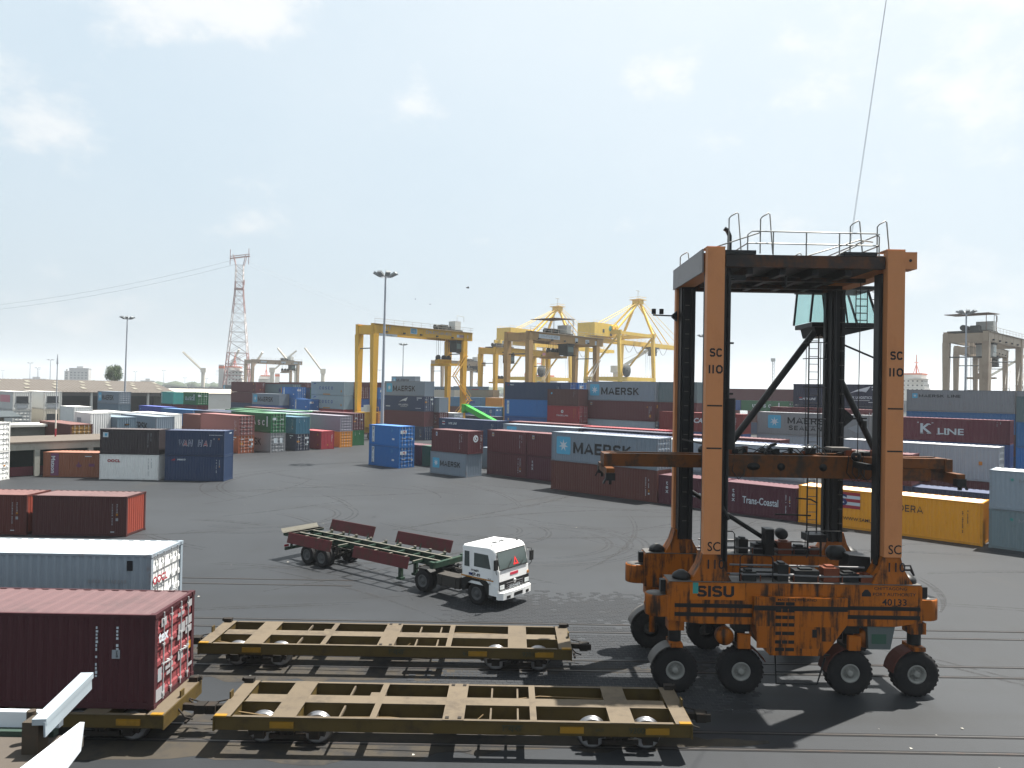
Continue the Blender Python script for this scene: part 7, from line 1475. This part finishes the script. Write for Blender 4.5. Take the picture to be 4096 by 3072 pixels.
# antenna pole on the low shed, lattice mast on the right
t = thing('antenna_pole', 'slender red and white antenna pole on the low concrete shed', 'antenna', (-51.5, 82.0, 3.75))
MB().cyl((0,0,0),(.02,0,3.0),.075,8).build('lower_pole', paint('pole_white', (.6,.56,.5), .5), t); MB().cyl((.02,0,3.0),(.05,0,8.6),.06,8,.05).build('upper_pole', POLE, t); MB().cyl((0,0,0),(0,0,.9),.085,8).build('red_band', ink('red', INK['red']), t); MB().cyl((.05,0,8.2),(.05,0,9.3),.11,8,.03).build('tip', POLE, t)
t = thing('lattice_mast', 'slim lattice mast with a white box at its top, behind the carrier', 'mast', (89.9, 250, 0))
m = MB()
for a in ((-.35,-.35),(.35,-.35),(0,.4)): m.bar((*a,0),(*a,22),.09)
for k in range(20): m.bar((-.35,-.35,1.1*k),(.35,-.35,1.1*k+1.1),.05).bar((.35,-.35,1.1*k),(0,.4,1.1*k+1.1),.05)
m.build('lattice', POLE, t); MB().box(-.6,.6,-.5,.5,21.3,22.4).build('top_box', WHT, t)
m = MB().cyl((0,0,20),(-9,-4,0),.02,3).cyl((0,0,20),(8,4,0),.02,3).build('guy_wire', POLE, t)
# transmission pylon and its cables
PYL = paint('pylon_red', (.27,.15,.14), .6, (.4,.3,.28), .3, .3, 1); PYW = paint('pylon_white', (.50,.46,.45), .6, (.3,.2,.2), .3, .3, 1)
t = thing('transmission_tower', 'very tall red and white lattice pylon behind the left stacks', 'pylon', (-197, 520, 0), .25)
def hw_(z): return 9.3 - .084*z if z < 78 else 2.75 - .25*(z-78)/20
zs = [0, 9, 17, 25, 33, 41, 48, 55, 61.5, 68, 74, 79.5, 84, 88, 92, 96]
for band in range(4):
    m = MB(); zz_ = zs[band*4:band*4+5]
    for z0, z1 in zip(zz_, zz_[1:]):
        a, b = hw_(z0), hw_(z1); cs0 = [(-a,-a,z0),(a,-a,z0),(a,a,z0),(-a,a,z0)]; cs1 = [(-b,-b,z1),(b,-b,z1),(b,b,z1),(-b,b,z1)]
        for i in range(4):
            j = (i+1) % 4; th = .42 if z0 < 55 else .32
            m.bar(cs0[i], cs1[i], th*1.25); m.bar(cs0[i], cs1[j], th*.62); m.bar(cs0[j], cs1[i], th*.62); m.bar(cs1[i], cs1[j], th*.7)
    m.build('lattice_section', (PYL, PYW)[band % 2], t)
m = MB()
for z in (96,): 
    m.bar((-2.5,-2.5,96),(-4.2,-4.2,103),.35).bar((2.7,-2.7,96),(4.2,-4.2,103),.35).bar((-2.7,2.7,96),(-4.2,4.2,103),.35).bar((2.7,2.7,96),(4.2,4.2,103),.35)
    m.bar((-6.8,0,100.5),(6.8,0,103),.9).bar((-6.8,0,102),(6.8,0,104.5),.5).bar((-6.5,0,96),(-6.5,0,107),.4).bar((6.0,0,97),(6.0,0,108.5),.4)
m.box(-3.2,3.2,-3.2,3.2,78.5,79.3).box(2.2,3.6,-1,1,82,85.5)
m.build('crossarm', PYL, t)
for lb, a, b, sag, n_ in (('pair of cables running from the pylon to the left', (-201, 520, 100), (-640, 560, 62), 34, 2), ('pair of thin cables falling from the pylon to the right', (-193, 520, 100), (190, 900, 70), 60, 2)):
    w = thing('power_cable', lb, 'cable', a)
    for k in range(n_):
        pts = []
        for i in range(33):
            f = i/32; p = Vector(a).lerp(Vector(b), f); pts.append(p - Vector(a) + Vector((0, 2.0*k, -sag*4*f*(1-f)*.55 - 3*k)))
        MB().tube(pts, .10 if n_ == 2 and a[0] < -198 else .07, 4).build('cable_strand', POLE, w)
# long shed with grey sheet roof and light panels
SHEET = paint('shed_sheet_roof', (.075,.066,.058), .8, (.042,.036,.031), .6, .12, .5, var=.16); SKYL = paint('shed_light_panel', (.17,.16,.13), .6, (.11,.10,.08), .5, .6, 1)
p0 = yard(-202.8, 46.5); t = thing('storage_shed', 'long storage shed with weathered grey sheet roof and pale light panels', 'shed', p0, YARD)
ya, yb, xr, ze, zr = -16, 40.3, -16.5, 7.75, 10.55   # local x towards us, y along the shed
m = MB(); n = 140; vs = []
for k in range(n+1):
    y = ya + (yb-ya)*k/n; d = .05*(k % 2); vs += [(1.0, y, ze - .25 - d), (xr, y, zr - d), (2*xr - 1.0, y, ze - .25 - d)]
m.add(vs, [f for k in range(n) for f in ((3*k, 3*k+3, 3*k+4, 3*k+1), (3*k+1, 3*k+4, 3*k+5, 3*k+2))]).build('roof', SHEET, t)
rr = random.Random(8)
for k in range(9):
    for j, f in enumerate((.22, .5, .76)):
        y = ya + 2.5 + 6.3*k + 1.2*j; x = xr*f + .5; L_ = 2.6*(.6 if (k+j) % 3 == 0 else 1)
        zf = lambda xx: ze + .03 + (zr - ze)*(-xx/-xr) if False else ze + .04 + (zr-ze)*(xx/xr)
        MB().add([(x, y, zf(x)), (x, y+1.0, zf(x)), (x - L_, y+1.0, zf(x-L_)), (x - L_, y, zf(x-L_))], [(0,1,2,3)]).build('roof_light', SKYL, t)
m = MB()
for k in range(9): y = ya + .5 + 6.9*k; MB().box(-.3, .3, y-.25, y+.25, 0, ze-.1).build('column', WHT, t)
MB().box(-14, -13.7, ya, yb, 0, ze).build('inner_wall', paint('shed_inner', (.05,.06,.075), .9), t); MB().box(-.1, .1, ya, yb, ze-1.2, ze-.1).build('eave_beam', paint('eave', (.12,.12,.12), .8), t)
MB().prism([(0, 0), (0, ze-.3), (xr, zr-.2), (2*xr, ze-.3), (2*xr, 0)], 'y', yb-.5, yb-.3).build('gable_wall', WHT, t)
p1 = yard(-260, 110); t = thing('storage_shed', 'low far shed whose cream roof edge shows right of the long grey one', 'shed', p1, YARD)
MB().prism([(0, 0), (0, 6.6), (-9, 7.9), (-18, 6.6), (-18, 0)], 'y', -25, 30).build('wall', WHT, t); MB().prism([(.6, 6.65), (-9, 8.1), (-18.6, 6.65), (-18.6, 6.8), (-9, 8.25), (.6, 6.8)], 'y', -25.5, 30.5).build('roof', paint('cream_roof', (.55,.50,.42), .7), t)
# low concrete shed behind the MATSON container
CONC = paint('shed_concrete', (.28,.28,.25), .85, (.12,.12,.10), .6, .8, 3.0, var=.12); CONR = paint('shed_roof_dust', (.10,.085,.072), .85, (.06,.05,.042), .5, .8, 1)
t = thing('low_shed', 'low open concrete shed with flat roof and square columns, left of the stacks', 'shed', (*yard(-88.2, 23.4)[:2], 0), YARD)
MB().box(-9.5, .35, -6.5, 13.5, 3.45, 3.62).build('roof', CONR, t); MB().box(-.02, .22, -6.4, 13.4, 2.75, 3.45).build('fascia', CONC, t)
for y in (-4.1, .0, 5.1, 9.3, 13.0): MB().box(-.22, .2, y-.24, y+.24, 0, 2.75).build('column', CONC, t)
MB().box(-6.1, -6.0, -6.4, 13.4, 0, 2.75).build('back_wall', paint('shed_dark_green', (.025,.055,.05), .9), t); MB().box(-.9, -.8, -6.4, 13.4, 0, .95).build('parapet_wall', paint('shed_maroon_wall', (.10,.025,.035), .8), t)
t = thing('gate_canopy', 'thin white flat canopy on posts behind the low concrete shed', 'canopy', (*yard(-107.4, 26.0)[:2], 0), YARD)
MB().box(-5, .3, -3.5, 5.6, 4.15, 4.45).build('roof_slab', WHT, t); MB().box(-4.5, -.8, -3.4, 3.6, 0, 4.14).build('hut', CONC, t); MB().box(-.79, -.75, -3.4, 3.6, .6, 1.4).build('stripe', paint('shed_maroon_wall', (.10,.025,.035), .8), t)
for y in (-3.2, 4.4): MB().box(-.15, .15, y-.15, y+.15, 0, 4.14).build('post', CONC, t)
t = thing('awning', 'dark sloping awning at the left picture edge', 'awning', (*yard(-102.4, 18.2)[:2], 0), YARD)
MB().prism([(.6, 5.55), (-4, 6.1), (-4, 6.25), (.6, 5.7)], 'y', -4.5, 7.2).build('roof', paint('awning_dark', (.045,.055,.06), .6), t); MB().box(-3.8, -.3, -4, 5.6, 0, 5.5).build('wall', CONC, t)
# tree with trunk, limbs and leaves
t = thing('tree', 'single round dark green tree behind the shed roof', 'tree', (-126.4, 230, 0))
rr = random.Random(21); TRK = paint('bark', (.09,.07,.055), .9); m = MB().cyl((0,0,0),(.1,0,7.5),.32,9,.2); tips = []
for k in range(26):
    a = rr.uniform(0, 2*PI); z0 = rr.uniform(5.8, 8.5); r_ = rr.uniform(.8, 2.2); e = Vector((math.cos(a)*r_, math.sin(a)*r_, rr.uniform(10.6, 15.0))); m.cyl((.1, 0, z0), e, .09, 5, .03); tips.append(e)
m.build('trunk', TRK, t)
LEAF = [paint('leaf_' + str(i), c, .6, tuple(.6*q for q in c), .4, 1, 1, var=.3) for i, c in enumerate(((.045,.075,.030), (.070,.105,.042), (.030,.055,.026)))]
for i in range(3):
    m = MB()
    for e in tips[i::3] + [Vector((0, 0, 12.5 + i))]:
        for j in range(230):
            d = Vector((rr.gauss(0, .62), rr.gauss(0, .62), rr.gauss(0, .55))); p = e + d
            q = Vector((p.x, p.y, p.z - 12.9)); f = (q.x/2.75)**2 + (q.y/2.75)**2 + (q.z/3.1)**2
            if f > 1.0 + rr.uniform(-.18, .12): continue
            s_ = rr.uniform(.09, .19); n1_ = Vector((rr.gauss(0,1), rr.gauss(0,1), rr.gauss(0,1))).normalized(); n2_ = n1_.orthogonal().normalized()
            m.add([p - n1_*s_, p + n2_*s_*.6, p + n1_*s_, p - n2_*s_*.6], [(0,1,2,3)])
    tag(m.build('foliage', LEAF[i], t), None, None, None, 'stuff')
# green boom of a mobile crane, with the machine below it
t = thing('mobile_crane', 'mobile crane with bright green boom among the stacks', 'mobile crane', (-1.6, 108.5, 0), math.radians(125))
GRN = paint('boom_green', (.03,.30,.035), .4, (.02,.12,.02), .3, 1, 1)
MB().bar((0, 0, 4.5), (9.8, 0, 7.0), .75, .8).build('boom', GRN, t); MB().bar((9.6, 0, 6.9), (10.6, 0, 6.95), .95, 1.1).box(10.1, 10.6, -.5, .5, 6.1, 6.9).build('boom_head', GRN, t); MB().bar((3.0, -.38, 5.3), (5.2, -.38, 5.85), .02, .4).build('lettering_plate', ink('white', INK['white']), t)
MB().box(-4, 3, -1.3, 1.3, .9, 1.7).box(-2.2, .4, -1.2, 1.2, 1.7, 3.4).build('chassis', GRN, t); MB().box(.5, 2.4, -1.2, -.2, 1.7, 3.3).build('cabin', TGLASS, t); MB().bar((-.4, 0, 3.3), (.4, 0, 4.8), .8).build('turret', GRN, t)
for x in (-3, 0, 2): 
    for q in (-1, 1): MB().lathe(tyre_profile(.65, .4), (x, q*1.15, .65), 'y', 18).build('wheel', TYRE, t)
# river and ships
g = MB().add([(-3500, -3500, .02), (900, -3500, .02), (900, 4500, .02), (-3500, 4500, .02)], [(0,1,2,3)])
riv = MB(); vs = []
for u_, v_ in ((-3400, 296), (1500, 296), (1500, 900), (-3400, 900)): vs.append(yard(u_, v_, .02))
def water():
    m = bpy.data.materials.new('river_water'); t_, b = nodes_of(m); b.inputs['Base Color'].default_value = (.10,.10,.085,1); b.inputs['Roughness'].default_value = .12
    n = t_.nodes.new('ShaderNodeTexNoise'); n.inputs['Scale'].default_value = .6; n.inputs['Detail'].default_value = 4; bp = t_.nodes.new('ShaderNodeBump'); bp.inputs['Strength'].default_value = .4; t_.links.new(n.outputs[0], bp.inputs['Height']); t_.links.new(bp.outputs[0], b.inputs['Normal']); return m
tag(riv.add(vs, [(0,1,2,3)]).build('river', water()), 'river beyond the quay', None, None, 'structure')
SHW = paint('ship_white', (.52,.50,.47), .5, (.35,.3,.25), .4, .2, 1); SHH = paint('ship_hull', (.05,.06,.08), .6, (.12,.06,.04), .4, .1, 1); SHO = paint('ship_orange', (.55,.13,.05), .5)
DK = paint('ship_derrick', (.50,.46,.38), .5, (.3,.25,.2), .4, .2, 1)
def ship(label, x, y, rz, L_, decks, fun, cranes_, hull=SHH):
    t = thing('cargo_ship', label, 'ship', (x, y, 0), rz); hb = 9
    MB().prism([(-L_/2, -hb), (L_/2-14, -hb), (L_/2, 0), (L_/2-14, hb), (-L_/2, hb)], 'z', -2, 7.5).build('hull', hull, t)
    xs = -L_/2 + 14; z = 7.5
    for k in range(decks):
        i = .7*k; MB().box(xs-8+i*.6, xs+8-i, -hb+.5+i*.5, hb-.5-i*.5, z, z+2.7).build('deck_house', SHW, t)
        if k < decks-1:
            for j in range(5): MB().box(xs+8-i+.0, xs+8-i+.06, -6+2.8*j, -5+2.8*j, z+1.0, z+1.9).build('window', CMACH, t); MB().box(xs-6+2.6*j, xs-5+2.6*j, -hb+.5+i*.5-.06, -hb+.5+i*.5, z+1.0, z+1.9).build('window', CMACH, t)
        z += 2.8
    MB().box(xs-2, xs+7, -hb-1.5, hb+1.5, z-2.8, z-2.55).build('bridge_wing', SHW, t); MB().box(xs-6, xs+5, -7, 7, z, z+.9).build('monkey_island', SHO, t)
    MB().cyl((xs, 0, z), (xs, 0, z+13), .5, 6, .2).bar((xs, -4, z+8), (xs, 4, z+8), .5).bar((xs-2, 0, z), (xs, 0, z+7), .35).bar((xs+2, 0, z), (xs, 0, z+7), .35).build('radar_mast', SHO, t)
    MB().box(xs-12, xs-8, -2.2, 2.2, 7.5, z+fun).build('funnel', SHW, t); MB().box(xs-12.1, xs-7.9, -2.3, 2.3, z+fun-3, z+fun-1).build('funnel_band', SHO, t)
    for f, az, el in cranes_:
        xc = -L_/2 + L_*f; MB().cyl((xc, 0, 7.5), (xc, 0, 21), 1.6, 10).build('crane_pedestal', DK, t); MB().box(xc-2.2, xc+2.2, -2.2, 2.2, 21, 25).build('crane_house', DK, t)
        d = Vector((math.cos(az)*math.cos(el), math.sin(az)*math.cos(el), math.sin(el)))*26; a = Vector((xc, 0, 22)); MB().bar(a, a+d, 1.3).cyl((xc, 0, 27), a+d, .12, 4).build('crane_jib', DK, t)
    return t
ship('cargo ship with white bridge and orange top behind the lone beige crane', -183, 606, math.radians(15), 120, 6, 2, ((.36, .1, .75), (.52, 2.7, .85), (.70, 2.8, .9)))
ship('hazy cargo ship with cranes left of the pylon', -262, 668, math.radians(200), 95, 4, 3, ((.3, 2.2, .8), (.5, 2.2, .9), (.72, .6, .7)))
ship('white ship whose funnel shows behind the right beige crane', 300, 436, YARD, 130, 6, 5, ((.4, 0, .6), (.65, 0, .6)))
ship('grey ship with pale bridge behind the quay crane legs', 60, 420, YARD, 140, 4, 3, ((.5, 0, .5),))
# far bank: tree line and a few blocks
FARG = paint('far_tree_green', (.05,.07,.04), .9, (.03,.045,.03), .5, .05, 1)
m = MB(); rr = random.Random(4)
for k in range(900):
    a = rr.uniform(-42, 42); R_ = rr.uniform(1150, 1500); x, y = R_*math.sin(math.radians(a)), R_*math.cos(math.radians(a)); h_ = rr.uniform(6, 15); w_ = rr.uniform(7, 18)
    m.lathe([(.01, 0), (w_*.8, h_*.1), (w_, h_*.45), (w_*.7, h_*.82), (.01, h_)], (x, y, 0), 'z', 6)
tag(m.build('far_treeline', FARG), 'hazy line of trees on the far bank', None, None, 'stuff')
CITY = paint('city_grey', (.34,.34,.34), .8, (.2,.2,.2), .4, .05, .5); WINM = paint('city_window', (.10,.11,.12), .4)
for lb, x, y, w_, d_, h_ in (('big pale city block on the hazy skyline left of the tree', -536, 900, 21, 14, 27), ('low city block left of the big pale one', -590, 900, 24, 14, 13), ('small city block just right of the big pale one', -497, 910, 16, 12, 12), ('hazy low block just left of the lone tree', -442, 880, 14, 10, 13), ('slim chimney block between antenna pole and big city block', -580, 945, 5, 5, 24)):
    t = thing('city_building', lb, 'building', (x, y, 0), .3, 'buildings on the hazy skyline'); MB().box(-w_/2, w_/2, -d_/2, d_/2, 0, h_).build('wall', CITY, t); MB().box(-w_/2-.4, w_/2+.4, -d_/2-.4, d_/2+.4, h_+.01, h_+.6).build('roof', CITY, t); MB().box(-w_/6, w_/6, -2, 2, h_+.61, h_+3).build('roof_hut', CITY, t)
    for i in range(max(1, int(w_//4))):
        for j in range(max(1, int(h_//3.4))): MB().box(-w_/2+1.2+4*i, -w_/2+3.4+4*i, -d_/2-.08, -d_/2, 1.4+3.3*j, 3.0+3.3*j).build('window', WINM, t)
# smoke from a funnel, and birds
def smoke():
    m = bpy.data.materials.new('smoke'); m.use_nodes = True; t_ = m.node_tree; t_.nodes.clear(); o = t_.nodes.new('ShaderNodeOutputMaterial'); v = t_.nodes.new('ShaderNodeVolumePrincipled'); v.inputs['Color'].default_value = (.16,.16,.17,1); v.inputs['Density'].default_value = .10
    t_.links.new(v.outputs[0], o.inputs['Volume']); return m
m = MB(); rr = random.Random(2)
for k in range(9): m.ball((k*2.4 + rr.uniform(-1, 1), 0 + rr.uniform(-1, 1), k*1.5 + rr.uniform(-.8, .8)), 1.3 + .28*k, 10, 7)
tag(m.build('smoke_plume', smoke(), None, (-262, 640, 20)), 'dark smoke drifting from a ship funnel', None, None, 'stuff')
for lb, x, y, z, s_, a in (('dark bird high above the middle gantry crane', -3.8, 60, 18.3, .38, .4), ('tiny bird left of the quay crane tops', -9.2, 80, 19.2, .2, 1.0), ('tiny bird close to the first tiny one', -11.1, 82, 20.0, .2, .2), ('tiny bird over the main crane girder', -8.6, 95, 13.9, .2, .8)):
    t = thing('bird', lb, 'bird', (x, y, z), a, 'birds in the sky'); b = MB().lathe([(.001, -.5), (.09, -.3), (.13, 0), (.08, .28), (.001, .42)], (0, 0, 0), 'x', 8)
    BM = paint('bird_dark', (.03,.03,.03), .8); b.build('body', BM, t).scale = (s_,)*3
    for q in (-1, 1): MB().add([(-.15, 0, 0), (.18, 0, 0), (.10, q*.45, .22), (-.05, q*.9, .12), (-.2, q*.5, .2), (-.15, 0, .02), (.18, 0, .02), (.10, q*.45, .24), (-.05, q*.9, .14), (-.2, q*.5, .22)], [(0,1,2,3,4), (9,8,7,6,5)] + [(i, (i+1) % 5, 5+(i+1) % 5, 5+i) for i in range(5)]).build('wing', BM, t).scale = (s_,)*3
# the hazy air
def air():
    m = bpy.data.materials.new('haze_air'); m.use_nodes = True; t_ = m.node_tree; t_.nodes.clear(); o = t_.nodes.new('ShaderNodeOutputMaterial'); v = t_.nodes.new('ShaderNodeVolumePrincipled'); v.inputs['Color'].default_value = (.90,.95,1.0,1); v.inputs['Density'].default_value = .00026; v.inputs['Anisotropy'].default_value = .35
    t_.links.new(v.outputs[0], o.inputs['Volume']); return m
hz = MB().box(-3600, 3600, -500, 6100, -4, 125).build('haze', air()); tag(hz, 'thin whitish haze over the whole port', None, None, 'stuff')
